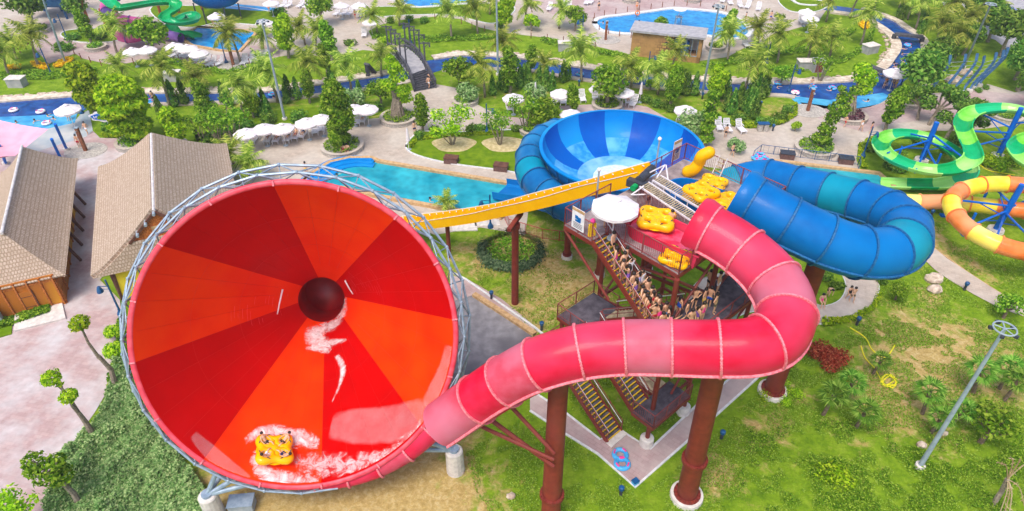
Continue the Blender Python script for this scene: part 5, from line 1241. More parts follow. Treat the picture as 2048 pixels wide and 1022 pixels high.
# stakes round the pools (rows nothing tells apart)
def stakes(pts, step, label, group):
    me = MB(); me.cyl((0, 0, 0), (0, 0, .95), .07, .06, 6); s0 = me.build('fence_stake', 'stake')
    for q in resample(catmull(gp(*pts), 4), step):
        c = s0.copy(); COL.objects.link(c); c.location = q; tagm(c, 'stake', label, group)
    bpy.data.objects.remove(s0)
stakes([(1186,46),(1190,36),(1240,26),(1300,18),(1345,12),(1390,12),(1445,20),(1490,36),(1510,56)], 2.3, 'short brown stake in the row behind the bean-shaped pool', 'stakes behind the bean-shaped pool')
stakes([(1198,62),(1225,70),(1262,76)], 2.2, 'short brown stake in front of the bean-shaped pool left of the pump house', 'stakes left of the pump house')
stakes([(150,110),(170,121),(230,134),(330,116),(360,122),(400,133),(440,139),(500,130)], 2.4, 'short brown stake along the lawn below the top left terrace', 'stakes below the top left terrace')
stakes([(870,38),(905,42),(950,58),(985,66),(1010,70),(1080,78),(1150,88),(1190,96)], 2.6, 'short brown stake along the lawn edge right of the footbridge', 'stakes right of the footbridge')
# umbrellas
def umbrella(r=1.45, h=2.35, sides=8, closed=False):
    root = thing('parasol', 'umbrella')
    b = MB(); b.cyl((0, 0, 0), (0, 0, h+.55), .035, n=8); b.build('pole', 'white', root)
    b = MB(); b.lathe([(.32, 0), (.3, .1), (.06, .14)], 10); b.build('base', 'mast', root)
    b = MB()
    if closed: b.lathe([(.06, h+.5), (.12, h+.3), (.2, h-.6), (.26, h-1.1), (.1, h-1.15)], 8)
    else:
        vs = [(0, 0, h+.5)]
        for k, (rr_, z) in enumerate(((r*.35, h+.34), (r*.7, h+.16), (r, h-.06), (r*1.0, h-.22))):
            for i in range(sides*2):
                a = 2*PI*i/(sides*2); sag = 1 if i % 2 == 0 else .945; vs.append((rr_*sag*math.cos(a), rr_*sag*math.sin(a), z-(0 if i % 2 == 0 else .03*k)))
        n = sides*2; fs = [(0, 1+i, 1+(i+1) % n) for i in range(n)]
        for k in range(3): fs += [(1+k*n+i, 1+(k+1)*n+i, 1+(k+1)*n+(i+1) % n, 1+k*n+(i+1) % n) for i in range(n)]
        b.add(vs, fs)
    b.build('canopy', 'canvas', root)
    if not closed:
        b = MB(); b.lathe([(.03, h+.5), (.3, h+.42), (.32, h+.5), (.05, h+.62), (0, h+.66)], 8); b.build('vent_cap', 'canvas', root)
        b = MB()
        for i in range(8): a = 2*PI*i/8; b.bar((0, 0, h+.42), (r*.96*math.cos(a), r*.96*math.sin(a), h-.1), .03)
        b.build('rib', 'mast', root)
    return reg_kids(root)
u0 = umbrella(); uc = umbrella(closed=True)
UM = [(134,218),(431,29),(527,42),(263,99),(292,96),(347,89),(374,93),(396,103),(541,3),(681,8),(718,8),(526,253),(563,252),(612,241),(641,234),(733,214),(741,40),(1027,192),(1122,183),(1248,180),(1200,174),(1372,216),(1615,21),(1622,33),(1791,145),(1142,224),(490,262),(706,214)]
for i, (u, v) in enumerate(UM):
    q = P(u, v, 2.6); c = copytree(u0, (q.x, q.y, 0), random.uniform(0, .7), 1.0 if i not in (0, 24) else 1.1); reg(c, 'open white parasol', 'parasols', u, v, 'white parasols round the park')
for (u, v) in ((1279, 205), (818, 300), (1070, 205)):
    c = copytree(uc, P(u, v, 0)); reg(c, 'furled pale parasol', 'furled parasols', u, v, 'furled parasols')
q = P(1232, 402, 18.0); c = copytree(u0, (q.x, q.y, PZ), .2, (1.0, 1.0, 1.0)); c.scale = (1.0, 1.0, 1.0); c['label'] = 'large white parasol shading the top of the staircase on the tower deck'; c['group'] = 'white parasols round the park'
remove_proto(u0); remove_proto(uc)
# sunbeds
s0 = thing('sunbed', 'sun lounger'); b = MB()
for i in range(7): b.box((0, -.95+.17*i, .36), (.62, .13, .05))
b.build('seat', 'white', s0); b = MB()
for i in range(5): t = i/4; b.box((0, .3+.42*t*.9, .42+.62*t), (.62, .05, .13))
b.build('backrest', 'white', s0); b = MB()
for s in (-1, 1): b.bar((s*.33, -1.05, .34), (s*.33, .3, .36), .06, .09); b.bar((s*.33, .25, .36), (s*.33, .7, 1.05), .05, .08); b.bar((s*.36, -.1, .55), (s*.36, .35, .6), .06, .05)
b.build('frame', 'white', s0)
for s in (-1, 1):
    for y in (-.9, .45): b = MB(); b.bar((s*.3, y, 0), (s*.3, y, .36), .07); b.build('leg', 'white', s0)
reg_kids(s0)
BED = [(511,281),(538,281),(555,281),(578,279),(593,275),(608,272),(631,264),(643,259),(716,245),(727,242),(568,14),(579,14),(603,14),(616,15),(628,12),(675,30),(689,30),(701,30),(727,30),(729,72),(367,114),(380,115),(393,118),(404,122),(415,126),(426,130),(440,131),(490,127),(504,124),(518,122),(1164,200),(1190,199),(1237,200),(1255,205),(1267,210),(1111,207),(1125,205),(1137,204),(1018,218),(1360,240),(1436,257),(1453,260),(1479,261),(1099,20),(1129,16),(1138,18),(1173,8),(1182,7),(1459,8),(1479,14),(1495,16),(1516,20),(1446,4),(1500,2),(530,118),(352,113),(1615,48),(1625,52),(1602,46),(1490,92),(1505,88)]
for i, (u, v) in enumerate(BED):
    rz = random.uniform(-.15, .15)+(R(180)*0 if v > 50 else 0)
    if 350 < u < 450 or (u, v) in ((1111,207),(1237,200),(1267,210),(1360,240)): rz -= .5
    if u in (643, 631, 1459, 1479): rz += .35
    if v < 35: rz += R(-20)
    c = copytree(s0, P(u, v, 0)+UZ*(.11 if i < 0 else .02), rz, 1.12); reg(c, 'white slatted plastic sunbed', 'sunbeds', u, v, 'white plastic sunbeds')
remove_proto(s0)
# brown poolside boxes
for (u, v, lb) in ((903,325,'brown storage box on the pool coping, left one of the pair behind the turquoise pool'), (1002,340,'brown storage box on the pool coping, nearer the blue bowl'), (1573,316,'dark storage box behind the right landing pool beside the tube rack'), (1690,326,'dark storage box behind the right landing pool near the lantern post')):
    q = P(u, v, 0); o = thing('storage_box', 'box', q, R(-12), lb); b = MB(); b.box((0, 0, .35), (1.55, .95, .7)); b.build('body', 'box', o); b = MB(); b.box((0, 0, .74), (1.65, 1.05, .08)); b.build('lid', 'brown' if u < 1100 else 'dark', o); o['group'] = 'poolside storage boxes'
# litter bins
for (u, v) in ((1524, 262), (567, 54), (1412, 262)):
    q = P(u, v, 0); o = thing('litter_bin', 'bin', q, 0); b = MB()
    for s in (-.35, .35): b.box((s, 0, .5), (.55, .55, 1.0))
    b.build('body', 'stonew', o); b = MB(); b.box((0, 0, 1.06), (1.4, .7, .1)); b.build('lid', 'lampb', o); reg(o, 'twin grey litter bin with blue lid', 'bins', u, v, 'litter bins')
# shower post pads
for (u, v) in ((172, 302), (1615, 222), (1211, 80), (467, 130)):
    q = P(u, v, 0); MB().poly([q+V((math.cos(a)*2.4, math.sin(a)*2.0, 0)) for a in [2*PI*i/24 for i in range(24)]], 0, .07).build('shower_pad', 'stonew', kind='structure')
    o = thing('shower_post', 'shower', q); b = MB(); b.box((0, 0, 1.5), (.35, .35, 3.0)); b.build('post', 'stake', o); b = MB(); b.bar((0, -.15, 2.7), (0, -.6, 2.7), .06); b.cyl((0, -.6, 2.7), (0, -.6, 2.6), .14, n=8); b.build('shower_head', 'mast', o); b = MB(); b.box((0, 0, 3.04), (.42, .42, .08)); b.build('cap', 'mast', o)
    reg(o, 'rusty square shower post on a round pad', 'shower posts', u, v, 'rusty shower posts')
# service boxes on the lawn
for (u, v, lb, r_) in ((37, 172, 'pale concrete cabinet on the grass left of the flower bed', 0), (347, 160, 'low grey concrete box hidden among palms above the river', 0), (1130, 100, 'low grey box on the lawn left of the pump house', 0), (1608, 137, 'pale cabinet beside the red door on the river lawn', 0), (1738, 105, 'pale cabinet on the lawn inside the river bend', .4)):
    q = P(u, v, 0); o = thing('service_cabinet', 'cabinet', q, r_, lb); b = MB(); b.box((0, 0, .6), (2.1, 1.4, 1.2)); b.build('body', 'asph', o); b = MB(); b.box((0, 0, 1.24), (2.3, 1.6, .1)); b.build('lid', 'conc', o)
q = P(1632, 142, 0); o = thing('service_cabinet', 'cabinet', q, 0, 'small grey hut with a dark red door on the river lawn'); b = MB(); b.box((0, 0, .9), (1.5, 1.3, 1.8)); b.build('body', 'asph', o); b = MB(); b.box((.05, -.66, .85), (.95, .06, 1.5)); b.build('door', 'rail', o)
q = P(487, 1016, 0); o = thing('cable_box', 'cabinet', q, .1, 'grey metal cabinet top on the ground under the funnel'); b = MB(); b.box((0, 0, .4), (1.5, .9, .8)); b.build('body', 'mast', o); b = MB(); b.box((0, 0, .83), (1.6, 1.0, .06)); b.build('lid', 'steel', o)
q = P(1270, 968, 0); o = thing('junction_box', 'box', q, .6, 'small blue box at the tip of the V-shaped walk'); b = MB(); b.box((0, 0, .18), (.4, .35, .36)); b.build('body', 'tubb', o); b = MB(); b.box((0, 0, .38), (.44, .39, .04)); b.build('lid', 'lampb', o)
# pipes beside the tower
pp = thing('water_pipe', 'pipe', T(7.5, 8.6, 0), label='thick grey blue water pipes rising beside the tower column', world=True)
b = MB(); b.tube(catmull([T(5.6, 9.0, .4), T(6.2, 9.2, .5), T(7.3, 9.0, .8), T(7.6, 8.6, 3.8)], 5), .26, 10); b.cyl(T(7.6, 8.6, 3.8), T(7.6, 8.6, 14.6), .3, n=12); b.cyl(T(5.6, 9.0, 0), T(5.6, 9.0, .8), .22, n=10); b.build('pipe', 'steel', pp)
for z in (4, 8, 12): b = MB(); b.cyl(T(7.6, 8.6, z), T(7.6, 8.6, z+.16), .42, n=14); b.build('pipe_collar', 'lampb', pp)
# red fence behind the conveyor column
rf = thing('red_fence', 'fence', P(1085, 478, 0), label='low red metal fence on the grass behind the conveyor column', world=True)
railing(PP((1010, 440, 0), (1018, 458, 0), (1085, 478, 0), (1184, 490, 0)), 1.2, mt=mat('red_paint', rgb(170, 30, 34), None, rough=.5), root=rf, step=.25)
# safety fence round right pool
rf = thing('pool_fence', 'fence', P(1600, 330, 0), label='thin dark safety fence along the far side of the right landing pool', world=True)
railing(PP((1505, 318, 0), (1520, 306, 0), (1600, 316, 0), (1715, 330, 0), (1716, 342, 0)), 1.1, mt='lampb', root=rf, step=.5)
# paving stones under the conveyor
for (u, v) in ((930, 455), (975, 445)):
    q = P(u, v, 0); MB().poly([q+V((-1.2, -.7, 0)), q+V((1.3, -.6, 0)), q+V((1.1, .8, 0)), q+V((-1.4, .6, 0))], 0, .08).build('stone_slab', 'conc', kind='structure')

# inflatables
def clover(mt='raft', name='raft'):
    root = thing(name, 'raft'); b = MB(); pts = []
    n = 48; b2 = MB()
    vs = []; K = 8
    for i in range(n):
        a = 2*PI*i/n; r = 1.02+.22*math.cos(4*a)
        for j in range(K):
            t = 2*PI*j/K; rr_ = r+.3*math.cos(t)-.1; vs.append((rr_*math.cos(a), rr_*math.sin(a), .3+.28*math.sin(t)))
    b.add(vs, [(i*K+j, ((i+1) % n)*K+j, ((i+1) % n)*K+(j+1) % K, i*K+(j+1) % K) for i in range(n) for j in range(K)])
    b.build('outer_tube', mt, root, smooth=True)
    for k in range(4):
        a = PI/2*k; b = MB(); b.torus((.72*math.cos(a), .72*math.sin(a), .36), .38, .2, 18, 8); b.build('seat_ring', mt, root, smooth=True)
    b = MB(); b.sphere((0, 0, .3), .5, 12, 6, sq=(1, 1, .5)); b.lathe([(1.1, .14), (0, .16)], 16); b.build('centre_pad', mt, root, smooth=True)
    for k in range(8):
        a = PI/4*k+.39; c = V((.98*math.cos(a), .98*math.sin(a), .56)); b = MB(); b.tube([c+V((-.09*math.sin(a), .09*math.cos(a), 0)), c+V((0, 0, .06)), c-V((-.09*math.sin(a), .09*math.cos(a), 0))], .03, 5); b.build('handle', 'dark', root)
    return reg_kids(root)
r0 = clover()
def raft(pos, rz, lab, sc=1.0, norm=None):
    c = copytree(r0, pos, rz, sc); c['label'] = lab; c['group'] = 'yellow clover-shaped rafts'
    if norm is not None:
        qn = norm.to_track_quat('Z', 'Y'); c.rotation_euler = (qn.to_matrix().to_4x4() @ Matrix.Rotation(rz, 4, 'Z')).to_euler()
    return c
q = P(1313, 440, 16.0); raft((q.x, q.y, PZ+.5), .5, 'yellow four-seat raft in the red launch tub', 1.0)
q = P(1402, 388, 16.2); raft((q.x, q.y, PZ+.5), .3, 'yellow four-seat raft at the left of the blue launch tub', .95)
q = P(1450, 402, 16.2); raft((q.x, q.y, PZ+.5), .9, 'yellow four-seat raft at the right of the blue launch tub', .95)
q = P(1424, 382, 16.7); raft((q.x-.6, q.y+.2, PZ+1.0), 1.3, 'yellow raft lying on top of the raft left in the blue tub', .85)
raft(T(2.15, 6.9, PZ+.05), .2, 'yellow raft stowed on the deck corner in front of the red tub', .78)
q = P(1425, 366, 15.6); raft((q.x, q.y, PZ+.05), .2, 'yellow raft stowed on deck behind the blue launch tub', .8)
ph_, th_, s_ = fhit(548, 905, .3); nrm = (fnorm(th_)*1+fn*.45).normalized(); rf_c = raft(ph_, .75, 'yellow four-seat raft riding the orange wall of the funnel with four riders', 1.0, nrm)
RAFTQ = (ph_, nrm)
remove_proto(r0)
# small double tubes
def ringtube(pos, rz, lab, mt='tubb', tilt=0):
    root = thing('swim_ring', 'swim ring', pos, rz, lab); b = MB(); b.torus((0, 0, .16), .42, .17, 20, 8); b.build('ring', mt, root, smooth=True)
    for k in range(3):
        b = MB(); a0_ = k*2.1; pts = [(.42*math.cos(a0_+t*.2), .42*math.sin(a0_+t*.2), .33) for t in range(5)]; b.tube(pts, .06, 6); b.build('stripe', 'pinkc', root)
    if tilt: root.rotation_euler[0] = tilt
    return root
q = P(1240, 912, 0); ringtube(q, .3, 'blue and pink swim ring on the pink walk, upper half of the pair', ); q = P(1244, 930, 0); ringtube(q, 1.2, 'blue and pink swim ring on the pink walk, lower half of the pair')
for k, (u, v) in enumerate(((1512, 318), (1520, 312), (1528, 320), (1518, 322))): ringtube(P(u, v, .1), k, 'blue swim ring in the rack behind the right pool, '+['left one', 'back one', 'right one', 'front one'][k])
for k, (u, v) in enumerate(((28, 222), (82, 225), (94, 248), (1555, 168), (1590, 187), (1625, 176), (1748, 158), (1664, 178), (1820, 130), (545, 190), (300, 205), (1160, 150), (1815, 92))):
    c = ringtube(P(u, v, .02), k, None, 'white' if k in (0, 1, 2, 4) else 'tubb'); reg(c, 'pale floating swim ring', 'floating rings', u, v, 'swim rings on the river')
q = P(1735, 196, .1); ringtube(P(1797, 198, .02), 0, 'red swim ring lying by the shallow beach', 'crimson')
# hoses
for (pts, lb) in (([(1700,655),(1730,675),(1745,700),(1770,715),(1790,690)], 'thin yellow hose curling over the lawn below the curved path'), ([(1722,692),(1730,715),(1748,735),(1758,752),(1770,770),(1790,758),(1778,748),(1764,756),(1772,774),(1792,766),(1780,752),(1766,764),(1784,776),(1794,760),(1772,750),(1762,768),(1788,770)], 'tangled yellow hose heap beside the small fan palms'), ([(1950,322),(1975,340),(2000,345),(2030,350)], 'thin yellow hose on the dry grass right of the green slide'), ([(492,985),(497,1000),(500,1015),(505,1030)], 'thin yellow hose on the ground under the funnel')):
    b = MB(); b.tube(catmull([P(u, v, .06) for u, v in pts], 6), .05, 5); o = b.build('hose', mat('hose_yellow', rgb(220, 210, 20), None, rough=.5)); tagm(o, 'hose', lb)
for (u, v, s, lb) in ((1866,562,.75,'pale boulder on the lawn above its brown neighbour'), (1868,582,.6,'brown boulder just below the pale one on the lawn'), (1842,892,.35,'small white stone left of the leaning lamp mast'), (1886,868,.3,'small white stone right of the leaning lamp mast'), (918,945,.38,'rough orange stone beside the funnel footing'), (1022,994,.3,'small white stone on the dry grass near the red column'), (1930,150,.9,'grey boulder between the blue curved posts'), (1905,165,1.0,'largest grey boulder at the foot of the blue curved posts'), (1852,178,.8,'grey boulder left of the blue curved posts')):
    q = P(u, v, 0); b = MB(); b.sphere((0, 0, s*.35), s, 9, 6, sq=(1.1, .85, .7))
    b.v = [tuple(V(p)*(1+.25*noise.noise(V(p)*2.2/s+V((u, 0, 0))))) for p in b.v]; o = b.build('boulder', 'rock', off=None); o.location = q; tagm(o, 'rock', lb)
# blue curved posts
BP = [((1840,186),(1876,112)),((1860,190),(1901,110)),((1885,190),(1932,108)),((1905,189),(1955,107)),((1925,186),(1969,112)),((1938,183),(1993,105)),((1948,178),(2008,100)),((1958,172),(2016,95))]
tops = []
for (a, c) in BP:
    f = P(a[0], a[1], 0); t = P(c[0], c[1], 5.6); o = thing('curved_post', 'post', f, world=True); d = t-f
    dx = c[0]-a[0]; dv = c[1]-a[1]; pts = catmull([f, P(a[0]+dx*.18, a[1]+dv*.22, 1.0), P(a[0]+dx*.58, a[1]+dv*.5, 2.7), P(a[0]+dx*.9, a[1]+dv*.76, 4.3), t], 5); tops.append(pts)
    b = MB(); b.prof(pts, [(-.1, -.16), (-.1, .16), (.1, .16), (.1, -.16)], True); b.build('beam', mat('post_blue', rgb(56, 104, 150), rgb(76, 124, 168), rough=.6), o)
    b = MB(); b.lathe([(.45, 0), (.4, .35), (0, .36)], 8, f); b.build('footing', 'conc', o)
    reg(o, 'S-curved blue post of the ship-like row', 'posts', a[0], a[1], 'blue curved posts in a row')
b = MB()
for k in range(6):
    i = 6+k*2
    b.tube([t[min(i, len(t)-1)] for t in tops], .03, 4)
o = b.build('cable_row', 'mast'); tagm(o, 'cables', 'thin horizontal cables strung between the blue curved posts')

# ================================================================== VEGETATION
rnd = random.Random(11)
def leafquad(b, c, n, s, mi=0, asp=1.0):
    n = n.normalized(); X = n.orthogonal().normalized(); Y = n.cross(X); a = rnd.uniform(0, 6.28)
    X, Y = X*math.cos(a)+Y*math.sin(a), Y*math.cos(a)-X*math.sin(a); o = len(b.v)
    b.v += [tuple(c-X*s), tuple(c+Y*s*.55*asp), tuple(c+X*s), tuple(c-Y*s*.55*asp)]; b.f.append([o, o+1, o+2, o+3]); b.m.append(mi)
def cluster(b, c, rx, rz, n, s, mi=0):
    c = V(c)
    for _ in range(n):
        while True:
            d = V((rnd.gauss(0, 1), rnd.gauss(0, 1), rnd.gauss(0, 1)))
            if d.length > .1: break
        d.normalize(); r = rnd.uniform(.55, 1.0)**.6
        wob = 1+.25*noise.noise(d*2.5+c)
        p = c+V((d.x*rx*r*wob, d.y*rx*r*wob, d.z*rz*r*wob))
        leafquad(b, p, (d+V((rnd.gauss(0, .5), rnd.gauss(0, .5), rnd.gauss(.35, .5)))), s*rnd.uniform(.6, 1.25), mi)
def limb(b, p0, p1, r0, r1, n=5):
    p0 = V(p0); p1 = V(p1); m = p0.lerp(p1, .5)+V((rnd.uniform(-.15, .15), rnd.uniform(-.15, .15), 0))*(p1-p0).length*.5
    b.tube([p0, m, p1], [r0, (r0+r1)/2, r1], n)
def mk_palm(h, L=2.6, nf=18, droop=1.0, lean=.5):
    root = thing('coconut_palm', 'palm'); b = MB(); pts = [V((lean*(i/6)**2, .1*math.sin(i), h*i/6)) for i in range(7)]
    b.tube(pts, [.2-.015*i for i in range(7)], 7); b.build('trunk', 'trunk', root, smooth=True)
    top = pts[-1]; b = MB(); bd = MB()
    for k in range(nf):
        a = 2*PI*k/nf*2.4+rnd.uniform(-.2, .2); el = R(rnd.choice([72, 55, 40, 25, 8, -12])+rnd.uniform(-8, 8)); ll = L*rnd.uniform(.85, 1.12)
        d = V((math.cos(a)*math.cos(el), math.sin(a)*math.cos(el), math.sin(el))); p = top.copy(); sp_ = [p.copy()]; n = 9
        for i in range(n):
            d = (d+V((0, 0, -.13*droop))).normalized(); p = p+d*ll/n; sp_.append(p.copy())
        tgt = b
        o = len(tgt.v)
        for i in range(n):
            q, q2 = sp_[i], sp_[i+1]; t = (i+.5)/n; dd = (q2-q).normalized(); X = dd.cross(V((0, 0, 1)))
            X = X.normalized() if X.length > .05 else V((1, 0, 0)); U = X.cross(dd); wl = .8*math.sin(PI*min(1, t*.86+.14))**.7*ll/2.6
            for sub in (0, .5):
                qq = q.lerp(q2, sub)
                for sg in (-1, 1):
                    tip = qq+X*sg*wl+dd*wl*.55-V((0, 0, 1))*wl*.45*rnd.uniform(.5, 1.4); o = len(tgt.v); wv = dd*.065*ll/2.2
                    tgt.v += [tuple(qq-wv), tuple(qq+wv), tuple(tip)]; tgt.f.append([o, o+1, o+2]); tgt.m.append(0)
        tgt.tube(sp_[::3]+[sp_[-1]], .025, 3, 0)
    b.build('crown', 'palm', root)
    b = MB()
    for k in range(3):
        a = rnd.uniform(0, 6.28); d = V((math.cos(a), math.sin(a), 0)); sp_ = [top+d*.15*i-V((0, 0, .16*i*i/3)) for i in range(6)]
        for q in sp_[1:]: leafquad(b, q, V((d.y, -d.x, .3)), .28)
    for k in range(5): a = rnd.uniform(0, 6.28); b.sphere(top+V((.2*math.cos(a), .2*math.sin(a), -.15)), .12, 5, 4)
    b.build('dry_frond', 'straw', root)
    return reg_kids(root)
PALM = [mk_palm(3.4, 3.0, 20), mk_palm(4.6, 3.2, 22, 1.1, .7), mk_palm(2.4, 3.0, 18, .9, .2), mk_palm(5.4, 3.3, 22, 1.2, -.6)]
PL = [(35,118,2),(79,134,1),(236,111,1),(256,172,0),(340,216,3),(397,180,2),(482,126,1),(531,112,0),(489,238,3),(556,205,1),(617,190,1),(702,180,1),(764,153,0),(634,110,1),(611,90,0),(755,67,0),(799,52,0),(904,78,1),(956,68,1),(970,194,3),(1010,140,1),(1082,168,0),(1118,57,0),(1163,164,1),(1262,175,0),(1340,155,1),(1315,189,0),(1455,123,1),(1514,96,0),(1488,184,1),(1614,120,0),(1554,126,1),(1658,114,0),(1721,90,3),(1893,72,3),(1866,100,1),(1915,86,1),(1652,44,1),(1745,30,3),(470,336,2),(503,358,2),(893,422,2),(1830,60,3),(1815,40,1),(1960,60,1),(20,150,0),(1880,52,1),(1700,36,1),(1905,125,1),(1935,72,0),(980,30,0),(1050,48,0)]
for i, (u, v, k) in enumerate(PL):
    sc = rnd.uniform(.84, 1.04); 
    if (u, v) == (893, 422): sc = .5
    c = copytree(PALM[k], P(u, v, 0), rnd.uniform(0, 6.28), sc); reg(c, ['feathery coconut palm', 'tall feathery coconut palm', 'low feathery palm', 'tall leaning coconut palm'][k], 'palms', u, v, 'coconut palms in the garden')
for p in PALM: remove_proto(p)

def mk_tree(kind, name='tree', cat='tree', lm='leaf', tm='trunk', leafs=.2, dens=1.0, parts=None, **k):
    root = thing(name, cat); b = MB(); t = MB()
    if kind == 'column':          # clipped columnar ficus
        h, r = k['h'], k['r']; z0 = k.get('z0', 1.2)
        limb(t, (0, 0, 0), (0, 0, z0+1), .22, .16, 7); limb(t, (0, 0, z0), (0, 0, h*.8), .16, .08)
        n = int(h*1.6); 
        for i in range(n):
            z = z0+(h-z0)*(i+.5)/n; rr_ = r*(.75+.3*math.sin(PI*(i+.6)/n)); 
            for _ in range(3):
                a = rnd.uniform(0, 6.28); q = rr_*rnd.uniform(.2, .5); cluster(b, (q*math.cos(a), q*math.sin(a), z+rnd.uniform(-.2, .2)), rr_*.62, .55*(h-z0)/n+.35, int(70*dens*r*r), leafs)
    elif kind == 'round':
        h, r = k['h'], k['r']; limb(t, (0, 0, 0), (0, 0, h-r*1.1), .18*r/1.5, .12, 7)
        for i in range(int(9*max(1, r))):
            a = rnd.uniform(0, 6.28); e = math.asin(rnd.uniform(-.5, 1)); q = r*.62
            c = V((q*math.cos(a)*math.cos(e), q*math.sin(a)*math.cos(e), h-r*.75+q*math.sin(e)*.8)); limb(t, (0, 0, h-r*1.3), c, .07, .03, 4); cluster(b, c, r*.48, r*.4, int(75*dens), leafs)
    elif kind == 'multi':         # airy, several thin stems
        h, r = k['h'], k['r']
        for i in range(7):
            a = 2*PI*i/7+rnd.uniform(-.3, .3); q = r*rnd.uniform(.35, .8); top = V((q*math.cos(a), q*math.sin(a), h*rnd.uniform(.62, .95))); limb(t, (.15*math.cos(a), .15*math.sin(a), 0), top, .08, .03, 5)
            for _ in range(3): c = top+V((rnd.uniform(-.6, .6), rnd.uniform(-.6, .6), rnd.uniform(-.5, .4))); cluster(b, c, r*.34, r*.26, int(36*dens), leafs)
    elif kind == 'pads':          # cloud-pruned tree with bare leaning limbs
        h, r = k['h'], k['r']; lean = k.get('lean', (1.2, 0)); 
        limb(t, (0, 0, 0), (lean[0]*.5, lean[1]*.5, h*.55), .22, .14, 7)
        for c, rr_ in k['pads']:
            limb(t, (lean[0]*.5, lean[1]*.5, h*.5), c, .13, .06, 6); cluster(b, c, rr_, rr_*.7, int(330*dens*rr_*rr_), leafs)
    elif kind == 'banyan':
        h, r = k['h'], k['r']
        for i in range(14):
            a = 2*PI*i/14; limb(t, (.9*math.cos(a), .9*math.sin(a), 0), (.3*math.cos(a), .3*math.sin(a), 2.6), .12, .2, 5)
        limb(t, (0, 0, 1.5), (0, 0, h*.8), .4, .12, 7)
        for c, rr_ in k['pads']:
            limb(t, (0, 0, min(h*.7, c[2]-.5)), c, .12, .05, 5); cluster(b, c, rr_, rr_*.72, int(230*dens*rr_*rr_), leafs)
    elif kind == 'cone':
        h, r = k['h'], k['r']; limb(t, (0, 0, 0), (0, 0, h*.5), .08, .05, 5)
        for i in range(int(330*dens)):
            z = rnd.uniform(.1, 1)**1.25*h*.0+h*rnd.random()**1.2; rr_ = r*(1-z/h)**.6*(.55+.45*min(1, z/h*6)); a = rnd.uniform(0, 6.28); q = rr_*rnd.uniform(.6, 1.05)*(1+.2*math.sin(a*3+z*2))
            leafquad(b, V((q*math.cos(a), q*math.sin(a), z+.15)), V((math.cos(a), math.sin(a), .3)), leafs*rnd.uniform(.8, 1.4))
    elif kind == 'shrub':
        r, h = k['r'], k['h']
        for i in range(int(6*max(1, r))):
            a = rnd.uniform(0, 6.28); q = r*rnd.uniform(0, .7); cluster(b, (q*math.cos(a), q*math.sin(a), h*.5), r*.45, h*.5, int(60*dens), leafs)
    b.build('crown', lm, root)
    if t.v: t.build('trunk', tm, root)
    return reg_kids(root)
def plant(pr_, items, phrase, plural, group):
    for it in items:
        u, v = it[0], it[1]; sc = it[2] if len(it) > 2 else rnd.uniform(.9, 1.1)
        c = copytree(pr_, P(u, v, 0)+UZ*(.3 if len(it) > 3 and it[3] else 0), it[4] if len(it) > 4 else rnd.uniform(0, 6.28), sc); reg(c, phrase, plural, u, v, group)
    remove_proto(pr_)
G = 'garden trees'
plant(mk_tree('column', h=6.5, r=1.9, z0=1.2, lm='leafy', leafs=.26), [(190,226,1.0,0)], 'broad clipped bright green tree', 'clipped trees', G)
plant(mk_tree('column', h=7.2, r=2.7, z0=1.4, lm='leafy', leafs=.28), [(274,286,1.05,1)], 'big clipped yellow-green tree in a stone planter', 'big clipped trees', G)
plant(mk_tree('column', h=8.0, r=1.8, z0=.8, lm='leaf', leafs=.24), [(685,300,1.0,1)], 'tall dark clipped column tree in a round planter', 'column trees', G)
plant(mk_tree('column', h=5.6, r=1.5, z0=1.6, lm='leafy', leafs=.22), [(362,300,.95),(578,116,1.1),(1010,64,1.1),(1428,205,.85),(508,236,.75),(1345,196,.0001 if 0 else .8)], 'upright yellow-green tree', 'yellow-green trees', G)
plant(mk_tree('column', h=5.4, r=1.2, z0=1.5, lm='leaf', leafs=.2), [(845,264,.85),(665,125,1.1),(655,150,.8),(185,92,1.0),(1145,230,.75),(1450,96,1.0,1),(1340,216,1.0),(418,240,.95),(620,206,.8),(1020,186,1.1),(1770,262,1.05),(1062,150,.8)], 'slender green column tree', 'column trees', G)
plant(mk_tree('round', h=4.6, r=2.2, lm='leaf', leafs=.24), [(919,181,1.0),(1214,214,1.15,1),(645,52,1.1),(762,214,.8),(1150,62,.85),(310,112,1.25),(420,240,.6),(1088,262,.9),(1560,170,.6),(1320,62,.0002 if 0 else .5)], 'round-crowned green tree', 'round-crowned trees', G)
plant(mk_tree('round', h=5.2, r=2.3, lm='leafd', leafs=.26, dens=1.2), [(72,64,1.4,1),(1825,202,1.3),(1845,170,1.1),(2000,112,1.3),(1975,84,1.1),(1950,60,1.2),(2035,182,1.2),(2060,230,1.3),(1885,90,.9),(1925,110,.9),(165,48,.9),(1870,140,.9),(2030,160,1.1),(1800,16,1.2),(1835,30,1.1)], 'dark dense tree', 'dark trees', G)
plant(mk_tree('round', h=2.4, r=1.3, lm='leafy', leafs=.18), [(772,98,.8),(1063,62,1.1),(1270,160,.0002 if 0 else .9),(1098,262,1.2),(1116,256,1.0),(1070,258,.9),(1300,180,.6),(340,268,.6),(1590,262,.0002 if 0 else .5),(240,720,.7),(235,680,.6)], 'small bright yellow-green bush', 'yellow-green bushes', G)
plant(mk_tree('round', h=3.0, r=1.8, lm='leafb', leafs=.2), [(1385,268,1.1),(1070,205,.9),(936,205,.9),(708,215,.9),(1470,305,.6)], 'rounded blue-green bush', 'blue-green bushes', G)
plant(mk_tree('multi', h=4.4, r=2.6, lm='leafy', leafs=.2, dens=1.5), [(905,290,1.0,0)], 'wide yellow-green multi-stem tree on the dry ring', 'multi-stem trees', G)
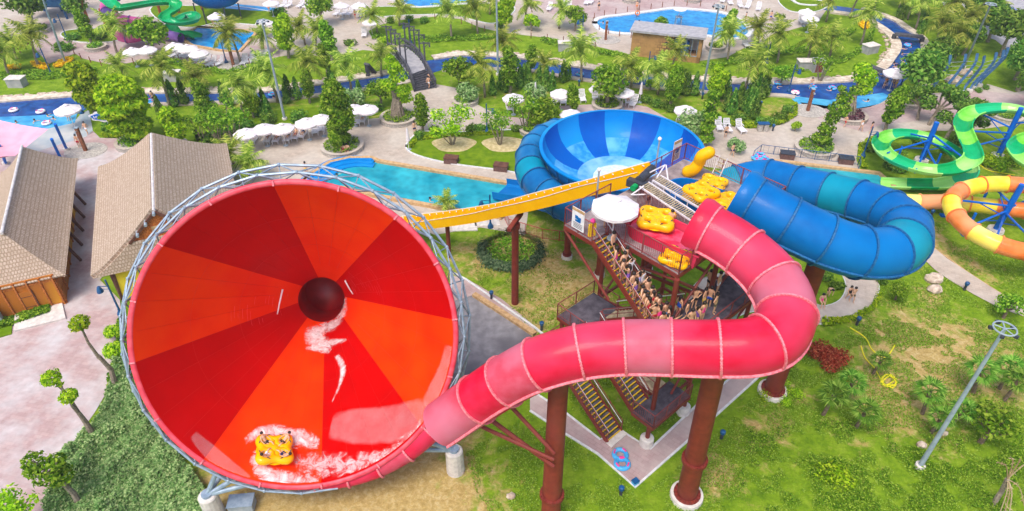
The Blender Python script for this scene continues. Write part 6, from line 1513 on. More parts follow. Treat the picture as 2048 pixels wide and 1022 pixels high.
plant(mk_tree('multi', h=4.2, r=2.0, lm='leaf', leafs=.17, dens=.9), [(1000,290,1.0),(1050,262,1.05),(440,292,1.0),(470,288,1.1),(410,290,.9),(1640,165,.9)], 'airy light green multi-stem tree', 'airy trees', G)
plant(mk_tree('banyan', h=7, r=2, lm='leafy', leafs=.22, pads=[((0, 0, 6.8), 1.0), ((.5, .2, 5.6), 1.2), ((-.6, -.2, 4.6), 1.1), ((.9, 0, 3.8), 1.0), ((-.3, .3, 7.6), .7), ((1.2, .4, 2.6), .9)]), [(797,240,1.0,1)], 'banyan with aerial roots in the round stone planter', 'banyans', G)
plant(mk_tree('banyan', h=6, r=2, lm='leafy', leafs=.22, pads=[((0.6, 0, 5.4), 1.5), ((1.2, .2, 4.6), 1.3), ((.2, .2, 6.2), 1.1), ((1.0, -.3, 3.8), 1.0)]), [(1692,236,1.0,1,0)], 'thick-trunked tree with bright round crown in a purple-leaved planter', 'thick trees', G)
plant(mk_tree('pads', h=6, r=2, lm='leaf', leafs=.2, tm='trunk', lean=(.6, 0), pads=[((.3, 0, 1.4), 1.1), ((.5, 0, 2.6), 1.0), ((.8, 0, 3.8), .9), ((1.3, 0, 5.0), 1.3), ((1.7, .3, 6.2), 1.0), ((2.4, .1, 7.2), .7), ((.9, .2, 7.4), .5)]), [(1632,300,1.0,1,0)], 'vine-wrapped twisted tree in a stone planter', 'twisted trees', G)
plant(mk_tree('pads', h=6, r=2, lm='leaf', leafs=.22, lean=(.2, 0), pads=[((.1, 0, 1.2), .9), ((0, 0, 2.5), .9), ((.1, 0, 3.9), .95), ((0, .1, 5.2), .9), ((.1, 0, 6.3), .75)]), [(1408,292,1.05,0,0)], 'tall vine-covered pole tree beside the bowl', 'pole trees', G)
plant(mk_tree('pads', h=3.4, r=2, lm='leafd', leafs=.2, lean=(.6, 0), pads=[((2.0, .3, 3.0), 1.1), ((1.0, 0, 3.6), 1.0), ((-.8, .4, 2.6), .9), ((3.2, 0, 2.2), .8), ((0, 0, 4.2), .7)]), [(1858,250,1.2,0,0),(1890,280,1.1,0,0),(1835,240,1.0,0,2),(1915,300,.8,0,1),(1930,250,.8,0,0)], 'sprawling dark green tree behind the green slide', 'sprawling trees', G)
# bare-limbed pruned trees at the left edge (trunks lean to the funnel)
plant(mk_tree('pads', h=6.2, r=1, lm='leafy', leafs=.15, tm='trunk', lean=(-.3, .1), dens=2.2, pads=[((-.4, .2, 6.5), .72)]), [(232,775,1.0,0,0)], 'pruned tree with single bright tuft', 'lollipop trees', G)
plant(mk_tree('pads', h=4.2, r=1, lm='leafy', leafs=.15, tm='trunk', lean=(-.3, .1), dens=2.2, pads=[((-1.0, .4, 5.4), .68), ((-.1, 0, 4.1), .6), ((-.5, .3, 4.9), .2)]), [(185,868,1.0,0,0)], 'pruned tree with two bright tufts on bare forked trunk', 'forked trees', G)
plant(mk_tree('pads', h=4.0, r=1, lm='leaf', leafs=.15, tm='trunk', lean=(-.4, .1), dens=1.4, pads=[((-.6, 0, 3.6), 1.0), ((-1.3, .2, 4.4), .7), ((.1, .2, 4.4), .6), ((0, 0, 3.2), .8), ((-1.8, .2, 3.4), .55)]), [(160,1010,1.0,0,0)], 'dark leafy pruned tree near the bottom left corner', 'leafy trees', G)
plant(mk_tree('round', h=3.6, r=1.2, lm='leafy', leafs=.15), [(66,1056,1.0)], 'bright bush crown cut by the bottom left edge', 'bushes', G)
# conifers
CN = [(323,232),(371,208),(449,205),(460,212),(522,232),(530,218),(538,236),(578,196),(596,198),(574,206),(664,182),(658,198),(672,196),(1001,178),(1012,184),(1048,172),(1056,176),(1040,176),(1092,180),(1104,184),(1134,160),(1126,164),(1364,188),(1372,190),(1449,192),(1443,196),(1452,222),(1462,228),(1476,216),(1486,220),(1494,224),(1508,238),(1502,232),(1512,194),(1522,196),(1530,192),(1504,190),(1842,58),(1838,70),(1800,40),(1795,36),(1078,178),(985,190),(1388,190),(720,200),(350,212),(1890,118)]
plant(mk_tree('cone', name='conifer', cat='conifer', h=3.6, r=.95, lm='leafd', leafs=.2, dens=1.3), [(u, v, (.85 if v < 100 or True else 1)*rnd.uniform(.85, 1.15)) for u, v in CN], 'dark green cone-shaped conifer', 'conifers', 'cone-shaped conifers')
# lower right: young fan palms and props
def mk_fan(h):
    root = thing('fan_palm', 'palm'); t = MB(); pts = [V((.25*i/4, 0, h*i/4)) for i in range(5)]; t.tube(pts, [.14, .13, .12, .12, .13], 7); t.build('trunk', 'trunkb', root); b = MB(); top = pts[-1]
    for k in range(15):
        a = 2.4*k; el = R(70-k*6+rnd.uniform(-8, 8)); d = V((math.cos(a)*math.cos(el), math.sin(a)*math.cos(el), math.sin(el))); s = top+d*.55; X = d.orthogonal().normalized() if abs(d.z) > .95 else d.cross(UZ).normalized(); U = X.cross(d)
        b.bar(top, s, .03)
        for j in range(11):
            g_ = R(-75+15*j); dd = (d*math.cos(g_)+X*math.sin(g_)-UZ*.12).normalized(); n_ = dd.cross(U).normalized(); o = len(b.v); ln = .75*rnd.uniform(.85, 1.1)
            b.v += [tuple(s), tuple(s+dd*ln*.5+n_*.05), tuple(s+dd*ln-UZ*.12), tuple(s+dd*ln*.5-n_*.05)]; b.f.append([o, o+1, o+2, o+3]); b.m.append(0)
    b.build('crown', 'palm2', root); return reg_kids(root)
M['palm2'] = leafmat('fan_leaf', rgb(70, 118, 40), rgb(108, 156, 52), rgb(160, 196, 88), .35)
plant(mk_fan(2.1), [(1646,830,1.05),(1694,803,1.0),(1712,855,1.0),(1745,748,.8),(1844,828,1.05),(1945,787,1.1),(1900,852,.9),(1862,866,.9),(1998,778,1.0),(2008,802,1.0),(1800,330,.01 if 0 else .6)], 'young fan palm', 'fan palms', 'young fan palms on the lower right slope')
plant(mk_tree('round', h=3.0, r=1.5, lm='leaf', leafs=.16, tm='trunkb'), [(1960,885,1.1),(2006,636,.8),(1790,600,.6)], 'small leafy sapling tree', 'saplings', G)
plant(mk_tree('shrub', name='shrub', cat='shrub', h=1.2, r=1.5, lm='leafy', leafs=.14, dens=1.2), [(1670,955,.9),(1560,778,.55),(1590,790,.5),(1530,792,.5),(1570,805,.45),(1975,330,1.1),(2020,325,1.1),(1990,335,1.0),(1100,280,1.0)], 'low yellow-green shrub', 'low shrubs', 'low garden shrubs')
plant(mk_tree('shrub', name='shrub', cat='shrub', h=1.1, r=1.8, lm='leafr', leafs=.1, dens=6), [(1652,716,1.0)], 'round red-leafed shrub right of the red tube', 'red shrubs', 'low garden shrubs')
plant(mk_tree('shrub', name='shrub', cat='shrub', h=.9, r=1.4, lm='leafd', leafs=.16, dens=1), [(u, v, s) for u, v, s in ((1540,250,1.0),(1560,240,1.0),(1575,225,1),(1520,248,.9),(1290,205,1),(1310,212,1),(1340,222,.9),(1270,200,.8),(1780,335,1.0),(1800,345,.9),(1835,285,1.2),(1900,300,1.4),(1925,305,1.2),(1740,300,1.2),(940,262,.9),(960,262,.9),(985,262,1.0),(905,264,.8),(870,268,1.0),(840,275,.9),(1035,262,.9),(1060,300,.8),(250,262,1.2),(225,256,1.2),(420,285,1.5),(450,280,1.5),(490,262,1.5),(540,246,1.4),(600,240,1.3),(660,228,1.4),(700,225,1.3),(750,222,1.2),(930,185,1.0),(1330,215,.9),(150,80,1.2),(200,78,1.2),(255,60,1.2),(120,100,1.3),(140,100,1.1),(560,30,1.3),(640,60,1.0),(700,90,1.0),(950,35,1.1),(780,45,1.0),(820,42,1.0),(850,45,1.0),(1000,56,1.0),(1860,185,1.0),(1890,190,.6),(1910,192,.6),(1930,190,.6),(1955,184,.6),(1970,178,.6),(1450,250,.9),(1480,240,.9),(1430,240,.8),(1650,560,.8),(1670,575,.7),(1760,560,.8))], 'low dark green shrub', 'dark shrubs', 'low garden shrubs')
# dead staked palm at the bottom right
dp = thing('dead_palm', 'palm', P(1985, 1012, 0), label='withered palm with drooping grey and yellow fronds at the bottom right', world=True)
f = P(1985, 1010, 0); tp = P(2015, 958, 2.4); b = MB(); limb(b, f, tp, .16, .14, 7); b.build('trunk', 'trunk', dp); b = MB()
for (u, v, z) in ((2048, 1010, 1.0), (2010, 1022, .6), (2018, 1030, .5), (1998, 1030, .4), (2040, 920, 3.6), (2022, 915, 3.8), (2060, 925, 3.2), (1995, 925, 3.3)):
    e_ = P(u, v, z); mid = tp.lerp(e_, .5)+UZ*.5; pts = catmull([tp, mid, e_], 6); b.tube(pts, .035, 4)
    for q in pts[3:]: leafquad(b, q, V((rnd.gauss(0, 1), rnd.gauss(0, 1), rnd.gauss(0, 1))), .22, asp=.4)
b.build('frond', 'straw', dp)

HAZE = 1
if HAZE:
    hz = MB(); hz.box((0, 140, 17), (900, 620, 54)); ho = hz.build('haze', 'white', kind='stuff'); ho['label'] = 'thin pale haze hanging in the air over the whole park'; ho['category'] = 'haze'
    hm = bpy.data.materials.new('haze_air'); hm.use_nodes = True; ht = hm.node_tree; ht.nodes.remove(ht.nodes['Principled BSDF'])
    pv = nn(ht, 'ShaderNodeVolumePrincipled'); pv.inputs['Color'].default_value = (.93, .96, 1, 1); pv.inputs['Density'].default_value = .0004; pv.inputs['Anisotropy'].default_value = .2
    ht.links.new(pv.outputs[0], ht.nodes['Material Output'].inputs['Volume']); ho.data.materials.clear(); ho.data.materials.append(hm)
# scattered ground cover (uncountable): one object each
def cover(name, cat, label, polys, n, s, h, lm, mi=0, bump=.0, zt=0, rough_=.5):
    b = MB(); ws = [gp(*p) for p in polys]; areas = []
    for p in ws: areas.append(abs(sum(p[i].x*p[(i+1) % len(p)].y-p[(i+1) % len(p)].x*p[i].y for i in range(len(p))))/2)
    tot = sum(areas)
    for p, a in zip(ws, areas):
        x0, x1 = min(q.x for q in p), max(q.x for q in p); y0, y1 = min(q.y for q in p), max(q.y for q in p); k = int(n*a/tot); c = 0
        while c < k:
            x, y = rnd.uniform(x0, x1), rnd.uniform(y0, y1)
            if not inpoly(x, y, p): continue
            c += 1; nz = noise.noise(V((x*.45, y*.45, 0)))+.5*noise.noise(V((x*1.3, y*1.3, 4)))
            if nz < -rough_: continue
            z = h*max(.1, .55+bump*nz)*rnd.uniform(.5, 1.0)+zt
            leafquad(b, V((x, y, z)), V((rnd.gauss(0, .6), rnd.gauss(0, .6), 1)), s*rnd.uniform(.6, 1.4))
    o = b.build(name, lm, kind='stuff'); tagm(o, cat, label); return o
cover('ground_cover', 'bushes', 'silvery green thicket of low bushes between the pink plaza and the funnel', [[(248,700),(228,770),(198,830),(155,885),(116,942),(98,1022),(90,1090),(430,1090),(420,1000),(390,950),(330,880),(290,810),(262,740)]], 48000, .11, 1.3, 'leafb', bump=.9, rough_=2)
cover('ground_cover', 'bushes', 'green creeping plants at the plaza edge beside the funnel truss', [[(236,640),(262,640),(300,820),(360,900),(330,905),(230,800),(215,790),(232,705)]], 4000, .14, .8, 'leaf', bump=.8, rough_=2)
cover('grass', 'grass', 'rough green grass and weeds over the lower right slope', [[(1400,900),(1520,780),(1650,700),(1750,800),(1850,780),(2048,900),(2100,1060),(1300,1060),(1290,985)], [(1500,740),(1640,690),(1760,640),(2048,680),(2100,900),(1850,800),(1700,800),(1560,800)], [(930,905),(1060,830),(1190,915),(1270,985),(1300,1060),(1000,1060),(950,980)]], 80000, .062, .2, 'grass', bump=.9, rough_=.15)
cover('weeds', 'weeds', 'darker leafy weeds scattered in the grass at lower right', [[(1500,860),(1760,840),(1860,880),(2048,880),(2100,1060),(1450,1060)]], 22000, .07, .4, 'leaf', bump=1.2, rough_=-.05)
cover('grass', 'grass', 'thin grass under and around the stair tower', [[(930,480),(1130,500),(1180,600),(1300,780),(1390,800),(1290,880),(1140,820),(1080,680),(960,570)], [(1140,770),(1240,840),(1300,880),(1380,815),(1300,760)]], 14000, .07, .12, 'grass', bump=.9, rough_=.1)
cover('grass', 'grass', 'lush lawn grass left and right of the yellow and orange slide', [[(1860,440),(2048,520),(2100,640),(2048,600),(1930,540),(1860,480)], [(1760,560),(1850,530),(2000,620),(2048,640),(2048,680),(1700,700),(1660,650),(1740,620)]], 16000, .07, .12, 'grass', bump=.9, rough_=.1)
cover('flower_bed', 'flowers', 'bright yellow flower bed along the top left lawn', [[(18,135),(45,132),(42,140),(15,144)], [(62,128),(80,126),(98,134),(92,142),(70,136)], [(108,132),(130,118),(150,120),(140,130),(112,138)], [(1715,50),(1735,42),(1740,56),(1725,60)]], 1500, .22, .8, 'flower', bump=.4, rough_=2)
cover('hedge', 'hedge', 'mixed green hedging along the garden edges above the river', [[(0,148),(60,142),(120,148),(160,138),(200,140),(200,148),(100,160),(0,160)], [(330,118),(400,136),(440,142),(520,132),(520,140),(440,150),(390,142),(320,126)], [(1085,76),(1190,100),(1255,110),(1255,118),(1180,108),(1080,86)], [(740,68),(790,78),(900,72),(1000,74),(1000,80),(900,84),(800,92),(745,80)], [(1400,130),(1480,118),(1560,100),(1640,90),(1700,60),(1712,64),(1650,100),(1560,114),(1480,130),(1420,140)], [(1500,140),(1600,136),(1680,118),(1730,90),(1745,50),(1752,54),(1740,96),(1690,126),(1600,146)]], 12000, .16, .8, 'leaf', bump=.6, rough_=2)
cover('hedge', 'hedge', 'bright trimmed hedge rimming the plaza lawns', [[(205,276),(262,278),(300,284),(300,278),(262,272),(205,270)], [(1380,250),(1440,244),(1520,250),(1560,244),(1586,228),(1588,205),(1594,206),(1594,232),(1565,250),(1520,258),(1440,252)], [(1716,292),(1716,318),(1724,340),(1735,340),(1726,318),(1728,296),(1760,276),(1750,272)], [(816,296),(830,276),(905,270),(1000,264),(1000,270),(905,275),(836,282),(824,298)], [(1640,640),(1700,636),(1740,616),(1756,590),(1762,592),(1748,620),(1705,645),(1645,655)]], 6000, .16, .55, 'leafy', bump=.5, rough_=2)
cover('planting', 'plants', 'leafy planting in the bed before the yellow wall', [[(0,634),(40,624),(104,610),(100,628),(40,648),(0,660)]], 2200, .14, .7, 'leaf', bump=.6, rough_=2)
# the dark ring hedge on the lawn
rh = MB(); c0 = P(1022, 505, 0)
for i in range(2600):
    a = rnd.uniform(0, 6.28); q = rnd.gauss(2.85, .24); z = rnd.uniform(.1, .8); leafquad(rh, c0+V((q*math.cos(a), q*math.sin(a)*1.0, z)), V((math.cos(a), math.sin(a), 1)), .15)
o = rh.build('ring_hedge', 'hedge'); tagm(o, 'hedge', 'dark circular hedge on the lawn behind the conveyor column')
rh = MB()
for i in range(900):
    a = rnd.uniform(0, 6.28); q = 2.3*math.sqrt(rnd.random()); leafquad(rh, c0+V((q*math.cos(a), q*math.sin(a), rnd.uniform(.05, .4))), V((rnd.gauss(0, .5), rnd.gauss(0, .5), 1)), .14)
o = rh.build('planting', 'leaf', kind='stuff'); tagm(o, 'plants', 'low plants filling the circular hedge')
# planters
def planter(u, v, r, lab, lm='leaf', ht=.5, sy=1):
    c = P(u, v, 0); root = thing('planter', 'planter', c, label=lab, world=True)
    b = MB(); b.lathe([(r, 0), (r, ht), (r-.35, ht), (r-.35, ht-.15), (0, ht-.12)], 32, c); b.build('stone_wall', 'stonew', root)
    b = MB(); b.lathe([(r+.06, ht), (r+.06, ht+.07), (r-.38, ht+.07), (r-.38, ht)], 32, c); b.build('coping', 'pave', root)
    b = MB()
    for i in range(int(110*r*r)): a = rnd.uniform(0, 6.28); q = (r-.45)*math.sqrt(rnd.random()); leafquad(b, c+V((q*math.cos(a), q*math.sin(a), ht+rnd.uniform(0, .45))), V((rnd.gauss(0, .6), rnd.gauss(0, .6), 1)), .16)
    o = b.build('planting', lm, root)
planter(268, 290, 2.0, 'round stone planter behind the right thatched roof'); planter(685, 297, 2.5, 'round stone planter holding the tall dark column tree'); planter(797, 240, 2.3, 'round stone planter of the banyan with aerial roots')
planter(79, 63, 1.9, 'round planter at the top left under the dark tree'); planter(193, 98, 1.6, 'small round planter on the top left terrace'); planter(1630, 300, 2.4, 'stone planter of the twisted vine tree behind the right pool')
planter(1697, 236, 2.2, 'planter with dark purple plants under the thick trunk', 'leafp'); planter(1815, 208, 1.8, 'round planter at the dark tree by the beach'); planter(1214, 214, 2.0, 'blue-grey round planter behind the bowl rim')
planter(1062, 266, 1.4, 'small round planter left of the bowl'); planter(1430, 98, 1.5, 'round planter on the terrace right of the pump house'); planter(1262, 3, 1.6, 'round planter on the far pink terrace, left one'); planter(1385, 2, 1.5, 'round planter on the far pink terrace, right one')
planter(2010, 236, 2.0, 'round planter behind the green slide crest'); planter(2052, 50, 2.6, 'stepped round planter on the grey forecourt'); planter(930, 205, 1.8, 'round planter at the foot of the footbridge'); planter(1558, 40, 1.4, 'round planter at the end of the far terrace'); planter(345, 297, 1.8, 'low planter just behind the pavilion ridge')

# ================================================================== PEOPLE
def skinmesh(nodes, edges, sub=1):
    me = bpy.data.meshes.new('tmp'); me.from_pydata([n[0] for n in nodes], [], []); 
    me = bpy.data.meshes.new('tmp'); me.from_pydata([n[0] for n in nodes], edges, []); o = bpy.data.objects.new('tmp', me); COL.objects.link(o)
    m = o.modifiers.new('s', 'SKIN'); m.use_smooth_shade = True
    for i, n in enumerate(nodes):
        r = n[1]; me.skin_vertices[0].data[i].radius = (r, r) if not isinstance(r, tuple) else r; me.skin_vertices[0].data[i].use_root = (i == 0)
    s = o.modifiers.new('d', 'SUBSURF'); s.levels = sub; s.render_levels = sub
    dg = bpy.context.evaluated_depsgraph_get(); dg.update(); nm = bpy.data.meshes.new_from_object(o.evaluated_get(dg)); bpy.data.objects.remove(o); return nm
def body_pose(kind):
    """joints (x right, y back, z up) of a 1.68 m figure facing -y"""
    J = dict(pel=(0, 0, .92), wst=(0, 0, 1.08), chs=(0, -.01, 1.3), nck=(0, .0, 1.45), hed=(0, -.02, 1.58), top=(0, -.02, 1.66),
        sR=(.18, 0, 1.38), eR=(.26, .03, 1.12), hR=(.25, -.06, .88), sL=(-.18, 0, 1.38), eL=(-.26, .03, 1.12), hL=(-.25, -.06, .88),
        kR=(.1, -.02, .48), fR=(.11, .02, .08), tR=(.12, -.14, .03), kL=(-.1, -.02, .48), fL=(-.11, .02, .08), tL=(-.12, -.14, .03))
    if kind == 'walk': J.update(kR=(.1, -.16, .5), fR=(.1, -.2, .09), tR=(.1, -.36, .04), kL=(-.1, .02, .48), fL=(-.1, .24, .12), tL=(-.1, .14, .03), hR=(.24, .16, .92), eR=(.25, .1, 1.12), hL=(-.24, -.26, .98), eL=(-.25, -.04, 1.12))
    if kind == 'headhands': J.update(eR=(.42, .02, 1.46), hR=(.16, .06, 1.66), eL=(-.4, 0, 1.44), hL=(-.16, .05, 1.64))
    if kind == 'lean': J.update(eL=(-.3, -.2, 1.24), hL=(-.34, -.42, 1.1), kR=(.1, -.16, .56), fR=(.1, -.12, .26), tR=(.1, -.28, .2))
    if kind == 'hips': J.update(eR=(.38, .06, 1.16), hR=(.2, -.02, .98), eL=(-.38, .06, 1.16), hL=(-.2, -.02, .98))
    if kind == 'reach': J.update(eR=(.36, -.1, 1.52), hR=(.4, -.22, 1.76))
    if kind == 'sit': 
        for k in ('pel', 'wst', 'chs', 'nck', 'hed', 'top', 'sR', 'eR', 'hR', 'sL', 'eL', 'hL'): J[k] = (J[k][0], J[k][1]+.05, J[k][2]-.42)
        J.update(kR=(.12, -.4, .5), fR=(.13, -.42, .08), tR=(.13, -.58, .04), kL=(-.12, -.4, .5), fL=(-.13, -.4, .08), tL=(-.13, -.56, .04), hR=(.18, -.3, .56), eR=(.28, -.04, .72), hL=(-.18, -.3, .56), eL=(-.28, -.04, .72))
    if kind == 'recline': 
        J = dict(pel=(0, 0, .12), wst=(0, .16, .2), chs=(0, .34, .36), nck=(0, .44, .5), hed=(0, .5, .62), top=(0, .54, .7), sR=(.18, .38, .44), eR=(.3, .2, .3), hR=(.3, -.04, .25), sL=(-.18, .38, .44), eL=(-.3, .2, .3), hL=(-.3, -.04, .25), kR=(.13, -.36, .34), fR=(.12, -.74, .14), tR=(.12, -.8, .26), kL=(-.13, -.38, .22), fL=(-.13, -.78, .12), tL=(-.13, -.84, .24))
    if kind == 'bend': J.update(wst=(0, -.1, 1.04), chs=(0, -.32, 1.14), nck=(0, -.45, 1.18), hed=(0, -.56, 1.2), top=(0, -.64, 1.2), sR=(.18, -.38, 1.14), sL=(-.18, -.38, 1.14), eR=(.22, -.42, .88), hR=(.16, -.5, .66), eL=(-.22, -.42, .88), hL=(-.16, -.5, .66), kR=(.12, -.14, .5), kL=(-.12, -.14, .5))
    if kind == 'swim': J = dict(pel=(0, .1, -.5), wst=(0, .05, -.3), chs=(0, 0, -.05), nck=(0, 0, .1), hed=(0, -.02, .24), top=(0, -.02, .33), sR=(.18, 0, .02), eR=(.36, -.12, 0), hR=(.42, -.34, .03), sL=(-.18, 0, .02), eL=(-.36, -.12, 0), hL=(-.42, -.34, .03), kR=(.1, .2, -.8), fR=(.1, .4, -1.0), tR=(.1, .5, -1.05), kL=(-.1, .2, -.8), fL=(-.1, .4, -1.0), tL=(-.1, .5, -1.05))
    return {k: V(v) for k, v in J.items()}
def mk_person(kind, cloth, female=False, hairlen=0, cap=None, shirt=None):
    J = body_pose(kind); N = []; E = []; ix = {}
    def ad(k, r, par=None, pos=None):
        ix[k] = len(N); N.append((tuple(pos if pos is not None else J[k]), r))
        if par is not None: E.append((ix[par], ix[k]))
    tw_ = .13 if not female else .115
    ad('pel', (.15, .11)); ad('wst', (tw_, .09), 'pel'); ad('chs', (.16, .11), 'wst'); ad('nck', .055, 'chs'); ad('hed', (.088, .1), 'nck'); ad('top', .062, 'hed')
    ad('nose', .018, 'hed', J['hed']+(V((0, -.11, -.01)) if kind != 'bend' else V((0, -.03, -.11))))
    for s in 'RL':
        sg = 1 if s == 'R' else -1
        ad('s'+s, .065, 'chs'); ad('e'+s, .045, 's'+s); ad('h'+s, .03, 'e'+s)
        fd = (J['h'+s]-J['e'+s]).normalized(); side = fd.cross(V((0, 1, 0))); side = side.normalized() if side.length > .1 else V((1, 0, 0))
        pm = J['h'+s]+fd*.06; ad('p'+s, (.036, .02), 'h'+s, pm)
        for q, (o_, l_) in enumerate(((-.028, .07), (-.009, .082), (.01, .076), (.028, .06))): ad('g%s%d' % (s, q), .009, 'p'+s, pm+side*o_+fd*l_+V((0, -.012, 0)))
        ad('th'+s, .011, 'h'+s, J['h'+s]+side*.045*sg+fd*.04)
        ad('k'+s, .062, 'pel') if False else None
        hp = J['pel']+V((.09*sg, 0, -.04)); ad('q'+s, .095, 'pel', hp); mid = hp.lerp(J['k'+s], .5); ad('m'+s, .082, 'q'+s, mid); ad('k'+s, .058, 'm'+s); calf = J['k'+s].lerp(J['f'+s], .4); ad('c'+s, .056, 'k'+s, calf); ad('f'+s, .036, 'c'+s); ad('t'+s, (.04, .03), 'f'+s)
    me = skinmesh(N, E); root = bpy.data.objects.new('person', me); me.name = 'person_body'; me.materials.clear(); me.materials.append(M['skin']); COL.objects.link(root); root['category'] = 'person'
    # clothing
    N2 = []; E2 = []
    def a2(p, r, par=None):
        N2.append((tuple(p), r)); 
        if par is not None: E2.append((par, len(N2)-1))
        return len(N2)-1
    p0_ = a2(J['pel'], (.168, .128))
    if female or shirt:
        w1 = a2(J['wst'], (tw_+.02, .108), p0_); c1 = a2(J['chs'], (.172, .128), w1)
        if not female: 
            for s in 'RL': a2(J['s'+s].lerp(J['e'+s], .5), .072, a2(J['s'+s], .08, c1))
    else: a2(J['pel'].lerp(J['wst'], .4), (.15, .108), p0_)
    for s in 'RL':
        sg = 1 if s == 'R' else -1; hp = J['pel']+V((.09*sg, 0, -.04)); h2 = a2(hp, .112, p0_)
        if not female: a2(hp.lerp(J['k'+s], .62), .1, h2)
        else: a2(hp.lerp(J['k'+s], .18), .1, h2)
    m2 = skinmesh(N2, E2); o2 = bpy.data.objects.new('swimsuit' if female else ('shirt_and_shorts' if shirt else 'swim_shorts'), m2); m2.materials.clear(); m2.materials.append(M[cloth]); COL.objects.link(o2); o2.parent = root
    # hair or cap
    hb = MB(); c = J['hed']+(J['top']-J['hed']).normalized()*.02; ax = (J['top']-J['nck']).normalized()
    back = V((0, 1, 0)) if kind != 'bend' else V((0, 0, 1)); X = ax.cross(back); X = X.normalized() if X.length > .1 else V((1, 0, 0)); Y = ax.cross(X)
    hb.lathe([(.116, -.04), (.122, .01), (.112, .07), (.08, .115), (.0, .13)], 12, c+back*.022, axes=(X, Y, ax))
    if hairlen: hb.lathe([(.06, .05), (.09, -.05), (.085, -.18), (.05, -.28), (0, -.3)], 8, c+back*.07, axes=(X, Y, ax))
    h = hb.build('hair' if not cap else 'cap', cap or 'hair', root, smooth=True)
    return reg_kids(root)
PT = {}
PDESC = {}
def person(kind, cloth, pos, rz, label=None, female=False, hair=0, cap=None, shirt=None, group=None, sc=None):
    key = (kind, cloth, female, hair, cap, shirt)
    if key not in PT: PT[key] = mk_person(kind, cloth, female, hair, cap, shirt)
    c = copytree(PT[key], pos, rz, sc or random.uniform(.95, 1.03)); 
    cn = {'navy': 'navy blue', 'royal': 'royal blue', 'pinkc': 'pink', 'whitec': 'white', 'sky': 'sky blue'}.get(cloth, cloth)
    gar = ('swimsuit' if female else ('shirt and shorts' if shirt else 'swim shorts'))
    verb = {'stand': 'standing', 'walk': 'walking', 'headhands': 'holding head', 'lean': 'gripping the rail', 'hips': 'hands on hips', 'reach': 'raising one arm', 'sit': 'sitting', 'recline': 'lying back', 'bend': 'bending forward', 'swim': 'swimming'}[kind]
    u, v = px(pos)
    if label: c['label'] = label
    else: reg(c, 'person '+verb+' in '+cn+' '+gar, 'people', u, v)
    c['category'] = 'person'
    if group: c['group'] = group
    return c
def hitf(u, v, zf, h=1.55):
    """walk along the ray until it meets the surface zf(x,y) raised by h"""
    d = ray(u, v); t = 30.0; o = V((0, 0, CH))
    while t < 60:
        p = o+d*t
        if p.z <= zf(p.x, p.y)+h: return V((p.x, p.y, zf(p.x, p.y)))
        t += .03
    return None
def zst(x, y):
    u, w_ = UW(V((x, y, 0))); 
    return max(11.5, min(PZ, PZ-.76*(w_-2.3)))
ST = [(1228,467,'walk','black',0),(1227,502,'stand','pinkc',1),(1256,495,'reach','olive',0),(1263,520,'headhands','whitec',0),(1259,535,'reach','purple',1),(1280,544,'headhands','lilac',1),(1295,537,'stand','whitec',0),(1295,557,'headhands','navy',0),(1309,572,'reach','sky',0),(1272,561,'stand','purple',1),(1289,587,'lean','black',0),(1282,602,'stand','navy',0),(1328,590,'lean','black',0),(1312,612,'headhands','crimson',0),(1340,617,'stand','lilac',1),(1347,604,'hips','whitec',0),(1300,597,'stand','crimson',1),(1246,522,'stand','olive',0),(1318,590,'stand','navy',0),(1306,556,'lean','sky',0),(1325,628,'stand','black',0),(1334,606,'stand','sky',0),(1308,584,'stand','crimson',1),(1286,575,'hips','olive',0),(1322,612,'reach','pinkc',1),(1268,548,'stand','navy',0),(1250,508,'lean','black',0),(1332,636,'headhands','olive',0)]
for i, (u, v, k, c, f) in enumerate(ST):
    q = hitf(u, v, zst); uq, wq = UW(q); uq = max(.25, min(1.0, uq)) if wq < 7.2 else max(.3, uq); q = T(uq, wq, zst(*(T(uq, wq, 0)[:2])))
    person(k, c, q, R(222)+random.uniform(-.5, .5), female=bool(f), hair=f, shirt=1 if (c in ('whitec',) and not f) else None, group='people queueing on the tower stairs')
for (u, v, k, c, f, rz) in ((1362,595,'stand','royal',1,2.0),(1395,577,'hips','black',0,0),(1413,578,'stand','yellow',0,1),(1424,576,'stand','royal',0,2.6),(1410,606,'hips','pinkc',1,.6),(1386,622,'stand','crimson',0,.3),(1373,638,'headhands','navy',0,0),(1346,634,'reach','royal',0,.4),(1442,548,'stand','whitec',0,1),(1418,540,'stand','black',0,2),(1378,604,'reach','navy',0,1),(1398,614,'stand','purple',1,2),(1436,588,'hips','olive',0,1)):
    q = hitf(u, v, lambda x, y: 11.5); uq, wq = UW(q); wq = max(7.5, min(9.5, wq)); person(k, c, T(uq, wq, 11.5), rz, female=bool(f), hair=f, group='people waiting on the middle deck')
# platform people
person('bend', 'black', P(1297, 418, PZ), R(200), 'bending attendant in black shorts at the head of the red launch tub')
person('lean', 'crimson', P(1206, 455, PZ), R(120), 'person in crimson shorts under the big tower parasol')
person('sit', 'black', P(1341, 450, PZ+.35), R(150), 'rider in black sitting on the raft in the red tub', sc=.9)
person('stand', 'navy', P(1228, 452, PZ), R(200), 'person in navy shorts at the stair head just behind the parasol pole')
bk = thing('life_vest', 'life jacket', P(1184, 460, PZ+.5), .4, 'yellow life jacket hung on the railing at the stair head'); b = MB(); b.box((0, 0, 0), (.5, .12, .9)); b.sphere((0, 0, .5), .14, 8, 5); b.build('vest', 'yellow', bk); b = MB(); b.sphere((0, -.02, .68), .17, 8, 6); b.build('pink_hat', 'pinkc', bk)
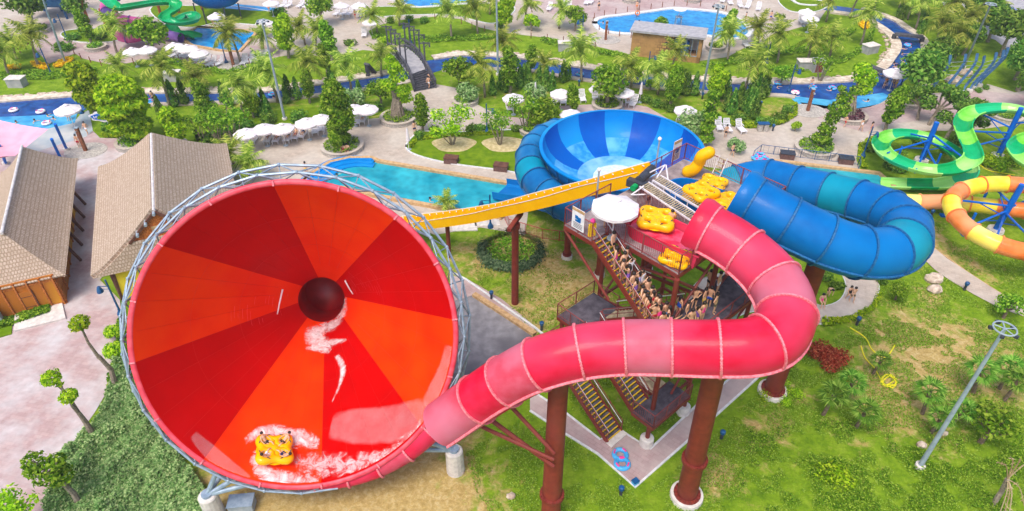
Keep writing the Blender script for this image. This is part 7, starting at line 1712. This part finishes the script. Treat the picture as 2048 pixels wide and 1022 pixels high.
# riders in the funnel raft
qn = RAFTQ[1].to_track_quat('Z', 'Y').to_matrix()
for k in range(4):
    a = .75+PI/2*k; off_ = qn @ V((.72*math.cos(a), .72*math.sin(a), .32)); c = person('recline', ['black', 'whitec', 'navy', 'black'][k], RAFTQ[0]+off_, 0, 'rider in the '+['right', 'upper', 'left', 'lower'][k]+' seat of the raft in the funnel', sc=.85, group='riders in the funnel raft')
    c.rotation_euler = (qn.to_4x4() @ Matrix.Rotation(a-PI/2, 4, 'Z')).to_euler()
# riders / loungers / walkers
for (u, v, k, c, f, rz) in ((556,281,'recline','crimson',1,0),(538,281,'recline','navy',0,0),(578,279,'recline','black',1,0),(593,275,'recline','crimson',0,0),(608,272,'recline','navy',1,0),(727,242,'recline','sky',1,0),(511,281,'recline','pinkc',1,0),(1018,218,'recline','black',0,0),(1255,205,'recline','black',1,0)):
    q = P(u, v, 0); person(k, c, V((q.x, q.y, .42)), rz, female=bool(f), hair=f, group='people lying on sunbeds')
for (u, v, k, c, f, rz) in ((688,308,'sit','crimson',1,0),(696,307,'sit','black',0,0),(830,268,'stand','navy',0,.5),(614,350,'stand','yellow',0,0),(858,176,'walk','whitec',0,2.8),(859,170,'stand','green1',0,0) if 0 else (860,168,'stand','black',0,0),(1463,312,'walk','navy',0,.3),(1720,262,'walk','whitec',1,.2),(1739,268,'stand','crimson',1,1),(1688,254,'walk','crimson',0,2),(1694,600,'walk','black',1,.1),(1702,603,'walk','olive',0,.1),(1654,592,'bend','black',0,0),(1641,610,'sit','pinkc',1,0),(160,295,'stand','crimson',0,0),(176,268,'walk','whitec',0,0),(354,208,'stand','crimson',1,0),(142,238,'sit','yellow',0,0),(309,206,'stand','black',0,1),(427,50,'stand','orange',0,0),(539,24,'stand','orange',0,0),(711,38,'walk','crimson',0,0),(1273,20,'stand','orange',0,0),(1766,176,'bend','navy',0,0),(1790,176,'stand','yellow',0,.3),(1785,172,'sit','black',0,0),(1770,170,'stand','orange',0,0),(1620,178,'stand','sky',0,0),(1197,22,'walk','black',1,0),(1540,42,'stand','royal',0,0),(1367,248,'stand','crimson',0,0),(1450,275,'stand','black',0,0),(1490,44,'stand','crimson',0,1),(855,386,'sit','yellow',0,0) if 0 else (1800,190,'sit','crimson',0,0)):
    if c == 'green1': c = 'navy'
    person(k, c, P(u, v, .02), rz, female=bool(f), hair=f, group='visitors round the park')
for (u, v, c) in ((33,246,'black'),(70,243,'navy'),(95,232,'black'),(108,238,'crimson'),(1807,98,'navy'),(1822,94,'black'),(1804,108,'sky'),(1820,108,'navy'),(1788,128,'black'),(1795,134,'navy'),(1806,124,'crimson'),(1812,118,'navy'),(1790,134,'black'),(1735,203,'black'),(1765,152,'navy'),(1206,46,'black'),(1278,44,'black'),(860,400,'yellow'),(674,352,'yellow'),(1555,174,'crimson'),(1590,192,'navy'),(1662,181,'black'),(548,196,'sky'),(1158,150,'navy')):
    person('swim', c, P(u, v, .03), random.uniform(0, 6.28), group='bathers in the water')
for p in PT.values(): remove_proto(p)
# small raised lifeguard chair in the pool, buoy
lg = thing('lifeguard_chair', 'lifeguard chair', P(1355, 54, 0), label='white lifeguard chair with canopy in the middle of the bean-shaped pool'); b = MB()
for sx in (-.5, .5):
    for sy in (-.4, .4): b.cyl((sx, sy, 0), (sx*.8, sy*.8, 1.7), .06, n=6)
b.box((0, 0, 1.7), (1.1, 1, .1)); b.build('frame', 'mast', lg); b = MB(); b.lathe([(1.1, 2.9), (.5, 3.15), (0, 3.25)], 8); b.cyl((0, .3, 1.7), (0, 0, 3.2), .05, n=6); b.build('canopy', 'canvas', lg)
lb = thing('life_buoy', 'life buoy', P(1275, 26, .8), label='orange life buoy hung on a stake behind the bean-shaped pool'); b = MB(); b.torus((0, 0, 0), .35, .09, 16, 6, axes=(V((1, 0, 0)), V((0, 0, 1)), V((0, 1, 0)))); b.build('ring', 'orange', lb); b = MB(); b.cyl((0, .05, -.8), (0, .05, .9), .04, n=6); b.build('post', 'stake', lb)

finish_labels()
